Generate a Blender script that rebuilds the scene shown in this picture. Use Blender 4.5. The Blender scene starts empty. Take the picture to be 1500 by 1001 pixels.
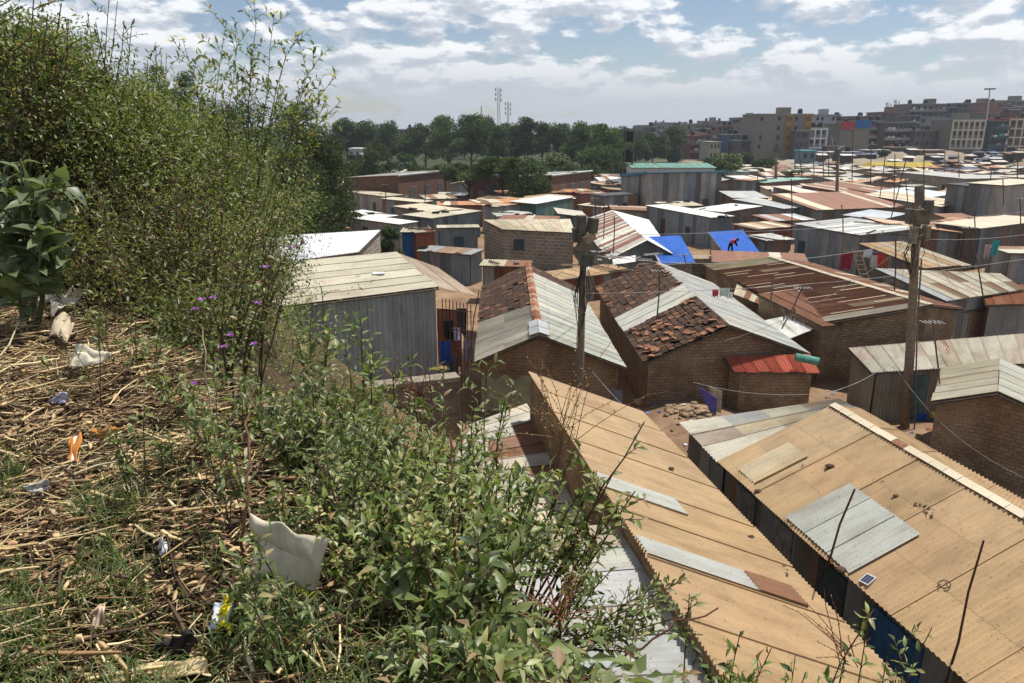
HAZE=.00024; SKYS=.078; SKYTINT=(1.16,1.14,1.16); CLOUDS=1.0; SUN=5.0; EXPO=0.12
import bpy, bmesh, math, random
import numpy as np
from mathutils import Vector, Matrix
R = random.Random(11)
sc = bpy.context.scene
COL = sc.collection
F = 1083.0; PITCH = math.radians(16); H = 10.8
CP, SP = math.cos(PITCH), math.sin(PITCH)

# ---- turning measured picture positions into real points at a known height or distance
def ray(px, py):
    u = (px-750)/F; v = (500.5-py)/F
    return (u, CP+v*SP, -SP+v*CP)
def G(px, py, z):
    d = ray(px, py); t = (z-H)/d[2]
    return Vector((d[0]*t, d[1]*t, z))
def D(px, py, Y):
    d = ray(px, py); t = Y/d[1]
    return Vector((d[0]*t, Y, H+d[2]*t))
def proj(x, y, z):
    a = y*CP-(z-H)*SP; b = y*SP+(z-H)*CP
    return 750+F*x/a, 500.5-F*b/a

# ---- terrain
CRY = [-30, -5, -1, 1.2, 2.4, 4.1, 6, 10, 18, 40, 80, 110, 300, 700]
CRX = [12, 3, 1.3, .35, -.7, -2, -3.4, -6, -11, -25, -45, -60, -170, -420]
def sm(t): t = np.clip(t, 0, 1); return t*t*(3-2*t)
def wob(x, y, k, s):
    return (np.sin(x*k+s)*np.cos(y*k*1.13+s*2)+.5*np.sin(x*k*2.3+y*k*1.7+s*3)+.3*np.sin(y*k*3.9-x*k*2.9+s))
def terr(x, y):
    x = np.asarray(x, float); y = np.asarray(y, float)
    s = (x-np.interp(y, CRY, CRX))*.86
    w = np.interp(y, [0, 8, 20, 40], [6.2, 6.5, 12, 17])
    h = 9.2*(1-sm(s/w))
    h = h+np.clip(-s, 0, 30)*.05*np.interp(y, [5, 12, 60], [0, 1, 1.6])
    near = np.interp(y, [0, 8, 16, 30], [1, 1, .5, 0])*np.interp(s, [-8, 0, 6, 9], [1, 1, 1, 0])
    h = h+near*(.05*wob(x, y, 2.1, 1)+.03*wob(x, y, 5.3, 2))
    # earth heap by the alley, rubble field, rising town
    def hump(cx, cy, rx, ry, a): return a*np.exp(-((x-cx)/rx)**2-((y-cy)/ry)**2)
    h = h+hump(6.6, 25.6, 2.3, 2.3, .95)+hump(7.1, 24.0, .8, .6, .22)
    rub = sm((y-185)/25)*(1-sm((y-262)/12))*sm((x-75)/20)*(1-sm((x-190)/25))
    h = h+rub*(1.6+1.3*wob(x, y, .11, 1)+.5*wob(x, y, .35, 4))
    h = h+sm((y-290)/190)*(1-sm((y-560)/160))*sm((x-60)/240)*17
    return h
def T(x, y): return float(terr(x, y))
def hit(px, py, lift=0):
    d = ray(px, py); t = 1.2
    while t < 200 and H+d[2]*t > T(d[0]*t, d[1]*t)+lift: t += .02+.002*t
    return Vector((d[0]*t, d[1]*t, T(d[0]*t, d[1]*t)))

# ---- mesh building
def quat_between(z): return Vector((0, 0, 1)).rotation_difference(Vector(z))
class MB:
    def __init__(s): s.v = []; s.f = []; s.uv = []; s.t = []
    def face(s, pts, uv=None, t=(.5, .5, .5, 0)):
        n = len(s.v); s.v += [tuple(p) for p in pts]; s.f.append(tuple(range(n, n+len(pts))))
        if uv is None:
            a = Vector(pts[0]); e = (Vector(pts[1])-a); L = e.length or 1; e = e/L
            nn = e.cross(Vector(pts[-1])-a); nn = nn.normalized() if nn.length > 1e-9 else Vector((0, 0, 1))
            g = nn.cross(e); uv = [((Vector(p)-a).dot(e), (Vector(p)-a).dot(g)) for p in pts]
        s.uv += list(uv); s.t.append(t if len(t) == 4 else (*t, 0))
    def hexa(s, b, t_, t=(.5, .5, .5, 0)):      # bottom loop, top loop (4 each)
        s.face(b[::-1], None, t); s.face(t_, None, t)
        for i in range(len(b)):
            j = (i+1) % len(b); s.face([b[i], b[j], t_[j], t_[i]], None, t)
    def box(s, c, d, rot=None, t=(.5, .5, .5, 0)):
        c = Vector(c); x, y, z = d[0]/2, d[1]/2, d[2]/2
        if rot is None: M = Matrix.Identity(3)
        elif isinstance(rot, (int, float)): M = Matrix.Rotation(rot, 3, 'Z')
        else: M = rot
        P = [c+M @ Vector(q) for q in ((-x, -y, -z), (x, -y, -z), (x, y, -z), (-x, y, -z), (-x, -y, z), (x, -y, z), (x, y, z), (-x, y, z))]
        s.hexa(P[:4], P[4:], t)
    def bar(s, a, b, w, h, t=(.5, .5, .5, 0)):
        a = Vector(a); b = Vector(b); d = b-a; L = d.length
        if L < 1e-6: return
        s.box((a+b)/2, (w, h, L), quat_between(d/L).to_matrix(), t)
    def tube(s, pts, r, n=6, t=(.5, .5, .5, 0), r1=None, cap=True):
        pts = [Vector(p) for p in pts]; rings = []
        m = len(pts)
        for i, p in enumerate(pts):
            d = (pts[min(i+1, m-1)]-pts[max(i-1, 0)]).normalized()
            q = quat_between(d); rr = r[i] if isinstance(r, (list, tuple)) else r+((r1 if r1 is not None else r)-r)*i/max(1, m-1)
            rings.append([p+q @ Vector((rr*math.cos(2*math.pi*k/n), rr*math.sin(2*math.pi*k/n), 0)) for k in range(n)])
        for i in range(m-1):
            for k in range(n):
                j = (k+1) % n; s.face([rings[i][k], rings[i][j], rings[i+1][j], rings[i+1][k]], None, t)
        if cap: s.face(rings[0][::-1], None, t); s.face(rings[-1], None, t)
    def build(s, name, mat, parent=None, smooth=False):
        me = bpy.data.meshes.new(name)
        me.from_pydata(s.v, [], s.f)
        u = me.uv_layers.new(name='UVMap'); u.data.foreach_set('uv', [c for p in s.uv for c in p])
        a = me.attributes.new('tint', 'FLOAT_COLOR', 'FACE'); a.data.foreach_set('color', [c for p in s.t for c in p])
        me.materials.append(mat)
        if smooth:
            bm = bmesh.new(); bm.from_mesh(me); bmesh.ops.remove_doubles(bm, verts=bm.verts, dist=1e-4); bm.to_mesh(me); bm.free()
            me.polygons.foreach_set('use_smooth', [True]*len(me.polygons))
        o = bpy.data.objects.new(name, me); COL.objects.link(o)
        if parent:
            o.parent = parent; o.matrix_parent_inverse = Matrix.Translation(-parent.location) if parent.rotation_euler.z == 0 else parent.matrix_basis.inverted()
        return o
def npmesh(name, V, Fc, tint, mat, parent=None, smooth=False):
    me = bpy.data.meshes.new(name); V = np.asarray(V, np.float32); Fc = np.asarray(Fc, np.int32)
    m, k = Fc.shape
    me.vertices.add(len(V)); me.vertices.foreach_set('co', V.ravel())
    me.loops.add(m*k); me.loops.foreach_set('vertex_index', Fc.ravel())
    me.polygons.add(m); me.polygons.foreach_set('loop_start', np.arange(0, m*k, k, dtype=np.int32))
    if smooth: me.polygons.foreach_set('use_smooth', np.ones(m, bool))
    me.update(calc_edges=True)
    if tint is not None:
        a = me.attributes.new('tint', 'FLOAT_COLOR', 'FACE'); tt = np.ones((m, 4), np.float32); tt[:, :tint.shape[1]] = tint
        a.data.foreach_set('color', tt.ravel())
    me.materials.append(mat)
    o = bpy.data.objects.new(name, me); COL.objects.link(o)
    if parent: o.parent = parent; o.matrix_parent_inverse = Matrix.Translation(-parent.location)
    return o
def tag(o, label=None, cat=None, group=None, kind=None):
    if label: o['label'] = label
    if cat: o['category'] = cat
    if group: o['group'] = group
    if kind: o['kind'] = kind
    return o
def thing(name, label, cat, loc=(0, 0, 0), group=None):
    o = bpy.data.objects.new(name, None); o.location = loc; o.empty_display_size = .2; COL.objects.link(o)
    return tag(o, label, cat, group)
def copy_tree(o, loc, rz=0, s=(1, 1, 1), label=None, group=None):
    c = o.copy(); COL.objects.link(c); c.location = loc; c.rotation_euler = (0, 0, rz); c.scale = s
    if label: c['label'] = label
    if group: c['group'] = group
    for ch in list(o.children):
        d = ch.copy(); COL.objects.link(d); d.parent = c
        for g in list(ch.children):
            e = g.copy(); COL.objects.link(e); e.parent = d
    return c

# ---- materials
def newmat(name):
    m = bpy.data.materials.new(name); m.use_nodes = True; nt = m.node_tree; nt.nodes.clear()
    o = nt.nodes.new('ShaderNodeOutputMaterial'); return m, nt, o
def N(nt, typ, ins=None, **kw):
    n = nt.nodes.new(typ)
    for k, v in kw.items(): setattr(n, k, v)
    if ins:
        for k, v in ins.items():
            if hasattr(v, 'is_linked') or isinstance(v, bpy.types.NodeSocket): nt.links.new(v, n.inputs[k])
            else: n.inputs[k].default_value = v
    return n
def mathn(nt, op, a, b=None, clamp=False):
    n = nt.nodes.new('ShaderNodeMath'); n.operation = op; n.use_clamp = clamp
    for i, v in enumerate((a, b)):
        if v is None: continue
        if isinstance(v, bpy.types.NodeSocket): nt.links.new(v, n.inputs[i])
        else: n.inputs[i].default_value = v
    return n.outputs[0]
def mixc(nt, f, a, b, mode='MIX'):
    n = nt.nodes.new('ShaderNodeMix'); n.data_type = 'RGBA'; n.blend_type = mode
    for i, v in ((0, f), (6, a), (7, b)):
        if isinstance(v, bpy.types.NodeSocket): nt.links.new(v, n.inputs[i])
        else: n.inputs[i].default_value = v if i == 0 else (*v, 1)[:4]
    return n.outputs[2]
def ramp(nt, fac, stops):
    n = nt.nodes.new('ShaderNodeValToRGB'); e = n.color_ramp.elements
    while len(e) < len(stops): e.new(.5)
    for el, (p, c) in zip(e, stops): el.position = p; el.color = (*c, 1) if not isinstance(c, (int, float)) else (c, c, c, 1)
    nt.links.new(fac, n.inputs[0]); return n.outputs[0]
def noise(nt, vec, scale, detail=4, rough=.6):
    n = N(nt, 'ShaderNodeTexNoise', {'Scale': scale, 'Detail': detail, 'Roughness': rough}); nt.links.new(vec, n.inputs['Vector']); return n.outputs['Fac']
def mapv(nt, vec, scale, loc=(0, 0, 0)):
    n = N(nt, 'ShaderNodeMapping', {'Scale': scale, 'Location': loc}); nt.links.new(vec, n.inputs['Vector']); return n.outputs[0]
def uvw(nt):   # UV in metres, shifted by the object's own random value
    uv = N(nt, 'ShaderNodeUVMap').outputs[0]; oi = N(nt, 'ShaderNodeObjectInfo').outputs['Random']
    c = N(nt, 'ShaderNodeCombineXYZ', {'Z': mathn(nt, 'MULTIPLY', oi, 37.0)}).outputs[0]
    return N(nt, 'ShaderNodeVectorMath', {0: uv, 1: c}, operation='ADD').outputs[0], uv
def bsdf(nt, out, col, rough, bump=None, bstr=.3, bdist=.02, spec=.35, metal=0):
    b = nt.nodes.new('ShaderNodeBsdfPrincipled')
    for k, v in (('Base Color', col), ('Roughness', rough), ('Specular IOR Level', spec), ('Metallic', metal)):
        if isinstance(v, bpy.types.NodeSocket): nt.links.new(v, b.inputs[k])
        else: b.inputs[k].default_value = (*v, 1) if isinstance(v, tuple) else v
    if bump is not None:
        bn = N(nt, 'ShaderNodeBump', {'Strength': bstr, 'Distance': bdist, 'Height': bump}); nt.links.new(bn.outputs[0], b.inputs['Normal'])
    nt.links.new(b.outputs[0], out.inputs[0]); return b

def mat_sheet():
    m, nt, o = newmat('sheet_metal')
    P, uv = uvw(nt); at = N(nt, 'ShaderNodeAttribute', attribute_name='tint')
    n1 = noise(nt, mapv(nt, P, (1.1, .42, 1)), 1.6, 6, .65); n2 = noise(nt, mapv(nt, P, (7, .5, 1)), 1.4, 5, .7); n3 = noise(nt, P, 9, 5, .7)
    k = mathn(nt, 'ADD', mathn(nt, 'MULTIPLY', n1, .65), mathn(nt, 'MULTIPLY', n2, .35))
    k = mathn(nt, 'ADD', k, mathn(nt, 'MULTIPLY', mathn(nt, 'SUBTRACT', n3, .5), .22))
    k = mathn(nt, 'ADD', k, mathn(nt, 'MULTIPLY', mathn(nt, 'SUBTRACT', at.outputs['Alpha'], .5), .62))
    mask = ramp(nt, k, [(.54, 0.), (.62, 1.)])
    rustc = ramp(nt, n3, [(.3, (.11, .05, .03)), (.5, (.22, .10, .055)), (.72, (.36, .19, .105))])
    dirt = ramp(nt, n2, [(.25, (.84, .81, .77)), (.5, (.96, .95, .93)), (.72, (1.04, 1.03, 1.0))])
    blot = ramp(nt, n1, [(.32, (.76, .72, .66)), (.5, (.97, .96, .94)), (.68, (1.12, 1.10, 1.07))])
    c = mixc(nt, 1, mixc(nt, 1, at.outputs['Color'], dirt, 'MULTIPLY'), blot, 'MULTIPLY')
    sp = ramp(nt, noise(nt, P, 24, 3, .6), [(.3, (.5, .43, .36)), (.38, (1., 1., 1.))])
    c = mixc(nt, 1, c, sp, 'MULTIPLY')
    col = mixc(nt, mask, c, rustc)
    rg = mathn(nt, 'ADD', mathn(nt, 'MULTIPLY', mask, .25), .55)
    bsdf(nt, o, col, rg, n3, .25, .01, .35); return m
def mat_masonry(name, c1, c2, mor, bw, bh, stain=(.5, .42, .36), ms=.012, bump=.6):
    m, nt, o = newmat(name); P, uv = uvw(nt)
    wv = N(nt, 'ShaderNodeVectorMath', {0: uv, 1: N(nt, 'ShaderNodeVectorMath', {0: N(nt, 'ShaderNodeTexNoise', {'Vector': P, 'Scale': 3.0}).outputs['Color'], 1: (.03, .03, 0)}, operation='MULTIPLY').outputs[0]}, operation='ADD').outputs[0]
    b = N(nt, 'ShaderNodeTexBrick', {'Vector': wv, 'Color1': (*c1, 1), 'Color2': (*c2, 1), 'Mortar': (*mor, 1), 'Scale': 1., 'Mortar Size': ms, 'Mortar Smooth': .3, 'Bias': 0., 'Brick Width': bw, 'Row Height': bh})
    n1 = noise(nt, P, .9, 6, .65); n2 = noise(nt, P, 14, 5, .7)
    st = ramp(nt, n1, [(.35, stain), (.6, (1., 1., 1.))]); g = ramp(nt, n2, [(.3, (.7, .7, .7)), (.7, (1.2, 1.2, 1.2))])
    pm = ramp(nt, noise(nt, P, .55, 7, .7), [(.50, 0.), (.60, 1.)]); bc = mixc(nt, mathn(nt, 'MULTIPLY', pm, .7), b.outputs['Color'], tuple((x+y)*.52 for x, y in zip(c1, c2)))
    c = mixc(nt, 1, mixc(nt, 1, bc, st, 'MULTIPLY'), g, 'MULTIPLY')
    hh = mathn(nt, 'ADD', mathn(nt, 'MULTIPLY', b.outputs['Fac'], -.7), mathn(nt, 'MULTIPLY', n2, .6))
    bsdf(nt, o, c, .93, hh, bump, .02, .15); return m
def mat_tint(name, rough=.8, amt=.35, scale=3, spec=.25, bump=.3):
    m, nt, o = newmat(name); P, uv = uvw(nt); at = N(nt, 'ShaderNodeAttribute', attribute_name='tint').outputs['Color']
    tc = N(nt, 'ShaderNodeTexCoord').outputs['Object']
    n1 = noise(nt, tc, scale, 6, .65); n2 = noise(nt, mapv(nt, tc, (6, 6, .8)), scale, 5, .6)
    a = ramp(nt, n1, [(.3, 1-amt), (.65, 1.08)]); b = ramp(nt, n2, [(.3, 1-amt*.8), (.6, 1.05)])
    bsdf(nt, o, mixc(nt, 1, mixc(nt, 1, at, a, 'MULTIPLY'), b, 'MULTIPLY'), rough, n1, bump, .02, spec); return m
def mat_leaf(name, trans=.3, rough=.42, spec=.45):
    m, nt, o = newmat(name); at = N(nt, 'ShaderNodeAttribute', attribute_name='tint').outputs['Color']
    b = nt.nodes.new('ShaderNodeBsdfPrincipled'); nt.links.new(at, b.inputs['Base Color']); b.inputs['Roughness'].default_value = rough; b.inputs['Specular IOR Level'].default_value = spec
    t = nt.nodes.new('ShaderNodeBsdfTranslucent'); nt.links.new(mixc(nt, 1, at, (1.5, 1.7, .7), 'MULTIPLY'), t.inputs[0])
    x = N(nt, 'ShaderNodeMixShader', {0: trans}); nt.links.new(b.outputs[0], x.inputs[1]); nt.links.new(t.outputs[0], x.inputs[2])
    nt.links.new(x.outputs[0], o.inputs[0]); return m
def mat_ground():
    m, nt, o = newmat('ground_earth'); g = N(nt, 'ShaderNodeNewGeometry').outputs['Position']
    n1 = noise(nt, g, .5, 8, .65); n2 = noise(nt, g, 7, 8, .7); n3 = noise(nt, g, .03, 6, .6)
    c = ramp(nt, n1, [(.3, (.16, .10, .06)), (.5, (.26, .165, .10)), (.7, (.36, .25, .16))])
    c = mixc(nt, mathn(nt, 'MULTIPLY', ramp(nt, n2, [(.4, 0.), (.7, 1.)]), .35), c, (.12, .08, .05))
    far = ramp(nt, n3, [(.35, (.17, .15, .09)), (.5, (.28, .23, .17)), (.65, (.34, .29, .22))])
    sy = N(nt, 'ShaderNodeSeparateXYZ', {0: g})
    fy = mathn(nt, 'MULTIPLY', mathn(nt, 'SUBTRACT', sy.outputs[1], 90.), .01, True)
    c = mixc(nt, fy, c, far)
    fx = mathn(nt, 'MULTIPLY', mathn(nt, 'SUBTRACT', sy.outputs[1], 268.), .05, True)
    c = mixc(nt, fx, c, ramp(nt, noise(nt, g, .05, 6, .6), [(.35, (.03, .045, .02)), (.55, (.07, .075, .04)), (.7, (.16, .13, .10))]))
    fz = mathn(nt, 'MULTIPLY', mathn(nt, 'MULTIPLY', mathn(nt, 'SUBTRACT', sy.outputs[1], 150.), .05, True), mathn(nt, 'MULTIPLY', mathn(nt, 'SUBTRACT', 62., sy.outputs[0]), .06, True))
    c = mixc(nt, fz, c, (.045, .055, .025))
    hz = mathn(nt, 'MULTIPLY', mathn(nt, 'SUBTRACT', sy.outputs[2], 2.), .5, True); hy = mathn(nt, 'SUBTRACT', 1., mathn(nt, 'MULTIPLY', mathn(nt, 'SUBTRACT', sy.outputs[1], 60.), .02, True))
    c = mixc(nt, mathn(nt, 'MULTIPLY', hz, hy), c, ramp(nt, n2, [(.3, (.045, .032, .02)), (.6, (.10, .07, .04)), (.75, (.17, .125, .075))]))
    bsdf(nt, o, c, .95, mathn(nt, 'ADD', n1, n2), .7, .05, .1); return m
MS = mat_sheet()
MBR = mat_masonry('mud_brick', (.38, .27, .17), (.27, .19, .12), (.18, .13, .088), .27, .125, (.66, .60, .54), .014)
MBG = mat_masonry('stone_block', (.32, .285, .235), (.22, .195, .16), (.50, .45, .37), .52, .27, (.78, .74, .68), .028, .8)
MBD = mat_masonry('rough_stone', (.27, .21, .165), (.17, .135, .105), (.27, .23, .19), .5, .22, (.55, .5, .45), .02, 1)
MP = mat_tint('painted_surface'); MW = mat_tint('weathered_wood', .85, .5, 4); MC = mat_tint('cloth', .95, .15, 6, .1)
MT = mat_tint('clay_tile', .9, .45, 5, .15, .6); MGL = mat_tint('dark_glass', .45, .1, 2, .2, 0)
ML = mat_leaf('leaf', .3, .42, .4); MTL = mat_leaf('tree_leaf', .2, .6, .2); MBK = mat_tint('bark', .9, .4, 8, .1, .6)
MGR = mat_ground(); MDRY = mat_leaf('dry_stalk', .12, .7, .2); MRUB = mat_tint('rubble', .95, .4, 6, .1, .8)
# ---- ground sheet
def axis(stops):
    out = []
    for a, b, n in stops: out += list(np.linspace(a, b, n, endpoint=False))
    return np.array(out+[stops[-1][1]])
gx = axis([(-2500, -400, 20), (-400, -60, 50), (-60, -14, 60), (-14, 8, 130), (8, 30, 44), (30, 320, 120), (320, 2500, 24)])
gy = axis([(-40, -1, 14), (-1, 10, 90), (10, 35, 80), (35, 110, 60), (110, 300, 80), (300, 640, 50), (640, 2900, 24)])
X, Y = np.meshgrid(gx, gy); Z = terr(X, Y)
nx, ny = len(gx), len(gy); idx = np.arange(nx*ny).reshape(ny, nx)
Fq = np.stack([idx[:-1, :-1], idx[:-1, 1:], idx[1:, 1:], idx[1:, :-1]], -1).reshape(-1, 4)
g = npmesh('ground', np.stack([X, Y, Z], -1).reshape(-1, 3), Fq, None, MGR, smooth=True); tag(g, kind='structure')

# ---- haze
hb = MB(); hb.box((0, 1400, 34.5), (4900, 2960, 75)); hz = hb.build('haze', MGR); tag(hz, kind='stuff', label='thin pale haze over the settlement')
m, nt, o = newmat('haze_air'); pv = N(nt, 'ShaderNodeVolumePrincipled', {'Color': (.80, .86, .95, 1), 'Density': HAZE, 'Anisotropy': .3}); nt.links.new(pv.outputs[0], o.inputs['Volume'])
hz.data.materials.clear(); hz.data.materials.append(m)

# ---- world
w = bpy.data.worlds.new('World'); sc.world = w; w.use_nodes = True; nt = w.node_tree; nt.nodes.clear()
SE, SA = math.radians(67), math.radians(58)     # sun height; azimuth clockwise from straight ahead
wo = nt.nodes.new('ShaderNodeOutputWorld')
sky = N(nt, 'ShaderNodeTexSky', sky_type='NISHITA', sun_disc=False, sun_elevation=SE, sun_rotation=SA, air_density=1.1, dust_density=2.2, ozone_density=1.2, altitude=1600)
b1 = N(nt, 'ShaderNodeBackground', {1: SKYS}); nt.links.new(mixc(nt, 1, sky.outputs[0], SKYTINT, 'MULTIPLY'), b1.inputs[0])
tc = N(nt, 'ShaderNodeTexCoord').outputs['Generated']; sx = N(nt, 'ShaderNodeSeparateXYZ', {0: tc})
az = mathn(nt, 'ARCTAN2', sx.outputs[0], sx.outputs[1]); el = mathn(nt, 'ARCSINE', sx.outputs[2])
def cvec(kx, ky, z): return N(nt, 'ShaderNodeCombineXYZ', {0: mathn(nt, 'MULTIPLY', az, kx), 1: mathn(nt, 'MULTIPLY', el, ky), 2: z}).outputs[0]
n1 = noise(nt, cvec(8, 24, 5.3), 1.0, 3, .5); n2 = noise(nt, cvec(24, 52, 7.7), 1.0, 9, .58)
dens = mathn(nt, 'ADD', mathn(nt, 'MULTIPLY', n1, .62), mathn(nt, 'MULTIPLY', n2, .38))
# cloudier low down
lo = ramp(nt, el, [(0., .12), (.06, .11), (.11, .035), (.3, .0)])
dens = mathn(nt, 'ADD', dens, lo)
mask = ramp(nt, dens, [(.495, 0.), (.55, 1.)])
# shade by comparing with the density a little higher up
def cv2(kx, ky, z, d): return N(nt, 'ShaderNodeCombineXYZ', {0: mathn(nt, 'MULTIPLY', mathn(nt, 'ADD', az, d*.5), kx), 1: mathn(nt, 'MULTIPLY', mathn(nt, 'ADD', el, d), ky), 2: z}).outputs[0]
m1 = noise(nt, cv2(8, 24, 5.3, .013), 1.0, 3, .5); m2 = noise(nt, cv2(24, 52, 7.7, .009), 1.0, 9, .58)
up = mathn(nt, 'ADD', mathn(nt, 'MULTIPLY', m1, .62), mathn(nt, 'MULTIPLY', m2, .38))
sh = mathn(nt, 'SUBTRACT', mathn(nt, 'SUBTRACT', dens, lo), up)
cc = ramp(nt, mathn(nt, 'ADD', mathn(nt, 'MULTIPLY', sh, 7.), .45), [(0., (.50, .54, .61)), (.40, (.62, .66, .72)), (.60, (.86, .88, .92)), (.85, (1., 1., 1.))])
lowc = mixc(nt, ramp(nt, el, [(.03, 1.), (.10, 0.)]), cc, (.54, .58, .64))
b2 = N(nt, 'ShaderNodeBackground', {1: CLOUDS}); nt.links.new(lowc, b2.inputs[0])
mf = mathn(nt, 'MULTIPLY', mask, .88)
mx = nt.nodes.new('ShaderNodeMixShader'); nt.links.new(mf, mx.inputs[0]); nt.links.new(b1.outputs[0], mx.inputs[1]); nt.links.new(b2.outputs[0], mx.inputs[2])
nt.links.new(mx.outputs[0], wo.inputs[0])
sd = Vector((math.sin(SA)*math.cos(SE), math.cos(SA)*math.cos(SE), math.sin(SE)))
L = bpy.data.lights.new('sun', 'SUN'); L.energy = SUN; L.angle = math.radians(.5); L.color = (1, .955, .88)
lo_ = bpy.data.objects.new('sun', L); COL.objects.link(lo_); lo_.location = (20, 0, 60); lo_.rotation_euler = (-sd).to_track_quat('-Z', 'Y').to_euler()
# ---- camera and view
cd = bpy.data.cameras.new('camera'); cam = bpy.data.objects.new('camera', cd); COL.objects.link(cam)
cam.location = (0, 0, H); cam.rotation_euler = (math.radians(90-16), 0, 0); cd.sensor_width = 36; cd.lens = F/1500*36; cd.clip_start = .05; cd.clip_end = 6000
sc.camera = cam
sc.view_settings.view_transform = 'Standard'; sc.view_settings.look = 'None'; sc.view_settings.exposure = EXPO; sc.view_settings.gamma = 1
sc.render.engine = 'CYCLES'; sc.cycles.volume_bounces = 0; sc.cycles.max_bounces = 6; sc.cycles.transparent_max_bounces = 4
# ---- corrugated sheets: laid one by one over the quad e0-e1 (eave) / r0-r1 (top)
C_TAN = (.45, .32, .18); C_PALE = (.54, .50, .40); C_GALV = (.43, .45, .45); C_GREY = (.27, .28, .28); C_WHITE = (.72, .72, .70)
C_RUST = (.25, .12, .07); C_CREAM = (.60, .54, .41); C_OLIVE = (.46, .42, .31); C_BLUE = (.03, .13, .52); C_RED = (.55, .10, .055)
C_TEAL = (.25, .45, .38); C_BGREY = (.21, .255, .285); C_DARK = (.07, .07, .075); C_BROWN = (.26, .17, .10); C_ORANGE = (.50, .25, .11)
def jit(c, a=.08):
    k = 1+R.uniform(-a, a); return tuple(min(.9, max(.01, x*k*(1+R.uniform(-.02, .02)))) for x in c)
def pal(*items, jt=.09):   # items: (weight, colour, rust)
    ws = [i[0] for i in items]
    def f(i, j):
        it = R.choices(items, ws)[0]; return (*jit(it[1], jt), max(0, min(1, it[2]+R.uniform(-.1, .1))))
    return f
P_TAN = pal((8, C_TAN, .12), (2, C_TAN, .30), jt=.035); P_GALV = pal((6, C_GALV, .15), (3, C_PALE, .3)); P_WHITE = pal((1, C_WHITE, .0), jt=.03)
P_PALE = pal((5, C_PALE, .22), (3, C_GALV, .25)); P_RUST = pal((5, C_RUST, .6), (2, (.30, .16, .09), .6), (1.2, C_PALE, .35)); P_CREAM = pal((1, C_CREAM, .1))
P_OLIVE = pal((3, C_OLIVE, .2), (2, C_PALE, .2)); P_BLUE = pal((1, C_BLUE, 0), jt=.04); P_RED = pal((1, (.45, .12, .075), .36)); P_TEAL = pal((1, C_TEAL, .05))
P_MIX = pal((4, C_PALE, .3), (3, C_RUST, .6), (3, C_GALV, .3), (2, C_CREAM, .25), (2, C_BROWN, .4)); P_STRIPE = pal((5, C_RUST, .6), (4, C_WHITE, .08), (3, C_CREAM, .2))
P_ORANGE = pal((3, C_ORANGE, .35), (2, C_CREAM, .3), (1, C_RUST, .6)); P_DARK = pal((3, C_DARK, .3), (1, C_RUST, .6))
W_GREY = pal((5, (.31, .32, .32), .15), (3, C_BGREY, .1), (2, (.2, .2, .19), .3)); W_BLUE = pal((4, C_BGREY, .1), (2, (.11, .15, .17), .1)); W_DARK = pal((4, (.14, .14, .135), .2), (2, C_BGREY, .1), (2, (.2, .13, .085), .4))
W_PATCH = pal((3, C_GREY, .2), (3, (.36, .36, .33), .15), (2, C_BGREY, .05), (1, (.13, .13, .14), .2)); W_TEAL = pal((3, (.07, .16, .14), .2), (1, (.12, .17, .16), .2)); W_RUST = pal((3, (.2, .09, .05), .6), (2, C_GREY, .4))
W_LIGHT = pal((3, (.42, .44, .45), .1), (2, (.34, .36, .36), .15))
def sheets(mb, e0, e1, r0, r1, sw=.8, rows=1, corr=True, style=P_PALE, pitch=.1, amp=.024, rag=.05, lift=.003):
    e0, e1, r0, r1 = map(Vector, (e0, e1, r0, r1)); Lu = max((e1-e0).length, (r1-r0).length); Lv = ((r0-e0).length+(r1-e1).length)/2
    nrm = (e1-e0).cross(r0-e0).normalized()
    if nrm.z < -1e-4: nrm = -nrm
    off = (R.uniform(0, 50), R.uniform(0, 50))
    n = max(1, round(Lu/sw)); per = max(1, round(Lu/n/pitch)); S = 4
    P = lambda u, v, h: (e0.lerp(e1, u)).lerp(r0.lerp(r1, u), v)+nrm*h
    edges = [(i+(R.uniform(-.12, .12) if 0 < i < n else 0))/n for i in range(n+1)]
    for j in range(rows):
        for i in range(n):
            t = style(i, j); v0 = j/rows-(R.uniform(0, rag)/Lv if j == 0 else .07/Lv); v1 = (j+1)/rows+(.02/Lv if j < rows-1 else R.uniform(-.3, .3)*rag/Lv)
            h = (i % 2)*lift*.6+R.uniform(0, lift)*.5; ov = .03/Lu; u0, u1 = edges[i]-(ov if i else 0), edges[i+1]; tl = R.uniform(-.4, 1)*lift*.8
            m = per*S if corr else 2
            up = [u0+(u1-u0)*k/m for k in range(m+1)]
            for k in range(m):
                a, b = up[k], up[k+1]
                ha = amp*math.cos(2*math.pi*k/S) if corr else 0; hb_ = amp*math.cos(2*math.pi*(k+1)/S) if corr else 0
                g = j*lift*.0
                mb.face([P(a, v0, h+ha+lift+tl), P(b, v0, h+hb_+lift+tl), P(b, v1, h+hb_), P(a, v1, h+ha)],
                        [(a*Lu+off[0], v0*Lv+off[1]+j*.37), (b*Lu+off[0], v0*Lv+off[1]+j*.37), (b*Lu+off[0], v1*Lv+off[1]+j*.37), (a*Lu+off[0], v1*Lv+off[1]+j*.37)], t)
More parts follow.
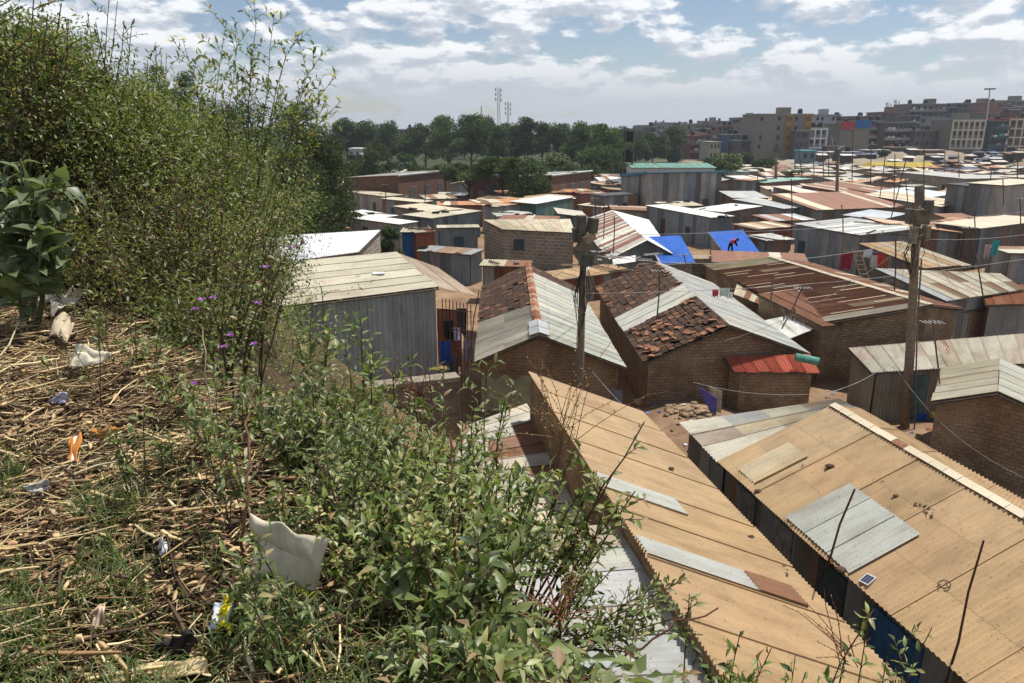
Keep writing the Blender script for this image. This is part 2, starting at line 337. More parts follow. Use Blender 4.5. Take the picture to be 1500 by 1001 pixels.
def tiles(mb, e0, e1, r0, r1, rough=.5, base=(.098, .060, .042), tw=.26, tl=.33):
    e0, e1, r0, r1 = map(Vector, (e0, e1, r0, r1)); Lu = (e1-e0).length; Lv = (r0-e0).length; n = int(Lu/tw); m = int(Lv/tl)
    nrm = (e1-e0).cross(r0-e0).normalized(); nrm = nrm if nrm.z > 0 else -nrm
    P = lambda u, v, h: (e0.lerp(e1, u)).lerp(r0.lerp(r1, u), v)+nrm*h
    mb.face([P(0, 0, -.03), P(1, 0, -.03), P(1, 1, -.03), P(0, 1, -.03)], None, (.03, .02, .015))
    for j in range(m):
        for i in range(n):
            if R.random() < .012*(1+rough*3): continue
            k = R.random(); c = jit(base, .3) if k > .10*(.5+rough) else jit((.30, .135, .075) if k < .04 else (.19, .105, .065), .25)
            a, b = (i+.03)/n+R.gauss(0, .012*rough)/tw/n, (i+.97)/n; v0, v1 = (j-.12)/m+R.gauss(0, .03*rough)/m, (j+.98)/m
            h0 = .032+R.random()*.03*rough; h1 = .012; tk = R.gauss(0, .015*rough)
            A, B, Cc, Dd = P(a, v0, h0+tk), P(b, v0, h0-tk), P(b, v1, h1-tk), P(a, v1, h1+tk)
            M1, M2 = P((a+b)/2, v0, h0+.022), P((a+b)/2, v1, h1+.022)
            mb.face([A, M1, M2, Dd], None, c); mb.face([M1, B, Cc, M2], None, c)
            dn = nrm*-.022; mb.face([A+dn, B+dn, B, M1, A], None, c)
def ctr(pts): return sum((Vector(p) for p in pts), Vector())/len(pts)
def wallring(parent, pts, zb, style, name='wall'):
    """closed ring of (x,y,ztop); style: material, or palette for upright iron sheets"""
    if callable(style):
        mb = MB(); n = len(pts)
        for i in range(n):
            a, b = pts[i], pts[(i+1) % n]
            if math.hypot(b[0]-a[0], b[1]-a[1]) < .05: continue
            sheets(mb, (a[0], a[1], zb), (b[0], b[1], zb), (a[0], a[1], a[2]), (b[0], b[1], b[2]), .75, 1, math.hypot(a[0], a[1]) < 75, style, .15, .028, 0, .006)
        return mb.build(name, MS, parent)
    mat, t = style if isinstance(style, tuple) else (style, (.5, .5, .5))
    mb = MB(); n = len(pts); run = 0
    for i in range(n):
        a, b = pts[i], pts[(i+1) % n]; L = math.hypot(b[0]-a[0], b[1]-a[1])
        mb.face([(a[0], a[1], zb), (b[0], b[1], zb), (b[0], b[1], b[2]), (a[0], a[1], a[2])], [(run, 0), (run+L, 0), (run+L, b[2]-zb), (run, a[2]-zb)], t); run += L
    return mb.build(name, mat, parent)
def onwall(parent, a, b, s, z0, w, h, name, mat, tint, th=.05, frame=None, label=None, bars=0):
    """door/window panel on the wall a->b, s metres along it, proud of it on the outside (right of a->b ... towards camera)"""
    a = Vector((a[0], a[1], 0)); b = Vector((b[0], b[1], 0)); d = (b-a).normalized(); nn = Vector((d.y, -d.x, 0))
    if nn.dot(-(a+b)/2) < 0: nn = -nn
    c = a+d*s+nn*.03; ang = math.atan2(d.y, d.x)
    mb = MB(); mb.box((c.x, c.y, z0+h/2), (w, th, h), ang, tint)
    if bars:
        for i in range(1, bars+1): mb.box((c.x+d.x*w*(i/(bars+1)-.5)+nn.x*.03, c.y+d.y*w*(i/(bars+1)-.5)+nn.y*.03, z0+h/2), (.02, .02, h), ang, (.05, .05, .05))
    o = mb.build(name, mat, parent)
    if label: o['label'] = label
    if frame:
        f = MB()
        for sx_ in (-1, 1): f.box((c.x+d.x*sx_*(w/2+.03), c.y+d.y*sx_*(w/2+.03), z0+h/2), (.06, th+.04, h+.12), ang, frame)
        for sz in (0, 1): f.box((c.x, c.y, z0+h*sz+(.03 if sz else -.03)), (w, th+.05, .06), ang, frame)
        f.build('frame', MW, o)
    return o
def inset_ring(ring, k=.22):
    c = ctr([(p[0], p[1], 0) for p in ring]); out = []
    for p in ring:
        v = Vector((c.x-p[0], c.y-p[1], 0)); L = v.length; q = v/L*min(k*1.4, L*.2) if L > 1e-6 else v
        out.append((p[0]+q.x, p[1]+q.y, p[2]))
    return out
def trim(parent, pts, w=.05, h=.12, tint=(.09, .06, .04), name='roof_edge'):
    mb = MB()
    for a, b in zip(pts, pts[1:]): mb.bar(Vector(a)-Vector((0, 0, .06)), Vector(b)-Vector((0, 0, .06)), w, h, tint)
    return mb.build(name, MW, parent)
def gable(label, R0, R1, EL0, EL1, ER0, ER1, wst, sL, sR, zb=0, rows=2, corr=True, kind='gable_house', cat='house', group=None, pitch=.1, roofL=None, roofR=None, ridge=None, ins=.25, sw=.8):
    R0, R1, EL0, EL1, ER0, ER1 = map(Vector, (R0, R1, EL0, EL1, ER0, ER1))
    c = ctr([EL0, EL1, ER0, ER1]); root = thing(kind, label, cat, (c.x, c.y, zb), group)
    for (a, b, st, fn, nm) in ((EL0, EL1, sL, roofL, 'roof_slope'), (ER0, ER1, sR, roofR, 'roof_slope')):
        mb = MB()
        if fn: fn(mb, a, b, R0, R1)
        else: sheets(mb, a, b, R0, R1, sw, rows, corr, st, pitch)
        mb.build(nm, MT if fn == 'tile' else MS, root)
    def isx(p, z_off=-.07):
        return p
    along = (R1-R0).normalized()
    def put(E, Rr, sgn):
        w_ = (Rr-E); wl = math.hypot(w_.x, w_.y); k = ins/wl; q = E+w_*k+along*(ins*sgn); return (q.x, q.y, q.z-.06)
    pk0 = R0+along*ins; pk1 = R1-along*ins
    ring = [put(EL0, R0, 1), (pk0.x, pk0.y, pk0.z-.06), put(ER0, R0, 1), put(ER1, R1, -1), (pk1.x, pk1.y, pk1.z-.06), put(EL1, R1, -1)]
    wallring(root, ring, zb, wst)
    if ridge is not None:
        mb = MB(); n = max(1, int((R1-R0).length/.4)); sd_ = (ER0-R0); sd_ = Vector((sd_.x, sd_.y, 0)).normalized()
        dl = (EL0-R0).normalized(); dr = (ER0-R0).normalized()
        for i in range(n):
            a = R0.lerp(R1, i/n); b = R0.lerp(R1, (i+.98)/n); t = ridge(i, 0); h = Vector((0, 0, .05+R.random()*.015))
            mb.face([a+h+dl*.17, a+h, b+h, b+h+dl*.17], None, t); mb.face([a+h, a+h+dr*.17, b+h+dr*.17, b+h], None, t)
        mb.build('ridge_cap', MS, root)
    trim(root, [EL0, R0, ER0]); return root, ring
def mono(label, q, wst, style, zb=0, rows=1, corr=True, kind='shack', cat='shack', group=None, pitch=.12, sw=.8, ins=.18, edge=True, roofname='roof', rag=.06):
    """q: eave-left, eave-right, back-right, back-left of the roof, sheets run eave -> back"""
    q = [Vector(p) for p in q]; c = ctr(q); root = thing(kind, label, cat, (c.x, c.y, zb), group)
    mb = MB(); sheets(mb, q[0], q[1], q[3], q[2], sw, rows, corr, style, pitch, rag=rag); 
    mb.build(roofname, MS, root)
    ring = [(p[0], p[1], p[2]-.06) for p in inset_ring(q, ins)]
    if wst is not None: wallring(root, ring, zb, wst)
    if edge: trim(root, [q[3], q[0], q[1], q[2]], .04, .07, (.12, .10, .08))
    return root, ring
def shed(label, x0, y0, x1, y1, h, depth, hb, wst, style, skew=0, zb=None, door=.3, win=None, far=False, over=0, **kw):
    if depth <= 5 and 'keep' not in kw: depth *= .75; hb = h+(hb-h)*.25
    elif 'keep' not in kw: hb = h+(hb-h)*.7
    kw.pop('keep', None)
    a = G(x0, y0, h); b = G(x1, y1, h); d = (b-a); d.z = 0; d.normalize(); nn = Vector((-d.y, d.x, 0))+d*skew
    if nn.y < 0: nn = -nn
    A2 = a+nn*depth; B2 = b+nn*depth; A2.z = B2.z = hb; c = (a+B2)/2
    if zb is None: zb = T(c.x, c.y)-.15
    dist = c.length
    kw.setdefault('corr', dist < 66); kw.setdefault('pitch', .14)
    root, ring = mono(label, [a, b, B2, A2], wst, style, zb, **kw)
    L = math.hypot(ring[1][0]-ring[0][0], ring[1][1]-ring[0][1])
    if door and L > 1.6: onwall(root, ring[0], ring[1], L*door, zb+.15, .8, 1.9, 'door', MW, jit(R.choice([(.12, .07, .04), (.06, .12, .16), (.2, .2, .2), (.10, .10, .09)]), .2))
    if win and L > 2.4: onwall(root, ring[0], ring[1], L*win, zb+1.1, .7, .6, 'window', MGL, (.03, .035, .04), frame=(.2, .17, .13))
    return root, ring
def tilefn(rough=.5):
    def f(mb, a, b, r0, r1): tiles(mb, a, b, r0, r1, rough)
    return f

# ======== the near houses ========
# long tan roof, high on its left edge
JH = 3.75
jroot, jring = mono('long mono-pitched tan corrugated roof house with a pointed corner, in the middle foreground', [Vector((6.85, 6.2, 2.35)), G(942, 604, 2.35), G(774, 545, JH), Vector((3.2, 6.2, JH))], MBR, P_TAN, 0, rows=3, pitch=.11, kind='long_house', cat='house', ins=.1, sw=1.75)
def patches(root, fn, items, style, rows=1, name='roof_patch', pitch=.11, lift=.035):
    mb = MB()
    for it in items:
        (u0, u1, v0, v1) = it[:4]; st = it[4] if len(it) > 4 else style
        nrm = (fn(1, 0)-fn(0, 0)).cross(fn(0, 1)-fn(0, 0)).normalized(); nrm = nrm if nrm.z > 0 else -nrm
        sheets(mb, fn(u0, v0)+nrm*lift, fn(u1, v0)+nrm*lift, fn(u0, v1)+nrm*lift, fn(u1, v1)+nrm*lift, .8, 1, True, st, pitch, rag=.02)
    return mb.build(name, MS, root)
jq = [Vector((6.85, 6.2, 2.35)), G(942, 604, 2.35), G(774, 545, JH), Vector((3.2, 6.2, JH))]
jf = lambda u, v: jq[0].lerp(jq[1], u).lerp(jq[3].lerp(jq[2], u), v)
P_GP = pal((1, (.46, .47, .45), .25), jt=.04)
for it in ((.50, .545, .50, .99), (.335, .375, .42, .99)): patches(jroot, jf, [it], P_GP, lift=.03)
patches(jroot, jf, [(.335, .375, .18, .43)], P_RUST, lift=.05)
# big right tan roof with ridge
hR0 = G(1222, 593, 3.6); hR1 = G(1500, 754, 3.6); hd = (hR1-hR0).normalized(); hR1 = hR0+hd*13.2
hE0 = G(1052, 677, 2.35); hE1 = hE0+(G(1410, 994, 2.35)-hE0).normalized()*13.2
hF0 = G(1262, 600, 2.45); hF1 = hF0+hd*13.2
hroot, hring = gable('large ridged tan corrugated roof house filling the lower right corner', hR0, hR1, hE0, hE1, hF0, hF1, W_DARK, P_TAN, P_TAN, rows=3, pitch=.11, ridge=pal((4, (.62, .55, .42), .2), (1, (.24, .12, .07), .6)), kind='long_house', sw=1.6)
hf = lambda u, v: hE0.lerp(hE1, u).lerp(hR0.lerp(hR1, u), v)
patches(hroot, hf, [(.235, .405, .02, .50)], P_GP, lift=.045)
patches(hroot, hf, [(.05, .115, .06, .49)], pal((1, (.52, .45, .32), .36), jt=.03), lift=.022)
# panels and doors along its shaded side
for s, wdt, col in ((.9, .9, (.16, .17, .17)), (2.6, .7, (.22, .22, .2)), (4.4, .9, (.05, .07, .08)), (6.3, 1.3, (.03, .12, .26)), (8.3, .9, (.13, .05, .04)), (10.2, 1., (.04, .14, .12))):
    onwall(hroot, hring[0], hring[5], s, .15, wdt, 1.9, 'door', MW, col)
# patchwork roof beyond it
iroot, iring = mono('low patchwork roof of grey and cream sheets beyond the big tan roof', [G(1011, 633, 2.2)+Vector((-.2, -1.5, 0)), G(1000, 619, 2.25), G(1225, 586, 2.75), G(1275, 606, 2.5)], W_GREY, P_PALE, edge=False, rows=2) if False else (None, None)
iq = [G(1056, 676, 2.05), G(1268, 603, 2.15), G(1229, 585, 2.45), G(1000, 619, 2.3)]
iroot, iring = mono('low patchwork roof of grey and cream sheets beyond the big tan roof', [iq[3], iq[0], iq[1], iq[2]], W_GREY, pal((3, (.5, .48, .4), .2), (3, (.4, .42, .41), .2), (1, (.52, .46, .34), .3), (2, (.36, .31, .25), .35)), rows=4, edge=False, sw=.8, rag=.16)
# weathered roofs under the left edge of the tan one
kroot, kring = mono('low weathered grey and rusty sheet roof in the shadow of the pointed tan roof', [G(690, 622, 2.1), G(640, 745, 2.1), G(850, 742, 2.1)+Vector((.3, 0, .1)), G(745, 596, 2.2)+Vector((.6, 0, .1))], MBD, pal((4, (.45, .43, .38), .35), (2, C_PALE, .4), (2, C_RUST, .6)), rows=3, sw=.7, rag=.12)
lroot, lring = mono('grey corrugated roof at the bottom centre under overhanging branches', [G(640, 795, 3.3)+Vector((-.3, 0, 0)), G(590, 1001, 3.3)+Vector((0, -2.2, 0)), G(1046, 1000, 3.4)+Vector((.12, -2.2, 0)), G(926, 766, 3.4)], MBD, pal((5, (.50, .50, .47), .27), (2, (.44, .46, .46), .2), (1, (.5, .42, .33), .35)), rows=2, sw=.8, pitch=.11)
l2root, _ = mono('small ragged tin roof wedged between the grey roof and the rusty one', [G(700, 775, 2.2), G(925, 762, 2.25), G(900, 735, 2.2), G(690, 742, 2.2)], MBD, pal((2, C_CREAM, .3), (2, C_RUST, .6)), rows=1, sw=.6, rag=.15)

# grey iron shed on the terrace (A)
aq = [G(395, 452, 5.55), G(642, 421, 5.55), G(580, 370, 6.1), G(430, 384, 6.1)]
aroot, aring = mono('tall grey corrugated iron shed with pale beige roof on a stone terrace left of centre', [aq[1], aq[2], aq[3], aq[0]], pal((1, (.33, .36, .375), .08), (1, (.29, .32, .335), .1), jt=.05), pal((4, (.47, .44, .34), .30), (2, (.45, .42, .33), .36)), T(-5, 25)-1.2, rows=2, kind='iron_shed', cat='shed', sw=.85, ins=.1)
mb = MB(); sheets(mb, G(642, 421, 5.52), G(699, 434, 5.05), G(580, 370, 6.05), G(640, 392, 5.6), .8, 1, True, pal((1, (.5, .42, .33), .42)), .1); mb.build('side_awning', MS, aroot)
mb = MB()
for k in range(9): p = G(648+k*5.2, 432+k*1.2, 5.1); mb.tube([(p.x, p.y-.1, T(p.x, p.y)), (p.x, p.y-.1, 5.0)], .018, 5, (.12, .06, .04))
for z in (3.2, 3.9, 4.6): a, b = G(648, 433, 5.1), G(692, 436, 5.1); mb.tube([(a.x, a.y-.12, z), (b.x, b.y-.12, z)], .018, 5, (.12, .06, .04))
mb.build('side_railing', MW, aroot)
c = ctr(aq); mb = MB(); mb.box(aq[0].lerp(aq[1], .69).lerp(aq[3].lerp(aq[2], .69), .45)+Vector((0, 0, .05)), (.42, .3, .04), .3, (.75, .75, .72)); s_ = mb.build('roof_tile', MP); tag(s_, 'small white square plate lying on the pale beige shed roof', 'plate')
# stone terrace wall
a, b = G(470, 570, 2.9), G(668, 548, 2.9); d = (b-a).normalized()
mb = MB(); P0, P1 = Vector((a.x, a.y, 0)), Vector((b.x, b.y, 0)); nn = Vector((d.y, -d.x, 0))*.45
mb.hexa([P0+nn, P1+nn, P1, P0], [P0+nn+Vector((0, 0, 2.75)), P1+nn+Vector((0, 0, 2.8)), P1+Vector((0, 0, 2.85)), P0+Vector((0, 0, 2.8))], (.2, .16, .12))
tw_ = thing('terrace_wall', 'rough stone terrace wall below the grey iron shed', 'wall', (P0.x, P0.y, 0)); mb.build('masonry', MBD, tw_)
mb = MB(); mb.box(((P0.x+P1.x)/2+nn.x*.5, (P0.y+P1.y)/2+nn.y*.5, 2.88), ((P1-P0).length, .6, .14), math.atan2(d.y, d.x), (.32, .27, .21)); mb.build('coping', MW, tw_)

# white roof with stone end (B)
bq = [G(385, 388, 4.05), G(526, 369, 4.05), G(558, 337, 4.5), G(330, 350, 4.5)]
broot, bring = mono('block-walled house with long bright white roof beside the bushes', bq, MBG, pal((1, (.74, .77, .82), .02), jt=.03), T(-12, 43)-.8, rows=1, kind='block_house', cat='house', ins=.08)

# brown tiled and grey sheeted gable (C)
C0 = G(790, 491, 3.65); C1 = Vector((C0.x-.1, C0.y+14.6, 3.65)); CEl0 = G(695, 531, 2.4); CEl1 = Vector((CEl0.x-.25, CEl0.y+13.9, 2.4)); CEr0 = G(917, 539, 2.35); CEr1 = Vector((CEr0.x-.5, CEr0.y+14.1, 2.35))
def cL(mb, a, b, r0, r1):
    f = lambda u, v: a.lerp(b, u).lerp(r0.lerp(r1, u), v)
    sheets(mb, f(0, 0), f(.42, 0), f(0, 1), f(.34, 1), .85, 2, True, pal((3, (.55, .53, .46), .15), (2, (.66, .64, .56), .1)), .1)
def cR(mb, a, b, r0, r1):
    f = lambda u, v: a.lerp(b, u).lerp(r0.lerp(r1, u), v)
    sheets(mb, f(0, 0), f(.86, 0), f(0, 1), f(.86, 1), .85, 2, True, pal((4, (.44, .46, .42), .22), (2, (.5, .49, .42), .25)), .1)
croot, cring = gable('gable house with pale sheets and brown tiles, front partly plastered green', C0, C1, CEl0, CEl1, CEr0, CEr1, MBR, None, None, roofL=cL, roofR=cR, ridge=None)
fL = lambda u, v: CEl0.lerp(CEl1, u).lerp(C0.lerp(C1, u), v); fRr = lambda u, v: CEr0.lerp(CEr1, u).lerp(C0.lerp(C1, u), v)
mb = MB(); tiles(mb, fL(.42, 0), fL(1, 0), fL(.34, 1), fL(1, 1), .35); mb.build('roof_tiles', MT, croot)
mb = MB(); tiles(mb, fRr(.86, 0), fRr(1, 0), fRr(.86, 1), fRr(1, 1), .4); mb.build('roof_tiles', MT, croot)
mb = MB(); n = 36
for i in range(n):
    u = .12+.88*i/n; p = C0.lerp(C1, u); q = C0.lerp(C1, u+.03); t = jit((.30, .125, .07), .3) if R.random() > .25 else jit((.45, .3, .2), .2)
    for s in (-1, 1): mb.face([p+Vector((0, 0, .07)), p+Vector((s*.17, 0, .0)), q+Vector((s*.17, 0, .02)), q+Vector((0, 0, .10))], None, t)
mb.build('ridge_tiles', MT, croot)
mb = MB(); sheets(mb, C0+Vector((-.32, 0, -.02)), C0.lerp(C1, .13)+Vector((-.32, 0, -.02)), C0+Vector((.0, 0, .09)), C0.lerp(C1, .13)+Vector((0, 0, .09)), .8, 1, True, pal((1, (.5, .53, .56), .1)), .1); sheets(mb, C0+Vector((.34, 0, -.03)), C0.lerp(C1, .13)+Vector((.34, 0, -.03)), C0+Vector((.0, 0, .09)), C0.lerp(C1, .13)+Vector((0, 0, .09)), .8, 1, True, pal((1, (.5, .53, .56), .1)), .1); mb.build('ridge_cap', MS, croot)
# plaster patch on the front wall, irregular upper edge
a, b = Vector(cring[0]), Vector(cring[1]); d = (b-a); d.z = 0; Lc = d.length; d.normalize(); nn = Vector((d.y, -d.x, 0)); nn = -nn if nn.y > 0 else nn
mb = MB(); k = 14; xs = [.02+i/k*(Lc-.04) for i in range(k+1)]; tops = [1.75+.18*math.sin(i*1.3)*.5+.2*(i/k)+R.uniform(-.04, .04) for i in range(k+1)]
for i in range(k):
    A, B = a+d*xs[i]+nn*.012, a+d*xs[i+1]+nn*.012
    mb.face([(A.x, A.y, .45+R.uniform(-.05, .05)), (B.x, B.y, .45), (B.x, B.y, tops[i+1]), (A.x, A.y, tops[i])], None, (.36, .38, .26))
mb.build('plaster_patch', MP, croot)

# second tiled gable (D) and its red lean-to
D0 = G(1070, 477, 3.75); D1 = Vector((D0.x-.2, D0.y+13.9, 3.75)); DEl0 = G(943, 531, 2.4); DEl1 = Vector((DEl0.x-.3, DEl0.y+13.9, 2.4)); DEr0 = G(1187, 519, 2.35); DEr1 = Vector((DEr0.x-.2, DEr0.y+13.9, 2.35))
def dL(mb, a, b, r0, r1):
    f = lambda u, v: a.lerp(b, u).lerp(r0.lerp(r1, u), v)
    sheets(mb, f(.30, 0), f(.50, 0), f(.36, 1), f(.56, 1), .9, 2, True, pal((3, (.52, .53, .48), .12), jt=.05), .1)
def dR(mb, a, b, r0, r1): sheets(mb, a, b, r0, r1, .85, 2, True, pal((3, (.46, .48, .47), .12), (2, (.52, .52, .48), .15)), .1)
droot, dring = gable('dark clay tiled mud brick gable house with a pale metal strip beside the earth yard', D0, D1, DEl0, DEl1, DEr0, DEr1, MBR, None, None, roofL=dL, roofR=dR)
fD = lambda u, v: DEl0.lerp(DEl1, u).lerp(D0.lerp(D1, u), v)
mb = MB(); tiles(mb, fD(0, 0), fD(.31, 0), fD(0, 1), fD(.37, 1), 1.0, tw=.2, tl=.26); tiles(mb, fD(.49, 0), fD(1, 0), fD(.55, 1), fD(1, 1), .5)
for i in range(60):
    p = fD(R.uniform(0, .33), R.uniform(.05, .95)) if i < 45 else fD(R.uniform(.5, 1), R.choice([.02, .97]))
    mb.box(p+Vector((0, 0, .08)), (.24, .32, .02), Matrix.Rotation(R.uniform(0, 3), 3, 'Z') @ Matrix.Rotation(R.uniform(-.4, .4), 3, 'X'), jit((.32, .15, .085) if R.random() < .6 else (.1, .06, .04), .2))
mb.build('roof_tiles', MT, droot)
a, b = Vector(dring[0]), Vector(dring[2])
onwall(droot, a, b, 4.35, 2.0, 2.05, .5, 'vent_panel', MS, (.09, .10, .11, .1))
rq = [G(1076, 545, 2.05), G(1200, 545, 2.05), G(1187, 519, 2.45), G(1060, 523, 2.45)]
rroot, rring = mono('small mud brick lean-to with red tin roof against the tiled gable house', rq, MBR, P_RED, 0, pitch=.11, sw=.5)
mb = MB(); p, q = G(1165, 523, 2.62), G(1199, 530, 2.5); mb.tube([p, q], .15, 12, (.12, .33, .27)); o_ = mb.build('roofing_roll', MP); tag(o_, 'rolled green plastic sheet lying on the red tin roof', 'roll')

# rusty house (E) running into the long brick one
E0 = G(1365, 447, 3.9); E1 = G(1128, 376, 3.9); EL0 = G(1203, 473, 2.65); EL1 = G(1030, 388, 2.65); ER0 = G(1412, 452, 3.2); ER1 = E1+(ER0-E0)*1.4
def eL(mb, a, b, r0, r1):
    f = lambda u, v: a.lerp(b, u).lerp(r0.lerp(r1, u), v)
    sheets(mb, f(.05, 0), f(.86, 0), f(.05, 1), f(.86, 1), .7, 2, True, pal((9, (.24, .12, .075), .62), (3, (.30, .17, .10), .55), (.5, (.50, .40, .28), .45), jt=.12), .12)
    for i in range(17):
        u = .07+i*.047+R.uniform(-.01, .01); w0 = R.uniform(.003, .008); v0, v1 = R.choice([(.02, .4), (.0, .3), (.45, .9), (.2, .6), (.7, 1), (.5, .75)]); nn_ = Vector((0, 0, .035)); sheets(mb, f(u, v0)+nn_, f(u+w0, v0)+nn_, f(u, v1)+nn_, f(u+w0, v1)+nn_, .8, 1, False, pal((1, (.60, .50, .34), .3)), .12, rag=.01)
    sheets(mb, f(.86, 0), f(1, 0), f(.86, 1), f(1, 1), .8, 1, True, P_CREAM, .12); sheets(mb, f(0, 0), f(.05, 0), f(0, 1), f(.05, 1), .6, 1, True, P_OLIVE, .12)
eroot, ering = gable('long rusty brown roofed mud brick house with a cream strip at its far end', E0, E1, EL0, EL1, ER0, ER1, MBR, None, P_RUST, roofL=eL, ridge=pal((1, C_CREAM, .3)), ins=.2)
# pale scraps along its left eave
mb = MB(); sheets(mb, G(1075, 431, 2.35), G(1178, 470, 2.35), G(1082, 410, 2.6), G(1205, 462, 2.62), .7, 2, True, pal((2, C_PALE, .45), (2, C_RUST, .6)), .12); mb.build('eave_scraps', MS, eroot)
mb = MB(); sheets(mb, G(1150, 498, 2.3), G(1203, 478, 2.4), G(1118, 470, 2.45), G(1175, 458, 2.6), .9, 1, True, P_WHITE, .12); o_ = mb.build('plastic_sheet', MS); tag(o_, 'crumpled white sheet draped at the corner of the rusty roof', 'sheet')
# long brick wall building going right
w0 = G(1203, 478, 2.65); w1 = G(1560, 441, 2.65); dd = (w1-w0).normalized(); bk = Vector((-dd.y, dd.x, 0))*4.5
lb, lbr = mono('long mud brick building stretching to the right edge behind the power pole', [w0, w1, w1+bk+Vector((0, 0, .5)), w0+bk+Vector((0, 0, .5))], MBR, P_RUST, 0, kind='long_house', cat='house', ins=.1)
# patched pale roof above
mono('wide patched pale roof above the long brick building', [G(1384, 441, 3.35), G(1500, 424, 3.35), G(1465, 401, 3.6), G(1280, 393, 3.6)], W_GREY, pal((4, C_PALE, .25), (2, C_GALV, .2), (2, C_BROWN, .35), (1, C_CREAM, .2)), 0, rows=2, sw=.6)
mono('orange rust roof at the right edge below the patched pale roof', [G(1445, 447, 3.05), G(1530, 444, 3.05), G(1510, 414, 3.35), G(1437, 428, 3.35)], W_RUST, pal((3, (.30, .12, .06), .6)), 0)
# lean-to F
froot, fring = mono('low lean-to with pale rust-stained corrugated roof behind the power pole', [G(1276, 546, 2.05), G(1540, 530, 2.05), G(1530, 486, 2.5), G(1242, 510, 2.5)], pal((2, (.30, .27, .22), .35), (1, (.24, .22, .19), .3)), pal((4, (.50, .48, .40), .36), (2, (.46, .40, .33), .42)), 0, rows=2, kind='lean_to')
onwall(froot, fring[0], fring[1], 1.9, .1, .75, 1.7, 'door', MW, (.10, .17, .17)); onwall(froot, fring[0], fring[1], 4.3, .5, .75, 1.35, 'window', MW, (.28, .33, .17), bars=5); onwall(froot, fring[0], fring[1], 5.6, .1, 1.3, 1.8, 'plaster_panel', MP, (.3, .31, .31), th=.03)
# small house G
gq0 = G(1366, 588, 2.35); gq1 = G(1462, 574, 3.0)
groot, gring = gable('small mud brick house with light roof at the right edge near the alley', gq1, gq1+Vector((2.2, 3.4, 0)), gq0, gq0+Vector((2.2, 3.4, 0)), gq1+Vector((1.7, -2.0, -.65)), gq1+Vector((3.9, 1.4, -.65)), MBR, P_OLIVE, pal((1, (.52, .52, .45), .1)), ins=.12, rows=1)
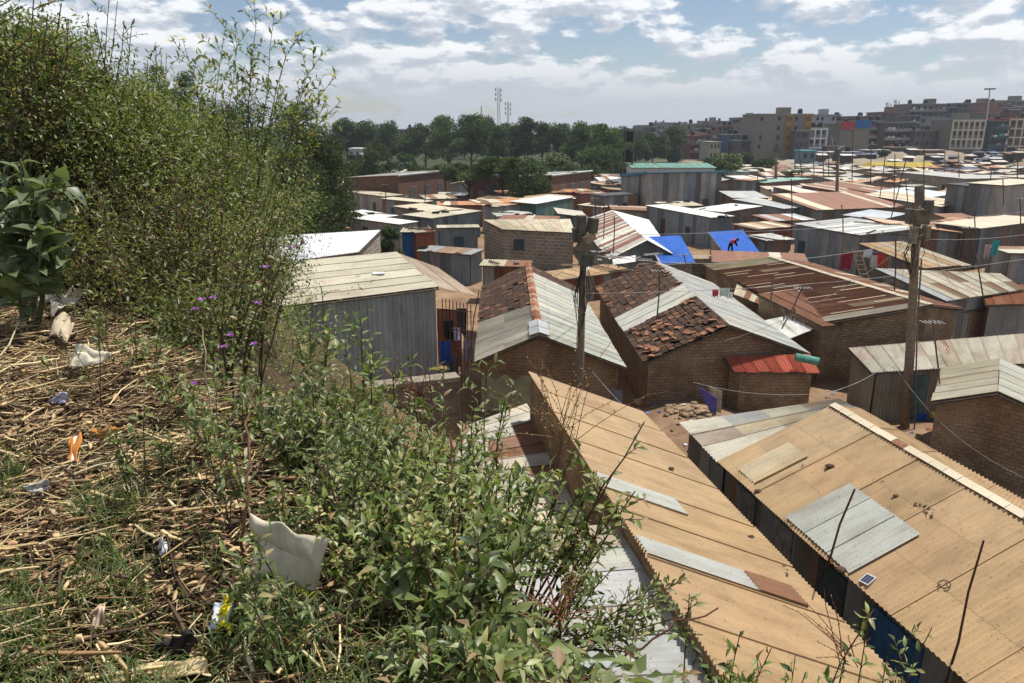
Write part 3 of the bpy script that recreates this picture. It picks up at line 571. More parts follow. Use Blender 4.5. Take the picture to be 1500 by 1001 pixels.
# ======== middle distance, each shack measured ========
S = [
 ('grey iron shed with pale flat roof just right of the dark trees', 508, 281, 562, 288, 2.8, 4, 3.0, W_GREY, P_OLIVE, dict(door=.75)),
 ('narrow shed with cream strip roof behind the cement shack', 557, 291, 617, 297, 2.9, 2.5, 3.2, W_DARK, P_CREAM, {}),
 ('cement block shack with thin cream roof above the white roofed shed', 575, 302, 633, 311, 2.8, 5, 3.15, MBG, P_CREAM, dict(win=None)),
 ('low shed with bright white roof at the edge of the dark trees', 512, 319, 585, 329, 2.6, 3, 2.9, W_LIGHT, P_WHITE, {}),
 ('thin white roofed shelter behind the bright white shed', 508, 310, 560, 319, 2.5, 2.5, 2.8, W_DARK, P_WHITE, dict(door=0)),
 ('dark blue-grey iron shack with tilted olive roof', 632, 320, 706, 309, 2.7, 5, 3.2, W_BLUE, P_OLIVE, dict(door=.6)),
 ('blue-grey iron shack with pale roof lip, left of the stone block house', 640, 334, 703, 333, 2.7, 2.2, 2.85, W_BLUE, P_OLIVE, dict(door=.5)),
 ('wrinkled iron shed with ragged grey roof below the blue-grey shack', 612, 367, 692, 373, 2.3, 2.6, 2.7, W_BLUE, pal((2, C_GREY, .2), (1, C_BROWN, .4)), dict(door=.3, rag=.2)),
 ('small blue walled shack hidden by the bushy tree', 586, 340, 608, 340, 2.5, 3, 2.9, (MP, (.02, .11, .30)), P_OLIVE, dict(door=0)),
 ('leaning shed with rust red sheet wall left of the blue-grey shack', 607, 341, 640, 339, 2.5, 3, 2.8, pal((1, (.28, .11, .06), .5)), P_RUST, dict(door=0)),
 ('olive roofed low shed in front of the stone block house', 702, 389, 776, 391, 2.4, 2.2, 2.9, W_RUST, pal((3, C_OLIVE, .2), (1, C_RUST, .6)), dict(door=0)),
 ('cream and rust roofed shack behind the tilted olive roof', 640, 301, 735, 300, 2.5, 5, 2.9, W_RUST, P_ORANGE, {}),
 ('shack with rusty red strips on its roof beside the stair of tin roofs', 700, 298, 785, 295, 2.6, 5, 3., W_DARK, P_ORANGE, {}),
 ('long rust roofed row house behind the white tented roof', 732, 284, 872, 281, 2.5, 5, 3.1, (MP, (.27, .12, .09)), pal((3, C_RUST, .6), (2, C_CREAM, .4), (2, C_ORANGE, .4)), dict(door=.9)),
 ('patchwork iron hut with grey upper sheets left of the green doors', 727, 303, 784, 296, 2.9, 3, 3.1, W_PATCH, P_ORANGE, dict(door=.25)),
 ('green sheet walled shack with sloping white roof', 785, 299, 840, 289, 3.0, 4.5, 3.5, W_TEAL, P_WHITE, dict(door=.15)),
 ('pink walled low house with rust roof left of the dark iron hut', 850, 284, 890, 283, 2.6, 4, 3., (MP, (.36, .16, .13)), P_RUST, dict(door=.5)),
 ('tan sand roofed shed beside the pink walled house', 845, 300, 884, 304, 1.6, 3, 2, W_RUST, P_CREAM, dict(door=0)),
 ('dark iron hut with a rust brown door under the tall lattice frame', 884, 287, 937, 284, 2.9, 4, 3.05, W_DARK, P_DARK, dict(door=.6)),
 ('shack with olive lean roof against the tall patched iron house', 978, 303, 1031, 301, 2.6, 4, 3.6, W_PATCH, P_OLIVE, dict(door=0)),
 ('blue-grey shed with thin white roof slanting down to the right', 945, 301, 1042, 319, 2.9, 3.5, 3.1, W_BLUE, P_WHITE, dict(door=.3, win=.7)),
 ('dark sheet walled shack with grey roof right of the tall iron house', 1072, 290, 1128, 290, 2.8, 6, 3.3, W_DARK, P_GALV, dict(door=.4)),
 ('rough stone shack under a bright white roof above the blue roofs', 1060, 311, 1118, 302, 2.9, 5, 3.1, MBD, P_WHITE, dict(door=0)),
 ('long dark iron shack with grey white roof and a ladder at its wall', 1163, 328, 1262, 345, 3.2, 6, 3.6, W_GREY, pal((2, C_GALV, .1), (2, (.62, .63, .6), .1)), dict(door=.12, win=None)),
 ('grey annex with pale roof joined to the right end of the ladder shack', 1262, 345, 1332, 343, 3.1, 6, 3.4, W_GREY, pal((1, (.6, .6, .56), .15)), dict(door=.5, win=.8)),
 ('big rust brown roofed house in the centre right with a tan stripe', 1196, 308, 1330, 303, 2.7, 8, 4.2, W_DARK, pal((5, (.27, .13, .08), .5), (1, C_CREAM, .3)), dict(door=.8)),
 ('rust and cream striped roof shack behind the big rust brown house', 1176, 284, 1252, 281, 2.8, 6, 3.6, W_DARK, P_STRIPE, {}),
 ('grey roofed shed just left of the big rust brown house', 1148, 306, 1182, 303, 2.7, 7, 3.4, W_GREY, P_GALV, dict(door=0)),
 ('shed with rust, grey and white striped roof in front of the grey one', 1130, 324, 1196, 322, 2.3, 5, 3.1, W_RUST, pal((2, C_RUST, .6), (2, C_GALV, .2), (1, C_WHITE, 0)), dict(door=0)),
 ('low tan patched roof shed right of the stone shack', 1108, 336, 1165, 331, 2.3, 4, 2.9, W_RUST, pal((2, C_CREAM, .25), (2, C_BROWN, .3), (2, C_TAN, .2)), dict(door=0, rag=.2)),
 ('small shed with torn white roof left of the long dark shack', 1122, 353, 1162, 350, 2.4, 3.4, 2.9, W_DARK, P_WHITE, dict(door=0, rag=.35)),
 ('tan patched roof shack behind the power pole transformer', 1350, 392, 1420, 388, 2.3, 6, 3.3, W_DARK, pal((3, C_TAN, .25), (2, C_OLIVE, .3)), dict(rag=.2, door=0)),
 ('orange rust roofed shack right of the power pole transformer', 1366, 330, 1408, 341, 2.9, 6, 3.9, W_DARK, P_ORANGE, dict(door=.3)),
 ('brown rusty roofed shack joined to the orange rust one', 1408, 341, 1464, 326, 2.9, 5, 3.6, W_DARK, pal((3, C_RUST, .6), (1, C_ORANGE, .3)), dict(door=.5)),
 ('dark walled tall shack with cream roof edge at the right border', 1436, 335, 1540, 322, 3.3, 5, 3.5, W_DARK, P_CREAM, dict(door=.2)),
 ('pale roofed two-level iron house near the right border', 1416, 268, 1474, 272, 5.2, 7, 5.6, W_PATCH, P_CREAM, dict(door=.7, win=.3)),
 ('dark iron house with a blue door at the right border', 1462, 277, 1545, 272, 4.6, 6, 4.9, W_DARK, P_DARK, dict(door=.45, win=.15)),
 ('grey white roofed shed with a blue tinge beyond the rust brown house', 1352, 291, 1398, 284, 2.6, 6, 3.4, W_GREY, pal((1, (.6, .68, .74), .02)), dict(door=0)),
 ('cream roofed shed left of the two-level iron house', 1378, 303, 1414, 296, 2.4, 9, 3.6, W_RUST, pal((2, C_CREAM, .2), (1, C_TAN, .3)), dict(door=0)),
 ('blue-grey roofed shed left of the power pole top', 1290, 322, 1330, 313, 2.6, 5, 3.2, W_DARK, pal((1, (.45, .5, .55), .05)), dict(door=0)),
 ('long grey walled compound house with dark windows and flat top', 1312, 252, 1412, 262, 3.2, 8, 3.3, MBG, P_GALV, dict(door=.75, win=.45)),
 ('rust gable shed with a pale left edge beyond the rust brown house', 1262, 286, 1312, 277, 2.7, 8, 3.9, W_RUST, P_RUST, dict(door=0)),
 ('brown rust roofed shed right of the pale edged one', 1300, 287, 1345, 284, 2.6, 6, 3.4, W_RUST, P_RUST, dict(door=0)),
 ('long cream walled shed with olive roof left of the striped roof', 1132, 281, 1178, 281, 2.4, 6, 2.9, (MP, (.5, .42, .3)), P_OLIVE, dict(door=0)),
 ('orange tan roofed shed in front of the olive one', 1122, 295, 1172, 292, 2.2, 4, 2.8, W_RUST, P_ORANGE, dict(door=0)),
 ('pale green roofed low house below the banana plants', 1120, 268, 1190, 262, 2.8, 4, 3.2, (MP, (.25, .14, .1)), P_TEAL, {}),
 ('small green-grey kiosk below the white flowering tree', 1088, 252, 1102, 251, 3.2, 3, 3.6, W_LIGHT, P_TEAL, dict(door=0)),
 ('stacked tan roofed kiosk right of the green-grey one', 1100, 265, 1126, 262, 3.2, 4, 3.5, W_DARK, P_ORANGE, {}),
 ('broad tan tin roof with loose junk between the two tiled gables', 798, 413, 928, 396, 1.7, 3.6, 1.8, W_RUST, pal((3, (.55, .40, .24), .22), (1, C_BROWN, .3)), dict(door=0, sw=.95)),
 ('brown patched roofs jumble left of the white roofed shed', 432, 340, 512, 334, 2.2, 7, 3.0, W_RUST, pal((3, C_BROWN, .4), (2, C_ORANGE, .4), (1, C_PALE, .3)), dict(door=0, rag=.25)),
 ('grey corrugated roof scrap shed just above the long white roof', 458, 338, 510, 331, 2.9, 2.2, 3.2, W_GREY, pal((1, (.32, .34, .36), .1)), dict(door=0)),
]
for s in S:
    kw = dict(s[10]); shed(s[0], *s[1:10], **kw)
# junk on the tan roof and beside the pole
# stone block house
sb = [G(735, 336, 3.1), G(842, 341, 3.1), G(838, 325, 3.4)+Vector((0, 2, 0)), G(707, 322, 3.4)]
broot2, bring2 = mono('stone block house with cream roof and one barred window in the centre', sb, MBG, pal((1, (.66, .60, .46), .14), jt=.04), 0, kind='block_house', cat='house', ins=.1, sw=1)
onwall(broot2, bring2[0], bring2[1], 1.35, 1.55, .75, .75, 'window', MGL, (.05, .07, .08), frame=(.08, .09, .1), bars=3)
# striped roof gable
g0, g1 = G(948, 352, 3.3), G(897, 308, 3.5)
gable('gable house with a roof of rusty brown and white strips left of the blue roofs', g0, g1, G(893, 380, 2.1), G(845, 325, 2.3), G(985, 372, 2.3), G(950, 322, 2.5), W_GREY, pal((4, (.27, .12, .08), .5), (4, (.72, .70, .62), .08), (2, (.5, .5, .45), .2), jt=.05), P_WHITE, rows=1, sw=.45, corr=False, kind='gable_house')
# blue roofed houses
def bluehouse(label, q, wl, extra):
    root, ring = mono(label, q, MBG, P_BLUE, 0, pitch=.18, kind='gable_house', cat='house', sw=3, rag=0)
    mb = MB(); a, b, c_, d_ = [Vector(p) for p in q]
    mb2 = MB(); l0 = a+Vector((-1.9, .4, -.15)); l1 = d_+Vector((-1.9, .4, -1.1)); sheets(mb2, l0, l1, d_+Vector((0, 0, .02)), d_+Vector((.02, .3, .02)), .8, 1, False, P_WHITE)
    trim(root, [d_, a], .08, .1, (.35, .38, .42), 'barge_board'); trim(root, [a, b], .08, .1, (.45, .5, .6), 'gutter'); return root
bluehouse('small house with vivid blue ribbed roof, left one of the two', [G(968, 387, 1.9), G(1018, 384, 1.9), G(997, 345, 3.0), G(944, 347, 3.0)], 0, 0)
bluehouse('small house with vivid blue ribbed roof, right one with a person on it', [G(1063, 373, 2.0), G(1112, 369, 2.0), G(1088, 337, 3.0), G(1038, 340, 3.0)], 0, 0)
t_ = thing('wooden_gable_frame', 'pale triangular roof frame on the left of the blue roofed house', 'frame', tuple(G(944, 385, 0)))
mb = MB(); tp = G(944, 347, 3.02); fl = G(922, 374, 1.9); mb.bar(tp, fl, .12, .06, (.45, .47, .48)); mb.bar(tp, G(968, 387, 1.9), .12, .06, (.45, .47, .48)); mb.bar(fl, G(968, 387, 1.9), .07, .05, (.4, .4, .4)); mb.bar(tp+Vector((0, .6, 0)), fl+Vector((0, .6, 0)), .12, .06, (.45, .47, .48)); mb.build('rafter', MW, t_)
# tall patched iron house (two levels) with blue edge
q = [G(947, 253, 5.6), G(1061, 251, 5.6)]; d = (q[1]-q[0]).normalized(); bk = Vector((-d.y, d.x, 0))*8-Vector((0, 0, .75))
tr, tring = mono('tall two-level house walled with patched grey and white iron sheets under a blue roof edge', [q[0], q[1], q[1]+bk, q[0]+bk], W_PATCH, P_TEAL, -.1, kind='iron_house', cat='house', edge=False)
trim(tr, [q[0]+bk, q[0], q[1], q[1]+bk], .1, .35, (.08, .25, .33)); onwall(tr, tring[0], tring[1], 5, .1, 1, 2, 'door', MW, (.2, .24, .27)); onwall(tr, tring[0], tring[1], 8.5, .1, .9, 2, 'door', MW, (.12, .13, .14))
q = [G(925, 249, 5.4), G(1045, 243, 5.4)]; q = [G(925, 246, 4.6), G(1050, 246, 4.6)]; d = (q[1]-q[0]).normalized(); bk = Vector((-d.y, d.x, 0))*7+Vector((0, 0, .5))
gr_, ggr = mono('long house with pale green roof and whitewashed wall behind the tall iron house', [q[0], q[1], q[1]+bk, q[0]+bk], (MP, (.5, .52, .48)), P_TEAL, -.1, kind='long_house', cat='house'); onwall(gr_, ggr[0], ggr[1], 2, 1.2, 1.1, 1, 'window', MGL, (.04, .05, .05), frame=(.3, .3, .3))
# brown school-like blocks in front of the trees
for lb_, x0, y0, x1, y1, h, dp in (('brown two-room block with a pale roof line left of the spreading tree', 583, 257, 662, 249, 5.0, 9), ('dark brown block half hidden behind the spreading trees', 690, 256, 800, 255, 4.6, 8), ('brown block with pale green roof right of the spreading trees', 808, 257, 868, 250, 4.8, 9)):
    a, b = G(x0, y0, h), G(x1, y1, h); d = (b-a).normalized(); bk = Vector((-d.y, d.x, 0))*dp-Vector((0, 0, .12*dp/2))
    r_, rg = mono(lb_, [a, b, b+bk, a+bk], (MP, (.17, .10, .07)), P_GALV, -.1, kind='brown_block', cat='building'); Lw = (b-a).length
    for k in range(3): onwall(r_, rg[0], rg[1], Lw*(.25+.25*k), 1.8, 1.3, 1.4, 'window', MGL, (.10, .11, .11), frame=(.3, .3, .28))
    onwall(r_, rg[0], rg[1], Lw*.12, .1, 1, 2.2, 'door', MW, (.3, .28, .22))
    trim(r_, [a, b], .2, .2, (.5, .6, .55))

# ======== filler: the rest of the roofs, row upon row ========
occ = []
for o in COL.objects:
    if o.type == 'MESH' and o.name.startswith(('roof', 'wall')):
        for v in list(o.data.vertices)[::max(1, len(o.data.vertices)//60)]: occ.append((v.co.x, v.co.y))
occ = np.array(occ)
P_W2 = pal((3, C_WHITE, .05), (2, C_GALV, .3), (1, C_CREAM, .25), (1, C_RUST, .6))
KIN = [('rust roofed', P_RUST), ('tan roofed', pal((3, C_TAN, .2), (2, C_CREAM, .3))), ('grey roofed', P_GALV), ('pale roofed', P_PALE), ('white roofed', P_W2), ('cream roofed', pal((3, C_CREAM, .2), (1, C_BROWN, .4), (1, C_GALV, .3))), ('patchwork roofed', P_MIX), ('orange roofed', P_ORANGE)]
WAL = [W_GREY, W_DARK, W_BLUE, MBD, MBG, W_RUST, (MP, (.35, .25, .17)), W_PATCH]
fill = []; Yc = 34.0
cand = []
y = 46.0
while y < 262:
    step = 5.6+ y*.012; x = -.16*y-6 if y > 60 else -2
    xmax = y*.73+6
    while x < xmax:
        cand.append((x+R.uniform(-1, 1), y+R.uniform(-1.6, 1.6))); x += R.uniform(5.2, 7.8)
    y += step
for (x, y) in cand:
    px, py = proj(x, y, 2)
    if px < 500 or px > 1530: continue
    if px < 880 and y > 128: continue
    if 900 < px < 1075 and y > 150: continue
    if y > 186 and x > 74 and x < 192: continue
    if y > 186 and px < 1240: continue
    w_, d_ = R.uniform(3.5, 6.5), R.uniform(3, 4.8)
    if len(occ) and np.min(np.hypot(occ[:, 0]-x-0, occ[:, 1]-y)) < 3.0: continue
    if T(x, y) > 1.2: continue
    fill.append((x, y, w_, d_, px, py))
rows_ = {}
for f in fill:
    ki = R.choices(range(len(KIN)), [5, 3, 3, 2, 1.2, 1, 3, 2])[0]; rows_.setdefault((int(f[1]//22), ki), []).append(f)
ORD = ['first', 'second', 'third', 'fourth', 'fifth', 'sixth', 'seventh', 'eighth', 'ninth', 'tenth', 'eleventh', 'twelfth', 'thirteenth', 'fourteenth']
DIST = {2: 'nearest', 3: 'near', 4: 'near middle', 5: 'middle', 6: 'upper middle', 7: 'far middle', 8: 'far', 9: 'farther', 10: 'very far', 11: 'farthest'}
nf = 0
for (ry, ki), fs in sorted(rows_.items()):
    fs.sort(key=lambda f: f[4])
    for n, (x, y, w_, d_, px, py) in enumerate(fs):
        kn, st = KIN[ki]; a = R.uniform(-.25, .35)+(math.pi/2 if R.random() < .35 else 0); ca, sa = math.cos(a), math.sin(a)
        z0 = T(x, y); h = R.uniform(2.1, 2.6)+z0; hb_ = h+R.uniform(.0, .55)
        def W(u, v, z): return Vector((x+u*ca-v*sa, y+u*sa+v*ca, z))
        lab = '%s %s shack from the left in the %s row of the crowded settlement' % (ORD[n] if n < 14 else 'last', kn, DIST.get(ry, 'farthest'))
        wl = R.choice(WAL)
        if R.random() < .5:
            mono(lab, [W(-w_/2, -d_/2, h), W(w_/2, -d_/2, h), W(w_/2, d_/2, hb_), W(-w_/2, d_/2, hb_)], wl, st, z0-.3, corr=False, group='shacks of the crowded settlement')
            rt = COL.objects[-1]
        else:
            gable(lab, W(0, -d_/2, hb_), W(0, d_/2, hb_), W(-w_/2, -d_/2, h), W(-w_/2, d_/2, h), W(w_/2, -d_/2, h), W(w_/2, d_/2, h), wl, st, st, z0-.3, 1, False, 'shack', 'shack', 'shacks of the crowded settlement', ins=.2)
        nf += 1
print('fillers', nf)

# ======== poles, wires, aerials ========
def pole(label, base, top, r0, r1, name='power_pole', col=(.27, .22, .165)):
    root = thing(name, label, 'pole', tuple(base)); mb = MB(); b = Vector(base); t = Vector(top)
    mb.tube([b-Vector((0, 0, .3)), b.lerp(t, .35)+Vector((.02, 0, 0)), b.lerp(t, .7), t], [r0, r0*.9+r1*.1, (r0+r1)/2, r1], 12, col); mb.build('shaft', MBK, root, True); return root
def wire(a, b, sag, r, label, col=(.05, .05, .05), name='overhead_cable', n=14, group=None):
    a, b = Vector(a), Vector(b); mb = MB(); mb.tube([a.lerp(b, i/n)-Vector((0, 0, sag*4*(i/n)*(1-i/n))) for i in range(n+1)], r, 4, col)
    o = mb.build(name, MP); tag(o, label, 'cable', group); return o
p1b = D(847, 575, 25.0); p1b.z = 0; p1t = D(857, 318, p1b.y)
p1 = pole('wooden power pole crowded with meter boxes in the centre', p1b, p1t, .14, .10)
def mbox(parent, px, py, w_, h_, dp, tilt=0, yaw=0, tint=(.12, .12, .10), name='meter_box', y=None):
    w_, h_, dp = w_*.78, h_*.8, dp*.8; tint = tuple(q*1.5 for q in tint)
    c = D(px, py, (y or parent.location.y)); mb = MB(); M = Matrix.Rotation(tilt, 3, 'Y') @ Matrix.Rotation(yaw, 3, 'Z')
    mb.box(c, (w_, dp, h_), M, tint); mb.box(c+M @ Vector((0, -dp/2-.015, 0)), (w_*.8, .02, h_*.8), M, tuple(x*.8 for x in tint)); mb.box(c+M @ Vector((0, 0, h_/2+.015)), (w_*1.1, dp*1.1, .03), M, tuple(min(1, x*1.6) for x in tint)); return mb.build(name, MW, parent)
for a_ in ((851, 330, .38, .75, .3, 0, .2, (.10, .10, .085)), (868, 331, .36, .6, .34, .1, .7, (.11, .11, .09)), (845, 345, .3, .55, .3, -.1, .3, (.09, .09, .08)), (853, 361, .42, .5, .3, .55, .2, (.15, .13, .10)), (862, 350, .55, .3, .4, -.4, .5, (.30, .22, .14)), (858, 381, .55, .5, .36, .05, .1, (.10, .11, .085)), (868, 378, .3, .5, .3, 0, .8, (.12, .12, .1))): mbox(p1, *a_, y=p1b.y-.15)
mb = MB(); 
for k in range(16):
    x_ = R.uniform(-.28, .28); y0 = R.uniform(-.3, .1); zt = D(855, 385+R.uniform(-5, 20), p1b.y).z; ln = R.uniform(1, 2.4)
    mb.tube([(p1b.x+x_*.6+.1, p1b.y-.2, zt), (p1b.x+x_+R.uniform(-.2, .2)+.05, p1b.y-.25, zt-ln*.5), (p1b.x+x_*.8, p1b.y-.2, zt-ln)], .012, 4, (.03, .03, .03))
mb.build('hanging_wires', MP, p1)
p2b = G(1326, 627, 0); p2t = D(1346, 278, p2b.y)
p2 = pole('thick wooden power pole with a transformer platform on the right', p2b, p2t, .165, .115, col=(.29, .225, .16))
mbox(p2, 1345, 318, .85, .62, .5, 0, .1, (.15, .125, .085), 'transformer', y=p2b.y-.1); mbox(p2, 1338, 345, .3, .7, .25, 0, 0, (.22, .2, .15), y=p2b.y-.3); mbox(p2, 1356, 342, .28, .6, .25, 0, .3, (.2, .17, .11), y=p2b.y-.25); mbox(p2, 1332, 316, .25, .5, .3, .05, .5, (.13, .12, .1), y=p2b.y-.2); mbox(p2, 1360, 305, .25, .6, .3, -.05, .4, (.13, .12, .1), y=p2b.y-.2)
mb = MB(); mb.tube([D(1347, 300, p2b.y), D(1347, 272, p2b.y)], .16, 10, (.2, .18, .14)); mb.build('insulator_can', MW, p2)
mb = MB(); a = D(1318, 352, p2b.y-.3); b = D(1376, 330, p2b.y-.3); mb.bar(D(1330, 352, p2b.y-.25), D(1362, 340, p2b.y-.3), .05, .05, (.4, .38, .33))
for k in range(14):
    x0 = R.uniform(1328, 1352); mb.tube([D(x0, 350+R.uniform(-6, 6), p2b.y-.3), D(x0+R.uniform(-22, 10), 362+R.uniform(0, 15), p2b.y-.4), D(1338+R.uniform(-5, 5), 380+R.uniform(0, 30), p2b.y-.25)], .012, 4, (.03, .03, .03))
mb.build('hanging_wires', MP, p2)
mb = MB(); mb.tube([p2b+Vector((.3, -.1, 0)), D(1344, 470, p2b.y-.2), D(1350, 380, p2b.y-.2)], .03, 5, (.2, .18, .15)); mb.build('conduit', MW, p2)
# far power pole, lattice frame, flood-light mast, masts
b = G(1224, 322, 0); p3 = pole('leaning power pole with crooked meter boxes above the rust roofs', b, D(1228, 224, b.y), .22, .14)
for a_ in ((1226, 224, .9, .8, .5, .5, 0, (.12, .12, .11)), (1232, 219, .7, .5, .4, -.6, 0, (.2, .2, .18)), (1222, 232, .6, .8, .4, -.3, 0, (.1, .1, .1))): mbox(p3, *a_, y=b.y)
mb = MB(); mb.bar(D(1208, 214, b.y), D(1240, 214, b.y), .1, .1, (.4, .4, .38)); mb.bar(D(1218, 200, b.y), D(1226, 240, b.y), .06, .06, (.5, .5, .5)); mb.build('cross_arm', MW, p3)
b = G(1136, 286, 0); p4 = pole('tall thin power pole below the ochre striped flats', b, D(1137, 222, b.y), .25, .18); mbox(p4, 1137, 220, 1.6, .7, .5, .1, 0, (.13, .11, .1), y=b.y)
b = G(1354, 262, 0)
b = G(653, 300, 0); pole('dark wooden pole in front of the brown two-room block', b, D(654, 240, b.y), .2, .15)
b = G(918, 283, 0); t4 = thing('lattice_tower', 'dark lattice frame tower holding two black tanks beside the green trees', 'tower', tuple(b)); zt = D(918, 186, b.y).z
mb = MB(); wd = .75
for sx_ in (-1, 1):
    for sy_ in (-1, 1): mb.tube([(b.x+sx_*wd, b.y+sy_*wd, 0), (b.x+sx_*wd, b.y+sy_*wd, zt)], .09, 5, (.16, .13, .11))
k = 0; z = 0
while z < zt-1.4:
    for s in (-1, 1): mb.bar((b.x-wd*s, b.y-wd, z), (b.x+wd*s, b.y-wd, z+1.4), .06, .06, (.16, .13, .11)); mb.bar((b.x+wd, b.y-wd*s, z), (b.x+wd, b.y+wd*s, z+1.4), .06, .06, (.16, .13, .11))
    z += 1.4
mb.build('lattice', MW, t4)
for zz in (zt-1.4, zt-4.8): mb = MB(); mb.tube([(b.x, b.y, zz-1.1), (b.x, b.y, zz-.9), (b.x, b.y, zz+.6), (b.x, b.y, zz+.95), (b.x, b.y, zz+1.1)], [.8, .95, .95, .5, .25], 14, (.012, .012, .014)); mb.build('tank', MP, t4)
b = G(1440, 236, 0); zt = D(1450, 131, b.y).z; t5 = thing('floodlight_mast', 'tall pale floodlight mast rising over the flats on the right', 'mast', tuple(b))
mb = MB(); bx = D(1450, 131, b.y).x; mb.tube([(b.x, b.y, 0), ((b.x+bx)/2, b.y, zt/2), (bx, b.y, zt)], [.42, .3, .18], 8, (.5, .47, .4)); mb.build('shaft', MP, t5)
for k in range(6):
    an = k*math.pi/3; mb = MB(); mb.box((bx+math.cos(an)*1.3, b.y+math.sin(an)*1.3, zt+.1), (.9, .9, .45), an, (.25, .25, .27)); mb.bar((bx, b.y, zt), (bx+math.cos(an)*1.3, b.y+math.sin(an)*1.3, zt), .1, .1, (.3, .3, .3)); mb.build('floodlight', MP, t5)
for px, pt, Y, w_, lab in ((730, 128, 420, 1.1, 'taller lattice phone mast with drum antennas above the tree line'), (744, 149, 430, .7, 'shorter lattice phone mast right of the taller one'), (705, 155, 440, .4, 'thin rod mast left of the lattice phone masts'), (1301, 150, 470, .9, 'short roof mast with drums above the dark flats'), (1313, 146, 470, .9, 'short tilted roof mast right of the drum one')):
    zt = D(px, pt, Y).z; x_ = D(px, pt, Y).x; t6 = thing('phone_mast', lab, 'mast', (x_, Y, T(x_, Y))); mb = MB(); z = T(x_, Y)
    for a_ in (0, 2.1, 4.2): mb.tube([(x_+math.cos(a_)*w_, Y+math.sin(a_)*w_, z), (x_+math.cos(a_)*w_*.5, Y+math.sin(a_)*w_*.5, zt)], .12, 4, (.32, .3, .3))
    q = 0
    while z+q < zt-1.5: mb.bar((x_-w_*.8, Y-w_*.5, z+q), (x_+w_*.8, Y-w_*.5, z+q+1.5), .1, .1, (.42, .25, .22) if (q//6) % 2 else (.5, .5, .5)); mb.bar((x_+w_*.8, Y-w_*.5, z+q), (x_-w_*.8, Y-w_*.5, z+q+1.5), .1, .1, (.42, .25, .22) if (q//6) % 2 else (.5, .5, .5)); q += 1.5
    mb.build('lattice', MP, t6)
    if w_ > .6:
        for dz in (2, 4.5, 7): mb = MB(); mb.tube([(x_-1.4, Y-1, zt-dz), (x_-1.4, Y-1, zt-dz+1.6)], .35, 8, (.6, .6, .6)); mb.build('antenna_drum', MP, t6); mb = MB(); mb.tube([(x_+1.4, Y-1, zt-dz-.5), (x_+1.4, Y-1, zt-dz+1.2)], .35, 8, (.6, .6, .6)); mb.build('antenna_drum', MP, t6)
# cables
A1 = D(862, 388, p1b.y); A2 = D(1340, 352, p2b.y)
wire(D(850, 430, p1b.y), D(1550, 372, 27), .35, .009, 'lower pale cable from the centre pole past the thick pole', (.35, .35, .35))
wire(D(865, 345, p1b.y), D(1550, 305, 33), .25, .009, 'upper cable running from the meter boxes to the right edge', (.3, .3, .3))
wire(D(855, 372, p1b.y), D(1340, 352, p2b.y-.2), .55, .009, 'pale sagging cable between the two big poles', (.4, .4, .4))
wire(D(1345, 345, p2b.y), G(1060, 500, 3.4), .5, .008, 'cable dropping from the thick pole to the tiled gable', (.3, .3, .3))
wire(D(1345, 350, p2b.y), D(1560, 333, 30), .2, .009, 'cable going right from the thick pole', (.35, .35, .35))
wire(G(1215, 575, 1.9), G(1345, 500, 3.2), .3, .009, 'loose pale cable over the alley below the lean-to', (.45, .45, .42))
wire(G(1215, 575, 1.9), G(1015, 560, 2.2), .25, .008, 'loose cable hanging along the brick wall of the red lean-to', (.4, .38, .34))
wire(G(1310, 535, 2.2), G(1500, 700, 2.4), .5, .008, 'loose cable from the lean-to to the small brick house', (.3, .3, .3))
for i, (x0, y0, x1, y1, n_) in enumerate(((980, 525, 1012, 577, 'left'), (985, 525, 1025, 573, 'right'))): wire(G(x0, y0, 2.3), G(x1, y1, .6), .1, .009, '%s one of two white cords from the tiled roof eave to the earth heap' % n_, (.6, .58, .5), 'guy_cord', 6)
# leaning sticks, aerial poles
def stick(label, px, py, z, tx, ty, Y=None, r=.02, col=(.10, .06, .045), cat='stick', name='wooden_stick', kink=.03):
    b = G(px, py, z); t = D(tx, ty, Y or b.y); mb = MB(); L_ = (t-b).length
    mb.tube([b, b.lerp(t, .3)+Vector((kink*L_*.4, 0, 0)), b.lerp(t, .65)-Vector((kink*L_*.3, 0, 0)), t], r, 6, col, r*.7); o = mb.build(name, MBK); tag(o, label, cat); return o
stick('thin bent pole standing between the two tan roofs', 1200, 852, 1.8, 1252, 717, 12.2, .028)
stick('thin dark branch pole rising over the big tan roof at lower right', 1385, 1001, 2.0, 1441, 792, 10.2, .024)
stick('thin aerial pole at the ridge end of the pale roofed gable', 786, 545, 1.6, 781, 462, None, .03)
stick('leaning rust coloured rod at the railing beside the iron shed', 683, 540, 2.2, 702, 425, None, .025)
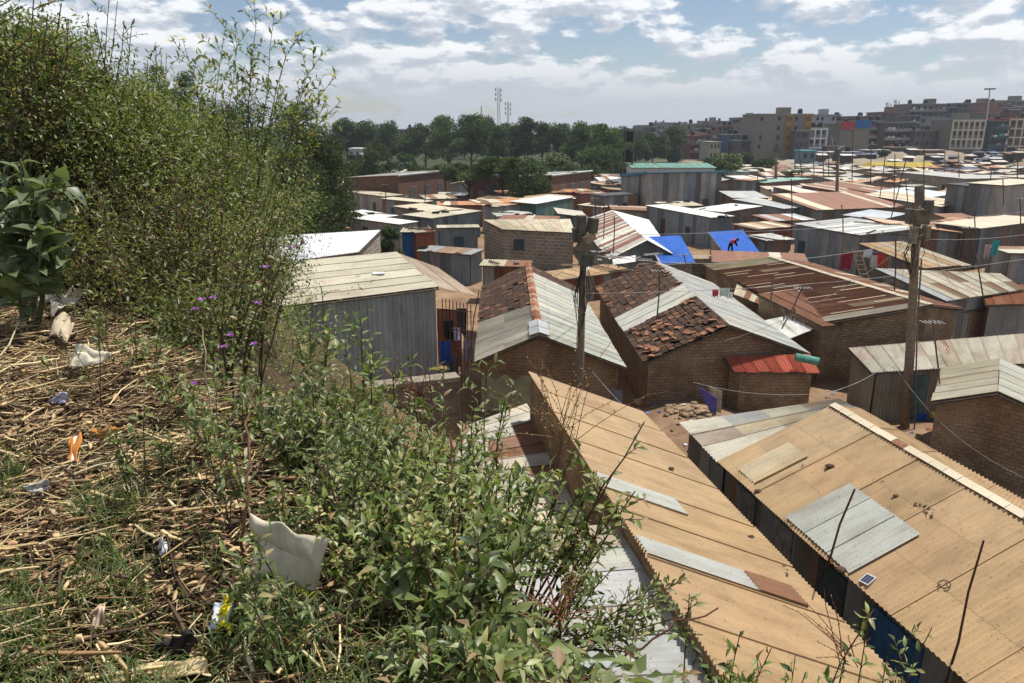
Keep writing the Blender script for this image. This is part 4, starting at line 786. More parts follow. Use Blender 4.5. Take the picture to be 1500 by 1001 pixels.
AER = [(962, 470, 2.9, 966, 395), (1148, 470, 2.6, 1146, 452), (1005, 392, 2.5, 1001, 372), (1128, 450, 3.2, 1131, 403), (1145, 482, 2.6, 1176, 420), (1160, 470, 2.7, 1164, 452), (1380, 610, 1.2, 1366, 470), (1310, 430, 3.4, 1312, 352), (1442, 445, 3.2, 1420, 332), (656, 400, 2.5, 655, 372), (898, 372, 2.5, 900, 318), (884, 350, 2.5, 885, 300), (872, 330, 2.4, 872, 290), (622, 300, 2.6, 624, 262), (565, 300, 2.6, 564, 270),
 (1175, 262, 2.6, 1169, 212), (1192, 268, 2.6, 1192, 236), (1207, 270, 2.8, 1205, 225), (1248, 275, 2.6, 1249, 188), (1275, 272, 2.6, 1276, 214), (1288, 295, 2.6, 1297, 228), (1309, 303, 2.6, 1311, 226), (1305, 320, 2.6, 1327, 235), (1352, 282, 2.6, 1354, 211), (1383, 258, 2.6, 1384, 222), (1405, 262, 3, 1404, 225), (1450, 268, 5, 1452, 250), (1490, 262, 5, 1491, 235), (1160, 340, 2.6, 1159, 262), (1235, 345, 3.4, 1233, 300), (1330, 300, 2.6, 1326, 262), (1214, 258, 2.6, 1213, 222), (1225, 250, 2.6, 1222, 205), (1395, 285, 2.6, 1392, 268), (1110, 268, 2.8, 1109, 250), (1470, 300, 4, 1469, 262), (1495, 330, 3.4, 1494, 290), (1428, 350, 3, 1427, 310)]
for i, (px, py, z, tx, ty) in enumerate(AER):
    b = G(px, py, z); 
    t_ = thing('aerial_pole', '%s aerial pole counting from the left over the settlement roofs' % (ORD+['fifteenth', 'sixteenth', 'seventeenth', 'eighteenth', 'nineteenth', 'twentieth']+['twenty-'+o_ for o_ in ORD[:9]]+['thirtieth']+['thirty-'+o_ for o_ in ORD[:9]])[sorted(range(len(AER)), key=lambda q: AER[q][0]).index(i)], 'aerial', tuple(b), 'aerial poles over the roofs')
    top = D(tx, ty, b.y); r = .02+b.y*.0004; mb = MB(); mb.tube([b, b.lerp(top, .5)+Vector((.04, 0, 0)), top], r, 5, jit((.13, .10, .08), .4)); mb.build('rod', MBK, t_)
    if i % 2 == 0:
        mb = MB(); L_ = .45
        for k in range(5): c_ = top+Vector((-.3+.15*k, 0, -.05)); mb.bar(c_-Vector((0, .25, 0)), c_+Vector((0, .25, 0)), .012+r*.2, .012, (.5, .5, .5))
        mb.bar(top+Vector((-.35, 0, -.05)), top+Vector((.35, 0, -.05)), .015+r*.2, .015, (.5, .5, .5)); mb.build('antenna', MP, t_)

# ======== small things ========
def stone(c, s, col=(.30, .2, .13)):
    v = []; mb = MB(); n = 7
    rings = []
    for j, (zz, rr) in enumerate(((-.45, .55), (-.1, 1), (.35, .8), (.6, .3))):
        rings.append([Vector(c)+Vector((math.cos(2*math.pi*k/n)*rr*s[0]*R.uniform(.8, 1.15), math.sin(2*math.pi*k/n)*rr*s[1]*R.uniform(.8, 1.15), zz*s[2])) for k in range(n)])
    for i in range(3):
        for k in range(n): mb.face([rings[i][k], rings[i][(k+1) % n], rings[i+1][(k+1) % n], rings[i+1][k]], None, col)
    mb.face(rings[3], None, col); return mb
k = 0
for i in range(46):
    px = R.gauss(1000, 26); py = R.gauss(607, 7)
    if i < 4: px, py = (938, 949, 958, 972)[i], (592, 589, 587, 583)[i]
    elif i < 9: px, py = (996, 1006, 1015, 1028, 1040)[i-4], (578, 577, 576, 580, 584)[i-4]
    p = hit(px, py); s = R.uniform(.07, .16) if i > 3 else R.uniform(.16, .3)
    o = stone((p.x, p.y, p.z+s*.3), (s*1.2, s, s*.8), jit((.36, .25, .16) if i > 3 else (.5, .38, .25), .25)).build('stone', MRUB, None)
    tag(o, 'brown stone lying on the earth heap in the yard' if i > 3 else 'pale boulder at the left foot of the earth heap', 'stone', 'stones on the earth heap' if i > 3 else 'pale boulders by the heap')
Y0 = hit(1047, 609).y; mb = MB(); qv = [D(1041, 605, Y0), D(1049, 609, Y0), D(1051, 584, Y0-.1), D(1022, 566, Y0-.2)]; mb.hexa(qv, [q_+Vector((0, .03, 0)) for q_ in qv], (.15, .13, .50)); o = mb.build('plastic_sheet', MP); tag(o, 'violet blue plastic sheet leaning by the brick lean-to', 'panel')
mb = MB(); qv = [D(1043, 607, Y0+.3), D(1056, 609, Y0+.3), D(1058, 574, Y0+.55), D(1038, 566, Y0+.55)]; mb.hexa(qv, [q_+Vector((0, .05, 0)) for q_ in qv], (.36, .28, .18)); o = mb.build('board', MW); tag(o, 'worn tan board leaning behind the violet sheet', 'board')
# ladder
b = G(1262, 412, 1.3); t_ = thing('wooden_ladder', 'light wooden ladder leaning on the long dark iron shack', 'ladder', tuple(b)); bt = D(1249, 366, b.y+.8)
for s in (0, .55): mb = MB(); mb.tube([b+Vector((s, 0, 0)), bt+Vector((s*.8, 0, 0))], .035, 5, (.42, .32, .2)); mb.build('rail', MW, t_)
for k in range(7): u = (k+.6)/7; mb = MB(); p = b.lerp(bt, u); mb.tube([p-Vector((.05, 0, 0)), p+Vector((.55, 0, 0))], .025, 5, (.42, .32, .2)); mb.build('rung', MW, t_)
# cloth
def cloth(px, py, Y, w_, h_, col, lab, name='hanging_cloth', yaw=0.):
    c = D(px, py, Y); mb = MB(); n = 6; d = Vector((math.cos(yaw), math.sin(yaw), 0)); nn = Vector((-d.y, d.x, 0))
    for i in range(n):
        for j in range(3):
            def q(a_, b_): return c+d*(a_/n-.5)*w_*(1-.12*b_/3)+nn*(.05*math.sin(a_*2.1+px)*(b_/3+.3))+Vector((0, 0, -b_/3*h_*(1+.1*math.sin(a_*1.7+py))))
            mb.face([q(i, j+1), q(i+1, j+1), q(i+1, j), q(i, j)], None, jit(col, .04))
    o = mb.build(name, MC); tag(o, lab, 'laundry', 'laundry hanging among the houses'); return o
CL = [(873, 562, 27, .3, .9, (.1, .13, .4), 'dark blue garment hanging left of the white one'), (884, 578, 26.5, .3, .8, (.5, .5, .55), 'white grey garment on the line beside the pale gable'), (905, 572, 26, .35, .9, (.2, .2, .25), 'dark grey garment right of the white one on the line'), (912, 592, 25.8, .3, .5, (.25, .06, .35), 'purple garment at the low end of the line'), (895, 595, 26, .2, .6, (.45, .35, .25), 'tan towel low on the line by the pale gable'),
 (676, 452, 28, .4, 1.1, (.04, .04, .05), 'dark blanket hanging in the gap beside the iron shed'), (664, 520, 25, .4, .8, (.1, .08, .09), 'dark brown cloth low in the gap beside the iron shed'), (684, 500, 26.5, .3, .7, (.35, .36, .45), 'pale grey shirt at the right of the railing'), (657, 470, 26, .35, .7, (.03, .03, .04), 'black garment beside the iron shed'), (668, 480, 26, .3, .5, (.5, .5, .62), 'pale blue shirt hanging by the railing'), (652, 500, 24.5, .4, .8, (.03, .07, .28), 'navy blue cloth hanging low by the railing'), (1048, 424, 34, .3, .35, (.45, .05, .08), 'red shirt hanging behind the second tiled gable'), (1062, 422, 34, .5, .4, (.42, .48, .42), 'pale green cloth hanging right of the red shirt'), (1070, 428, 34, .3, .3, (.6, .6, .6), 'white cloth hanging behind the second tiled gable'),
 (1290, 372, 47, .5, .8, (.5, .04, .04), 'bright red cloth on the grey annex wall'), (1281, 374, 47, .5, .8, (.45, .45, .42), 'off-white cloth left of the bright red one'), (1298, 376, 47, .4, .9, (.3, .1, .03), 'brown orange cloth right of the bright red one'), (1241, 370, 48, .8, 1.1, (.25, .03, .05), 'dark red cloth beside the ladder'), (1272, 366, 47.2, .6, .5, (.6, .65, .7), 'pale panel cloth on the annex'),
 (1352, 606, 26.5, .5, .45, (.03, .08, .35), 'blue clothes bundle drying at the foot of the thick pole'), (1372, 603, 26.8, .5, .35, (.55, .42, .04), 'yellow cloth drying right of the blue bundle'), (1363, 612, 26.4, .4, .3, (.05, .06, .12), 'dark cloth below the yellow one'), (1460, 352, 39, .4, .8, (.05, .3, .32), 'turquoise cloth on the dark wall at right'), (1448, 358, 39, .35, .7, (.4, .3, .3), 'pinkish garment left of the turquoise cloth'), (1478, 290, 80, 1.2, 2., (.02, .08, .28), 'long blue cloth on the far iron house')]
for c_ in CL: cloth(*c_)
wire(G(868, 545, 2.3), G(925, 606, .8), .05, .012, 'clothes line slanting down beside the pale gable', (.6, .6, .6), 'clothes_line', 6)
wire(D(1235, 368, 48.2), D(1330, 366, 46.8), .1, .012, 'clothes line across the grey annex', (.6, .6, .6), 'clothes_line', 6)
# items on the tan roofs: stones, ring, solar panel
def onroof(fn, u, v, lab, kind):
    p = fn(u, v); nrm = (fn(1, 0)-fn(0, 0)).cross(fn(0, 1)-fn(0, 0)).normalized(); nrm = nrm if nrm.z > 0 else -nrm; return p+nrm*.03, nrm
p, nr = onroof(hf, .43, .06, '', ''); mb = MB(); M = quat_between(nr).to_matrix() @ Matrix.Rotation(.5, 3, 'Z'); t_ = thing('solar_panel', 'small white framed solar panel on the eave of the big tan roof', 'solar panel', tuple(p)); mb.box(p+nr*.02, (.26, .2, .025), M, (.7, .7, .7)); mb.build('frame', MP, t_); mb = MB()
for i in range(2):
    for j in range(3): mb.box(p+nr*.036+M @ Vector((-.055+.11*i, -.058+.058*j, 0)), (.1, .05, .006), M, (.03, .04, .08))
mb.build('cells', MGL, t_)
p = G(1401, 838, 2.75); bb = [hf(.72, .3)]; p, nr = onroof(hf, .50, .33, '', ''); mb = MB(); e1 = nr.orthogonal().normalized(); e2 = nr.cross(e1); mb.tube([p+(e1*math.cos(a_)+e2*math.sin(a_))*.1+nr*.02 for a_ in [i*math.pi/8 for i in range(17)]], .01, 5, (.05, .045, .04)); o = mb.build('wire_ring', MP); tag(o, 'dark ring of wire lying on the big tan roof', 'ring')
for i, (fn, u, v, s, lab) in enumerate(((hf, .17, .52, .12, 'dark stone near the top of the big tan roof'), (hf, .39, .0, .12, 'brown brick at the eave of the big tan roof beside the bent pole'), (hf, .31, .62, .07, 'small brown clod above the grey patch of the big tan roof'), (hf, .14, .03, .09, 'dark clod at the far eave of the big tan roof'), (jf, .50, .12, .07, 'black scrap on the low part of the pointed tan roof'), (jf, .68, .3, .09, 'dark lump in the middle of the pointed tan roof'), (hf, .78, .02, .1, 'dark scrap on the near eave of the big tan roof'))):
    p, nr = onroof(fn, u, v, '', ''); o = stone(p+nr*s*.2, (s, s*.8, s*.6), jit((.10, .065, .045), .2)).build('stone', MRUB); tag(o, lab, 'stone')
for i in range(26):
    fn, u, v = (hf, .36+R.gauss(0, .012), .66+R.gauss(0, .03)) if i < 14 else ((jf, .43+R.gauss(0, .01), .1+R.gauss(0, .02)) if i < 19 else (hf, R.uniform(.1, .95), R.uniform(.1, .9)))
    p, nr = onroof(fn, u, v, '', ''); s = R.uniform(.012, .03); o = stone(p+nr*s*.3, (s*1.4, s, s*.7), jit((.12, .09, .07), .3)).build('pebble', MRUB)
    tag(o, 'dark pebble in the scatter on the big tan roof' if i < 14 or i >= 19 else 'dark crumb in the cluster on the pointed tan roof', 'pebble', 'pebbles on the big tan roof' if i < 14 or i >= 19 else 'crumbs on the pointed tan roof')
o = stone(G(1457, 686, .4)+Vector((0, 0, .1)), (.22, .15, .15), (.02, .35, .16)).build('plastic_bag', MP); tag(o, 'bright green plastic bag in the alley by the small brick house', 'bag')
# loose boards on the tan junk roof between the gables
for i in range(34):
    px = R.uniform(850, 945); py = R.uniform(368, 398); p = G(px, py, 2.15+R.uniform(0, .2)); q = p+Vector((R.uniform(-1.6, 1.6), R.uniform(-.8, .8), R.uniform(-.05, .1))); mb = MB(); mb.bar(p, q, R.uniform(.05, .16), .025, jit(R.choice([C_BROWN, C_PALE, (.12, .08, .06), C_WHITE]), .2)); o = mb.build('loose_plank', MW); tag(o, 'loose plank or scrap in the junk between the stone block house and striped roof', 'plank', 'junk planks on the tan tin roof')
mb = MB(); sheets(mb, G(898, 388, 2.3), G(931, 383, 2.35), G(897, 380, 2.5), G(931, 374, 2.55), .8, 1, False, P_WHITE); o = mb.build('white_sheet', MS); tag(o, 'white metal sheet lying in the junk left of the blue roof', 'sheet')
# person bending on the blue roof
def person(label, base, h, shirt, trou, bend=1.1):
    root = thing('person', label, 'person', tuple(base)); bx, by, bz = base; k = h/1.7
    V_ = [(0, 0, .88), (-.09, 0, .84), (-.13, .02, .46), (-.15, .03, .07), (-.15, -.1, .03), (.09, 0, .84), (.13, -.12, .46), (.16, -.05, .07), (.16, -.18, .03),
          (.10, -.05, 1.08), (.3, -.1, 1.22), (.38, -.12, 1.25), (.47, -.13, 1.24), (.30, -.28, 1.18), (.38, -.34, .95), (.44, -.32, .74), (.30, .08, 1.18), (.4, .12, .95), (.48, .08, .76)]
    E_ = [(0, 1), (1, 2), (2, 3), (3, 4), (0, 5), (5, 6), (6, 7), (7, 8), (0, 9), (9, 10), (10, 11), (11, 12), (10, 13), (13, 14), (14, 15), (10, 16), (16, 17), (17, 18)]
    Rr = [.14, .1, .07, .045, .035, .1, .07, .045, .035, .15, .15, .06, .10, .065, .045, .04, .065, .045, .04]
    me = bpy.data.meshes.new('body'); me.from_pydata([(bx+x*k, by+y_*k, bz+z*k) for x, y_, z in V_], E_, [])
    me.attributes.new('tint', 'FLOAT_COLOR', 'POINT').data.foreach_set('color', [c for v in V_ for c in ((*trou, 1) if v[2] < .9 and v[0] < .2 else ((.06, .035, .025, 1) if (v[0] > .44 or v[2] < .8) else (*shirt, 1)))])
    o = bpy.data.objects.new('body', me); COL.objects.link(o); o.parent = root; o.matrix_parent_inverse = Matrix.Translation(-Vector(base))
    sk = o.modifiers.new('skin', 'SKIN'); 
    for v, r in zip(me.skin_vertices[0].data, Rr): v.radius = (r*k, r*k)
    me.skin_vertices[0].data[0].use_root = True
    sb_ = o.modifiers.new('sub', 'SUBSURF'); sb_.levels = sb_.render_levels = 1
    me.materials.append(MC)
    # shirt as clothing over the back
    mb = MB(); c0 = Vector((bx+.05*k, by-.03*k, bz+1.0*k)); c1 = Vector((bx+.33*k, by-.11*k, bz+1.24*k)); mb.tube([c0, c0.lerp(c1, .5)+Vector((0, 0, .04*k)), c1], [.16*k, .19*k, .15*k], 12, shirt); mb.build('shirt', MC, root, True)
    mb = MB(); hc = Vector((bx+.49*k, by-.13*k, bz+1.27*k)); mb.tube([hc-Vector((.02, 0, .06)), hc+Vector((0, 0, .02)), hc+Vector((.01, 0, .07)), hc+Vector((.01, 0, .11))], [.09*k, .115*k, .1*k, .03*k], 10, (.02, .015, .012)); mb.build('hair', MC, root, True)
pb = G(1066, 373, 2.05); pb.y -= .5; pb.z = 2.05
person('person in a pink red top bending forward at the right blue roof', pb, 1.55, (.6, .08, .14), (.03, .03, .05))
mb = MB(); mb.hexa([pb+Vector((-3.2, -1.2, -.3)), pb+Vector((1.6, -1.2, -.3)), pb+Vector((1.6, .5, -.3)), pb+Vector((-3.2, .5, -.3))], [pb+Vector((-3.2, -1.2, -.02)), pb+Vector((1.6, -1.2, -.02)), pb+Vector((1.6, .5, -.02)), pb+Vector((-3.2, .5, -.02))], (.38, .3, .2)); 
t_ = thing('flat_roof_shed', 'flat brown roofed shed in front of the blue roofs where the person stands', 'shed', (pb.x-.8, pb.y-.3, 0)); mb.build('roof', MW, t_)
wallring(t_, [(pb.x-3.1, pb.y-1.1, 1.76), (pb.x+1.5, pb.y-1.1, 1.76), (pb.x+1.5, pb.y+.4, 1.76), (pb.x-3.1, pb.y+.4, 1.76)], -.1, MBD)

# stones, tyres and planks that hold the roofs down
rc = [o for o in COL.objects if o.type == 'MESH' and o.name.startswith(('roof', 'roof_slope')) and o.parent]
R.shuffle(rc); nj = 0
for o in rc:
    c = o.data.vertices[R.randrange(len(o.data.vertices))].co; 
    if not 36 < c.y < 190: continue
    for _ in range(R.choice([1, 2, 2, 3])):
        f = o.data.polygons[R.randrange(len(o.data.polygons))]; p = o.data.vertices[f.vertices[0]].co.lerp(o.data.vertices[f.vertices[2]].co, R.uniform(.2, .8)); k = R.random()
        if proj(*p)[0] < 480: continue
        if k < .4:
            s_ = R.uniform(.1, .22)*(1+p.y*.004); ob = stone(p+Vector((0, 0, s_*.4)), (s_*1.2, s_, s_*.7), jit(R.choice([(.2, .17, .14), (.3, .25, .2), (.12, .09, .07)]), .3)).build('weight_stone', MRUB); tag(ob, 'stone weighing down a tin roof in the crowded settlement', 'stone', 'stones weighing down the tin roofs')
        elif k < .8:
            mb = MB(); a = R.uniform(0, 3.1); L_ = R.uniform(.6, 1.8); d = Vector((math.cos(a), math.sin(a), 0))*L_; mb.bar(p-d+Vector((0, 0, .1)), p+d+Vector((0, 0, .12)), R.uniform(.07, .14), .06, jit(R.choice([(.15, .11, .07), (.3, .24, .16), (.08, .06, .05)]), .3)); ob = mb.build('loose_plank', MW); tag(ob, 'plank laid across a tin roof in the crowded settlement', 'plank', 'planks laid on the tin roofs')
        else:
            mb = MB(); q = [p+Vector((math.cos(t*math.pi/6)*.32, math.sin(t*math.pi/6)*.32, .1)) for t in range(13)]; mb.tube(q, .08, 6, (.02, .02, .02), cap=False); ob = mb.build('old_tyre', MRUB); tag(ob, 'black old tyre lying on a tin roof in the crowded settlement', 'tyre', 'old tyres on the tin roofs')
        nj += 1
    if nj > 260: break

a, b = G(640, 452, 2.9), G(676, 455, 2.9); mb = MB(); sheets(mb, (a.x, a.y, .2), (b.x, b.y, .2), a, b, .8, 1, True, W_RUST, .13); o = mb.build('sheet_fence', MS); tag(o, 'rusty upright sheet fence closing the gap beside the iron shed', 'fence')

for i in range(9):
    e = G(R.uniform(700, 1150), R.uniform(320, 420), 2.7); wire(D(855+R.uniform(-8, 8), R.uniform(325, 372), p1b.y-.1), e, R.uniform(.2, .7), .007, 'thin dark cable fanning out from the centre pole meter boxes', (.06, .06, .06), group='cables fanning from the centre pole')
for i in range(6):
    e = G(R.uniform(1180, 1540), R.uniform(330, 440), 2.9); wire(D(1345+R.uniform(-8, 8), R.uniform(300, 345), p2b.y-.1), e, R.uniform(.2, .7), .007, 'thin dark cable fanning out from the thick pole transformer', (.06, .06, .06), group='cables fanning from the thick pole')
# scraps blown about the lanes and the yard
mb = MB()
for i in range(1500):
    x, y = (R.uniform(2, 18), R.uniform(17, 34)) if i < 700 else (R.uniform(-6, 45), R.uniform(30, 95)); z = T(x, y)+.01; s_ = R.uniform(.02, .09); a = R.uniform(0, 6.3)
    d = Vector((math.cos(a), math.sin(a), R.uniform(-.2, .3)))*s_; e = Vector((-math.sin(a), math.cos(a), R.uniform(-.2, .3)))*s_*R.uniform(.4, 1); c = Vector((x, y, z+s_*.3)); mb.face([c-d-e, c+d-e, c+d+e, c-d+e], None, jit(R.choice([(.5, .48, .44), (.2, .15, .1), (.1, .08, .06), (.4, .3, .2), (.1, .2, .4), (.4, .1, .08), (.6, .6, .6)]), .3))
o = mb.build('rubbish_scraps', MC); tag(o, 'small rubbish scraps on the lanes and yard', 'litter', kind='stuff')
# ======== flats on the skyline ========
def flats(label, px0, px1, pt, Y, col_, floors, cols_, style='plain', roofc=None, dp=14, extra=None, kind='apartment_block', win=(.025, .027, .032)):
    col = tuple(q*.85 for q in col_); a = D(px0, pt, Y); b = D(px1, pt, Y); zt = a.z; x0, x1 = a.x, b.x; z0 = min(T(x0, Y), T(x1, Y), T(x1, Y+dp))-1
    root = thing(kind, label, 'building', ((x0+x1)/2, Y, z0), None)
    mb = MB(); wcol = (*jit(col, .03), 0)
    fl = (zt-z0)/floors if floors else 3
    Wd = x1-x0
    mb.hexa([(x0, Y, z0), (x1, Y, z0), (x1, Y+dp, z0), (x0, Y+dp, z0)], [(x0, Y, zt), (x1, Y, zt), (x1, Y+dp, zt), (x0, Y+dp, zt)], wcol); mb.build('walls', MP, root)
    mb = MB(); rc = roofc or (.33, .32, .3); mb.box(((x0+x1)/2, Y+dp/2, zt+.15), (Wd+.7, dp+.7, .3), None, rc); mb.build('roof', MP, root)
    fh = 3.0; nfl = max(1, int((zt-max(z0+1, T((x0+x1)/2, Y)))/fh)); cw = Wd/max(1, cols_); zg = zt-nfl*fh
    if style == 'grid':       # pale frame lines over grey infill
        for k in range(nfl+1): m2 = MB(); m2.box(((x0+x1)/2, Y-.15, zt-k*fh-.3), (Wd+.2, .4, .5), None, extra or (.62, .56, .40)); m2.build('floor_band', MP, root)
        for k in range(cols_+1): m2 = MB(); m2.box((x0+k*cw, Y-.15, (zt+zg)/2), (.45, .36, zt-zg), None, extra or (.62, .56, .40)); m2.build('column', MP, root)
    if style == 'balcony':
        for k in range(nfl): m2 = MB(); m2.box(((x0+x1)/2, Y-.7, zg+k*fh+.5), (Wd, 1.5, 1.1), None, jit(extra or (.36, .33, .3), .1)); m2.build('balcony', MP, root)
        for k in range(nfl):
            for i in range(max(2, cols_)):
                if R.random() < .75:
                    m2 = MB(); m2.box((x0+(i+R.uniform(.2, .8))*cw, Y-1.5, zg+k*fh+1.2+R.uniform(-.3, .3)), (R.uniform(.6, 1.7), .05, R.uniform(.6, 1.1)), None, jit(R.choice([(.6, .6, .6), (.15, .2, .4), (.45, .1, .15), (.3, .12, .3), (.1, .1, .12), (.5, .5, .45), (.1, .3, .28)]), .2)); m2.build('washing', MC, root)
    if style == 'stripe':
        for u in extra: m2 = MB(); m2.box((x0+u*Wd, Y-.1, (zt+zg)/2), (2.1, .5, zt-zg), None, (.32, .19, .035)); m2.build('ochre_strip', MP, root)
        for u in extra:
            for k in range(nfl): m2 = MB(); m2.box((x0+u*Wd, Y-.42, zg+k*fh+1.6), (1.4, .1, 1.3), None, (.16, .07, .02)); m2.build('window', MGL, root)
        for k in range(nfl+1): m2 = MB(); m2.box(((x0+x1)/2, Y-.03, zg+k*fh), (Wd, .12, .18), None, (.2, .18, .15)); m2.build('floor_band', MP, root)
    for k in range(nfl):
        for i in range(cols_):
            if style == 'stripe' and i % 3: continue
            if style == 'blank': continue
            if R.random() < .14: continue
            m2 = MB(); m2.box((x0+(i+.5)*cw+R.uniform(-.2, .2), Y-.04, zg+k*fh+1.7), (min(1.5, cw*.45), .12, 1.3), None, jit(win, .35)); m2.build('window', MGL, root)
    # roof clutter: tank, stair head
    if Wd > 9 and R.random() < .8:
        m2 = MB(); m2.box((x0+R.uniform(.2, .8)*Wd, Y+dp*.4, zt+1.3), (R.uniform(2.5, 4.5), 4, 2.2), None, jit(col, .15)); m2.build('stair_head', MP, root)
    for k in range(R.randrange(0, 3)):
        tx = x0+R.uniform(.1, .9)*Wd; m2 = MB(); m2.tube([(tx, Y+4, zt+.2), (tx, Y+4, zt+1.6), (tx, Y+4, zt+2.0)], [.8, .8, .3], 10, (.02, .02, .025)); m2.build('water_tank', MP, root)
    return root
GR = (.20, .19, .175); BR = (.20, .14, .11); DK = (.12, .115, .115)
FL = [
 ('big grey brown block with two ochre window strips on the skyline', 1112, 1190, 168, 255, (.27, .24, .20), 0, 9, 'stripe', None, 18, (.58, .93)),
 ('narrow dark grey block right below the ochre striped one', 1166, 1186, 192, 250, (.15, .145, .14), 0, 3),
 ('small white framed block with open balconies', 1186, 1212, 188, 256, (.25, .26, .28), 0, 3, 'grid', None, 8, (.66, .68, .70)),
 ('white upper block with blue band behind the white framed one', 1194, 1232, 169, 300, (.5, .5, .5), 0, 5),
 ('dark red topped brown block', 1226, 1254, 172, 300, (.22, .15, .12), 0, 3, 'plain', (.35, .10, .06)),
 ('grey block with a red painted top storey', 1232, 1252, 182, 262, (.24, .22, .19), 0, 0, 'blank'),
 ('grey block with a blue painted top storey', 1253, 1276, 178, 262, (.27, .25, .21), 0, 0, 'blank'),
 ('dark grey flats hung with washing right of the blue topped block', 1276, 1300, 178, 282, DK, 0, 4, 'balcony'),
 ('brown grey flats with a pink roof storey', 1292, 1325, 165, 330, BR, 0, 5, 'plain', (.35, .2, .17)),
 ('long dark flats with four rows of washing', 1298, 1342, 180, 275, DK, 0, 7, 'balcony'),
 ('tall grey flats with flat pale roof behind the washing', 1334, 1386, 153, 330, GR, 0, 6, 'balcony'),
 ('grey blank block in front of the tall flats', 1342, 1372, 192, 270, (.17, .16, .15), 0, 4),
 ('blue panelled upper flats near the mast', 1384, 1404, 158, 330, (.09, .13, .2), 0, 3),
 ('small pale blue fronted block with white framed windows', 1386, 1398, 174, 285, (.38, .44, .44), 0, 2),
 ('pale framed grey infill block beside the mast', 1397, 1444, 176, 262, (.22, .195, .165), 0, 6, 'grid', None, 14, (.56, .52, .40)),
 ('dark teal flats draped with washing right of the mast', 1449, 1478, 177, 268, (.04, .09, .10), 0, 4, 'balcony', (.4, .15, .1), 14, (.03, .09, .10)),
 ('brown flats with cream floor bands at the right edge', 1480, 1530, 174, 268, (.12, .085, .06), 0, 5, 'grid', (.42, .16, .11), 14, (.55, .48, .36)),
 ('high grey flats under a white roof at the upper right', 1462, 1535, 148, 360, (.19, .18, .17), 0, 8, 'balcony'),
 ('brown grey terraces at the upper right behind the mast', 1400, 1470, 152, 350, (.21, .18, .16), 0, 7),
 ('block with pinkish roof above the pale framed block', 1425, 1482, 166, 300, (.20, .17, .15), 0, 6, 'plain', (.45, .2, .15)),
 ('dark block between the mast and the right edge skyline', 1440, 1500, 158, 330, (.15, .14, .135), 0, 6),
 ('grey flats filling the skyline left of the ochre striped block', 1080, 1114, 173, 380, GR, 0, 4),
 ('grey narrow flats with a pale side left of the ochre block', 1090, 1112, 184, 290, (.26, .26, .24), 0, 3),
 ('dark blue fronted shop block left of the ochre striped block', 1068, 1090, 198, 275, (.08, .14, .24), 0, 3),
 ('dark low block under the blue fronted one', 1086, 1108, 207, 262, DK, 0, 3),
 ('red brick three storey block near the round tree', 1012, 1028, 200, 290, (.27, .10, .075), 0, 3, 'balcony', (.36, .16, .12), 12, (.35, .18, .14)),
 ('pinkish brick block right of the red one', 1028, 1042, 198, 292, (.32, .16, .13), 0, 2, 'balcony', (.36, .2, .17)),
 ('brown block behind the red brick blocks', 1042, 1068, 194, 320, (.22, .18, .15), 0, 4),
 ('pale yellow fronted low block below the brick blocks', 1040, 1056, 209, 268, (.42, .4, .33), 0, 3),
 ('grey long flats at the skyline above the brick blocks', 1020, 1060, 183, 420, GR, 0, 6),
 ('wide grey flats on the far ridge', 1030, 1085, 178, 470, (.24, .23, .22), 0, 8),
 ('hazy long flats left of the round tree', 936, 982, 184, 520, (.24, .23, .23), 0, 7),
 ('hazy stepped flats behind the long ones', 955, 1000, 180, 640, (.24, .24, .25), 0, 6),
 ('hazy low block at the left end of the skyline flats', 918, 942, 189, 560, (.26, .24, .23), 0, 4),
 ('pale hazy block above the left trees', 596, 622, 188, 420, (.35, .32, .3), 0, 4),
 ('brown hazy block between the left trees', 560, 600, 190, 460, (.27, .2, .18), 0, 5),
 ('white fronted house seen between the dark trees', 512, 526, 219, 215, (.75, .74, .7), 0, 2, 'plain', (.7, .7, .68), 8),
 ('pink house seen low between the dark trees', 505, 524, 240, 165, (.45, .24, .18), 0, 2, 'plain', None, 8),
 ('ochre walled house left of the brown two-room block', 570, 586, 254, 150, (.5, .33, .17), 0, 2, 'plain', (.6, .58, .5), 8),
 ('small sky blue kiosk in front of the white framed block', 1176, 1196, 222, 225, (.16, .26, .3), 0, 2, 'plain', (.14, .36, .45), 6),
 ('grey workshop with white roof below the dark red block', 1207, 1228, 224, 232, (.2, .2, .2), 0, 2, 'plain', (.65, .65, .63), 6),
 ('long workshop with pale blue roof on the rubble edge', 1232, 1262, 224, 240, (.14, .11, .10), 0, 3, 'plain', (.35, .42, .52), 6),
 ('workshop with white roof right of the pale blue roofed one', 1272, 1302, 221, 245, (.16, .15, .15), 0, 3, 'plain', (.65, .63, .58), 6),
 ('low dark stall row in the middle of the rubble edge', 1306, 1344, 217, 250, (.09, .08, .08), 0, 4, 'plain', (.25, .27, .18), 5),
 ('brown stall row right of the dark one', 1346, 1384, 221, 250, (.19, .12, .09), 0, 4, 'plain', (.5, .45, .38), 5),
 ('stall with white canopy below the teal flats', 1450, 1468, 228, 235, (.13, .1, .1), 0, 2, 'plain', (.68, .65, .55), 5),
 ('stall with brown canopy at the right edge', 1478, 1500, 225, 240, (.15, .12, .1), 0, 2, 'plain', (.4, .33, .25), 5),
]
for f in FL: flats(*f)
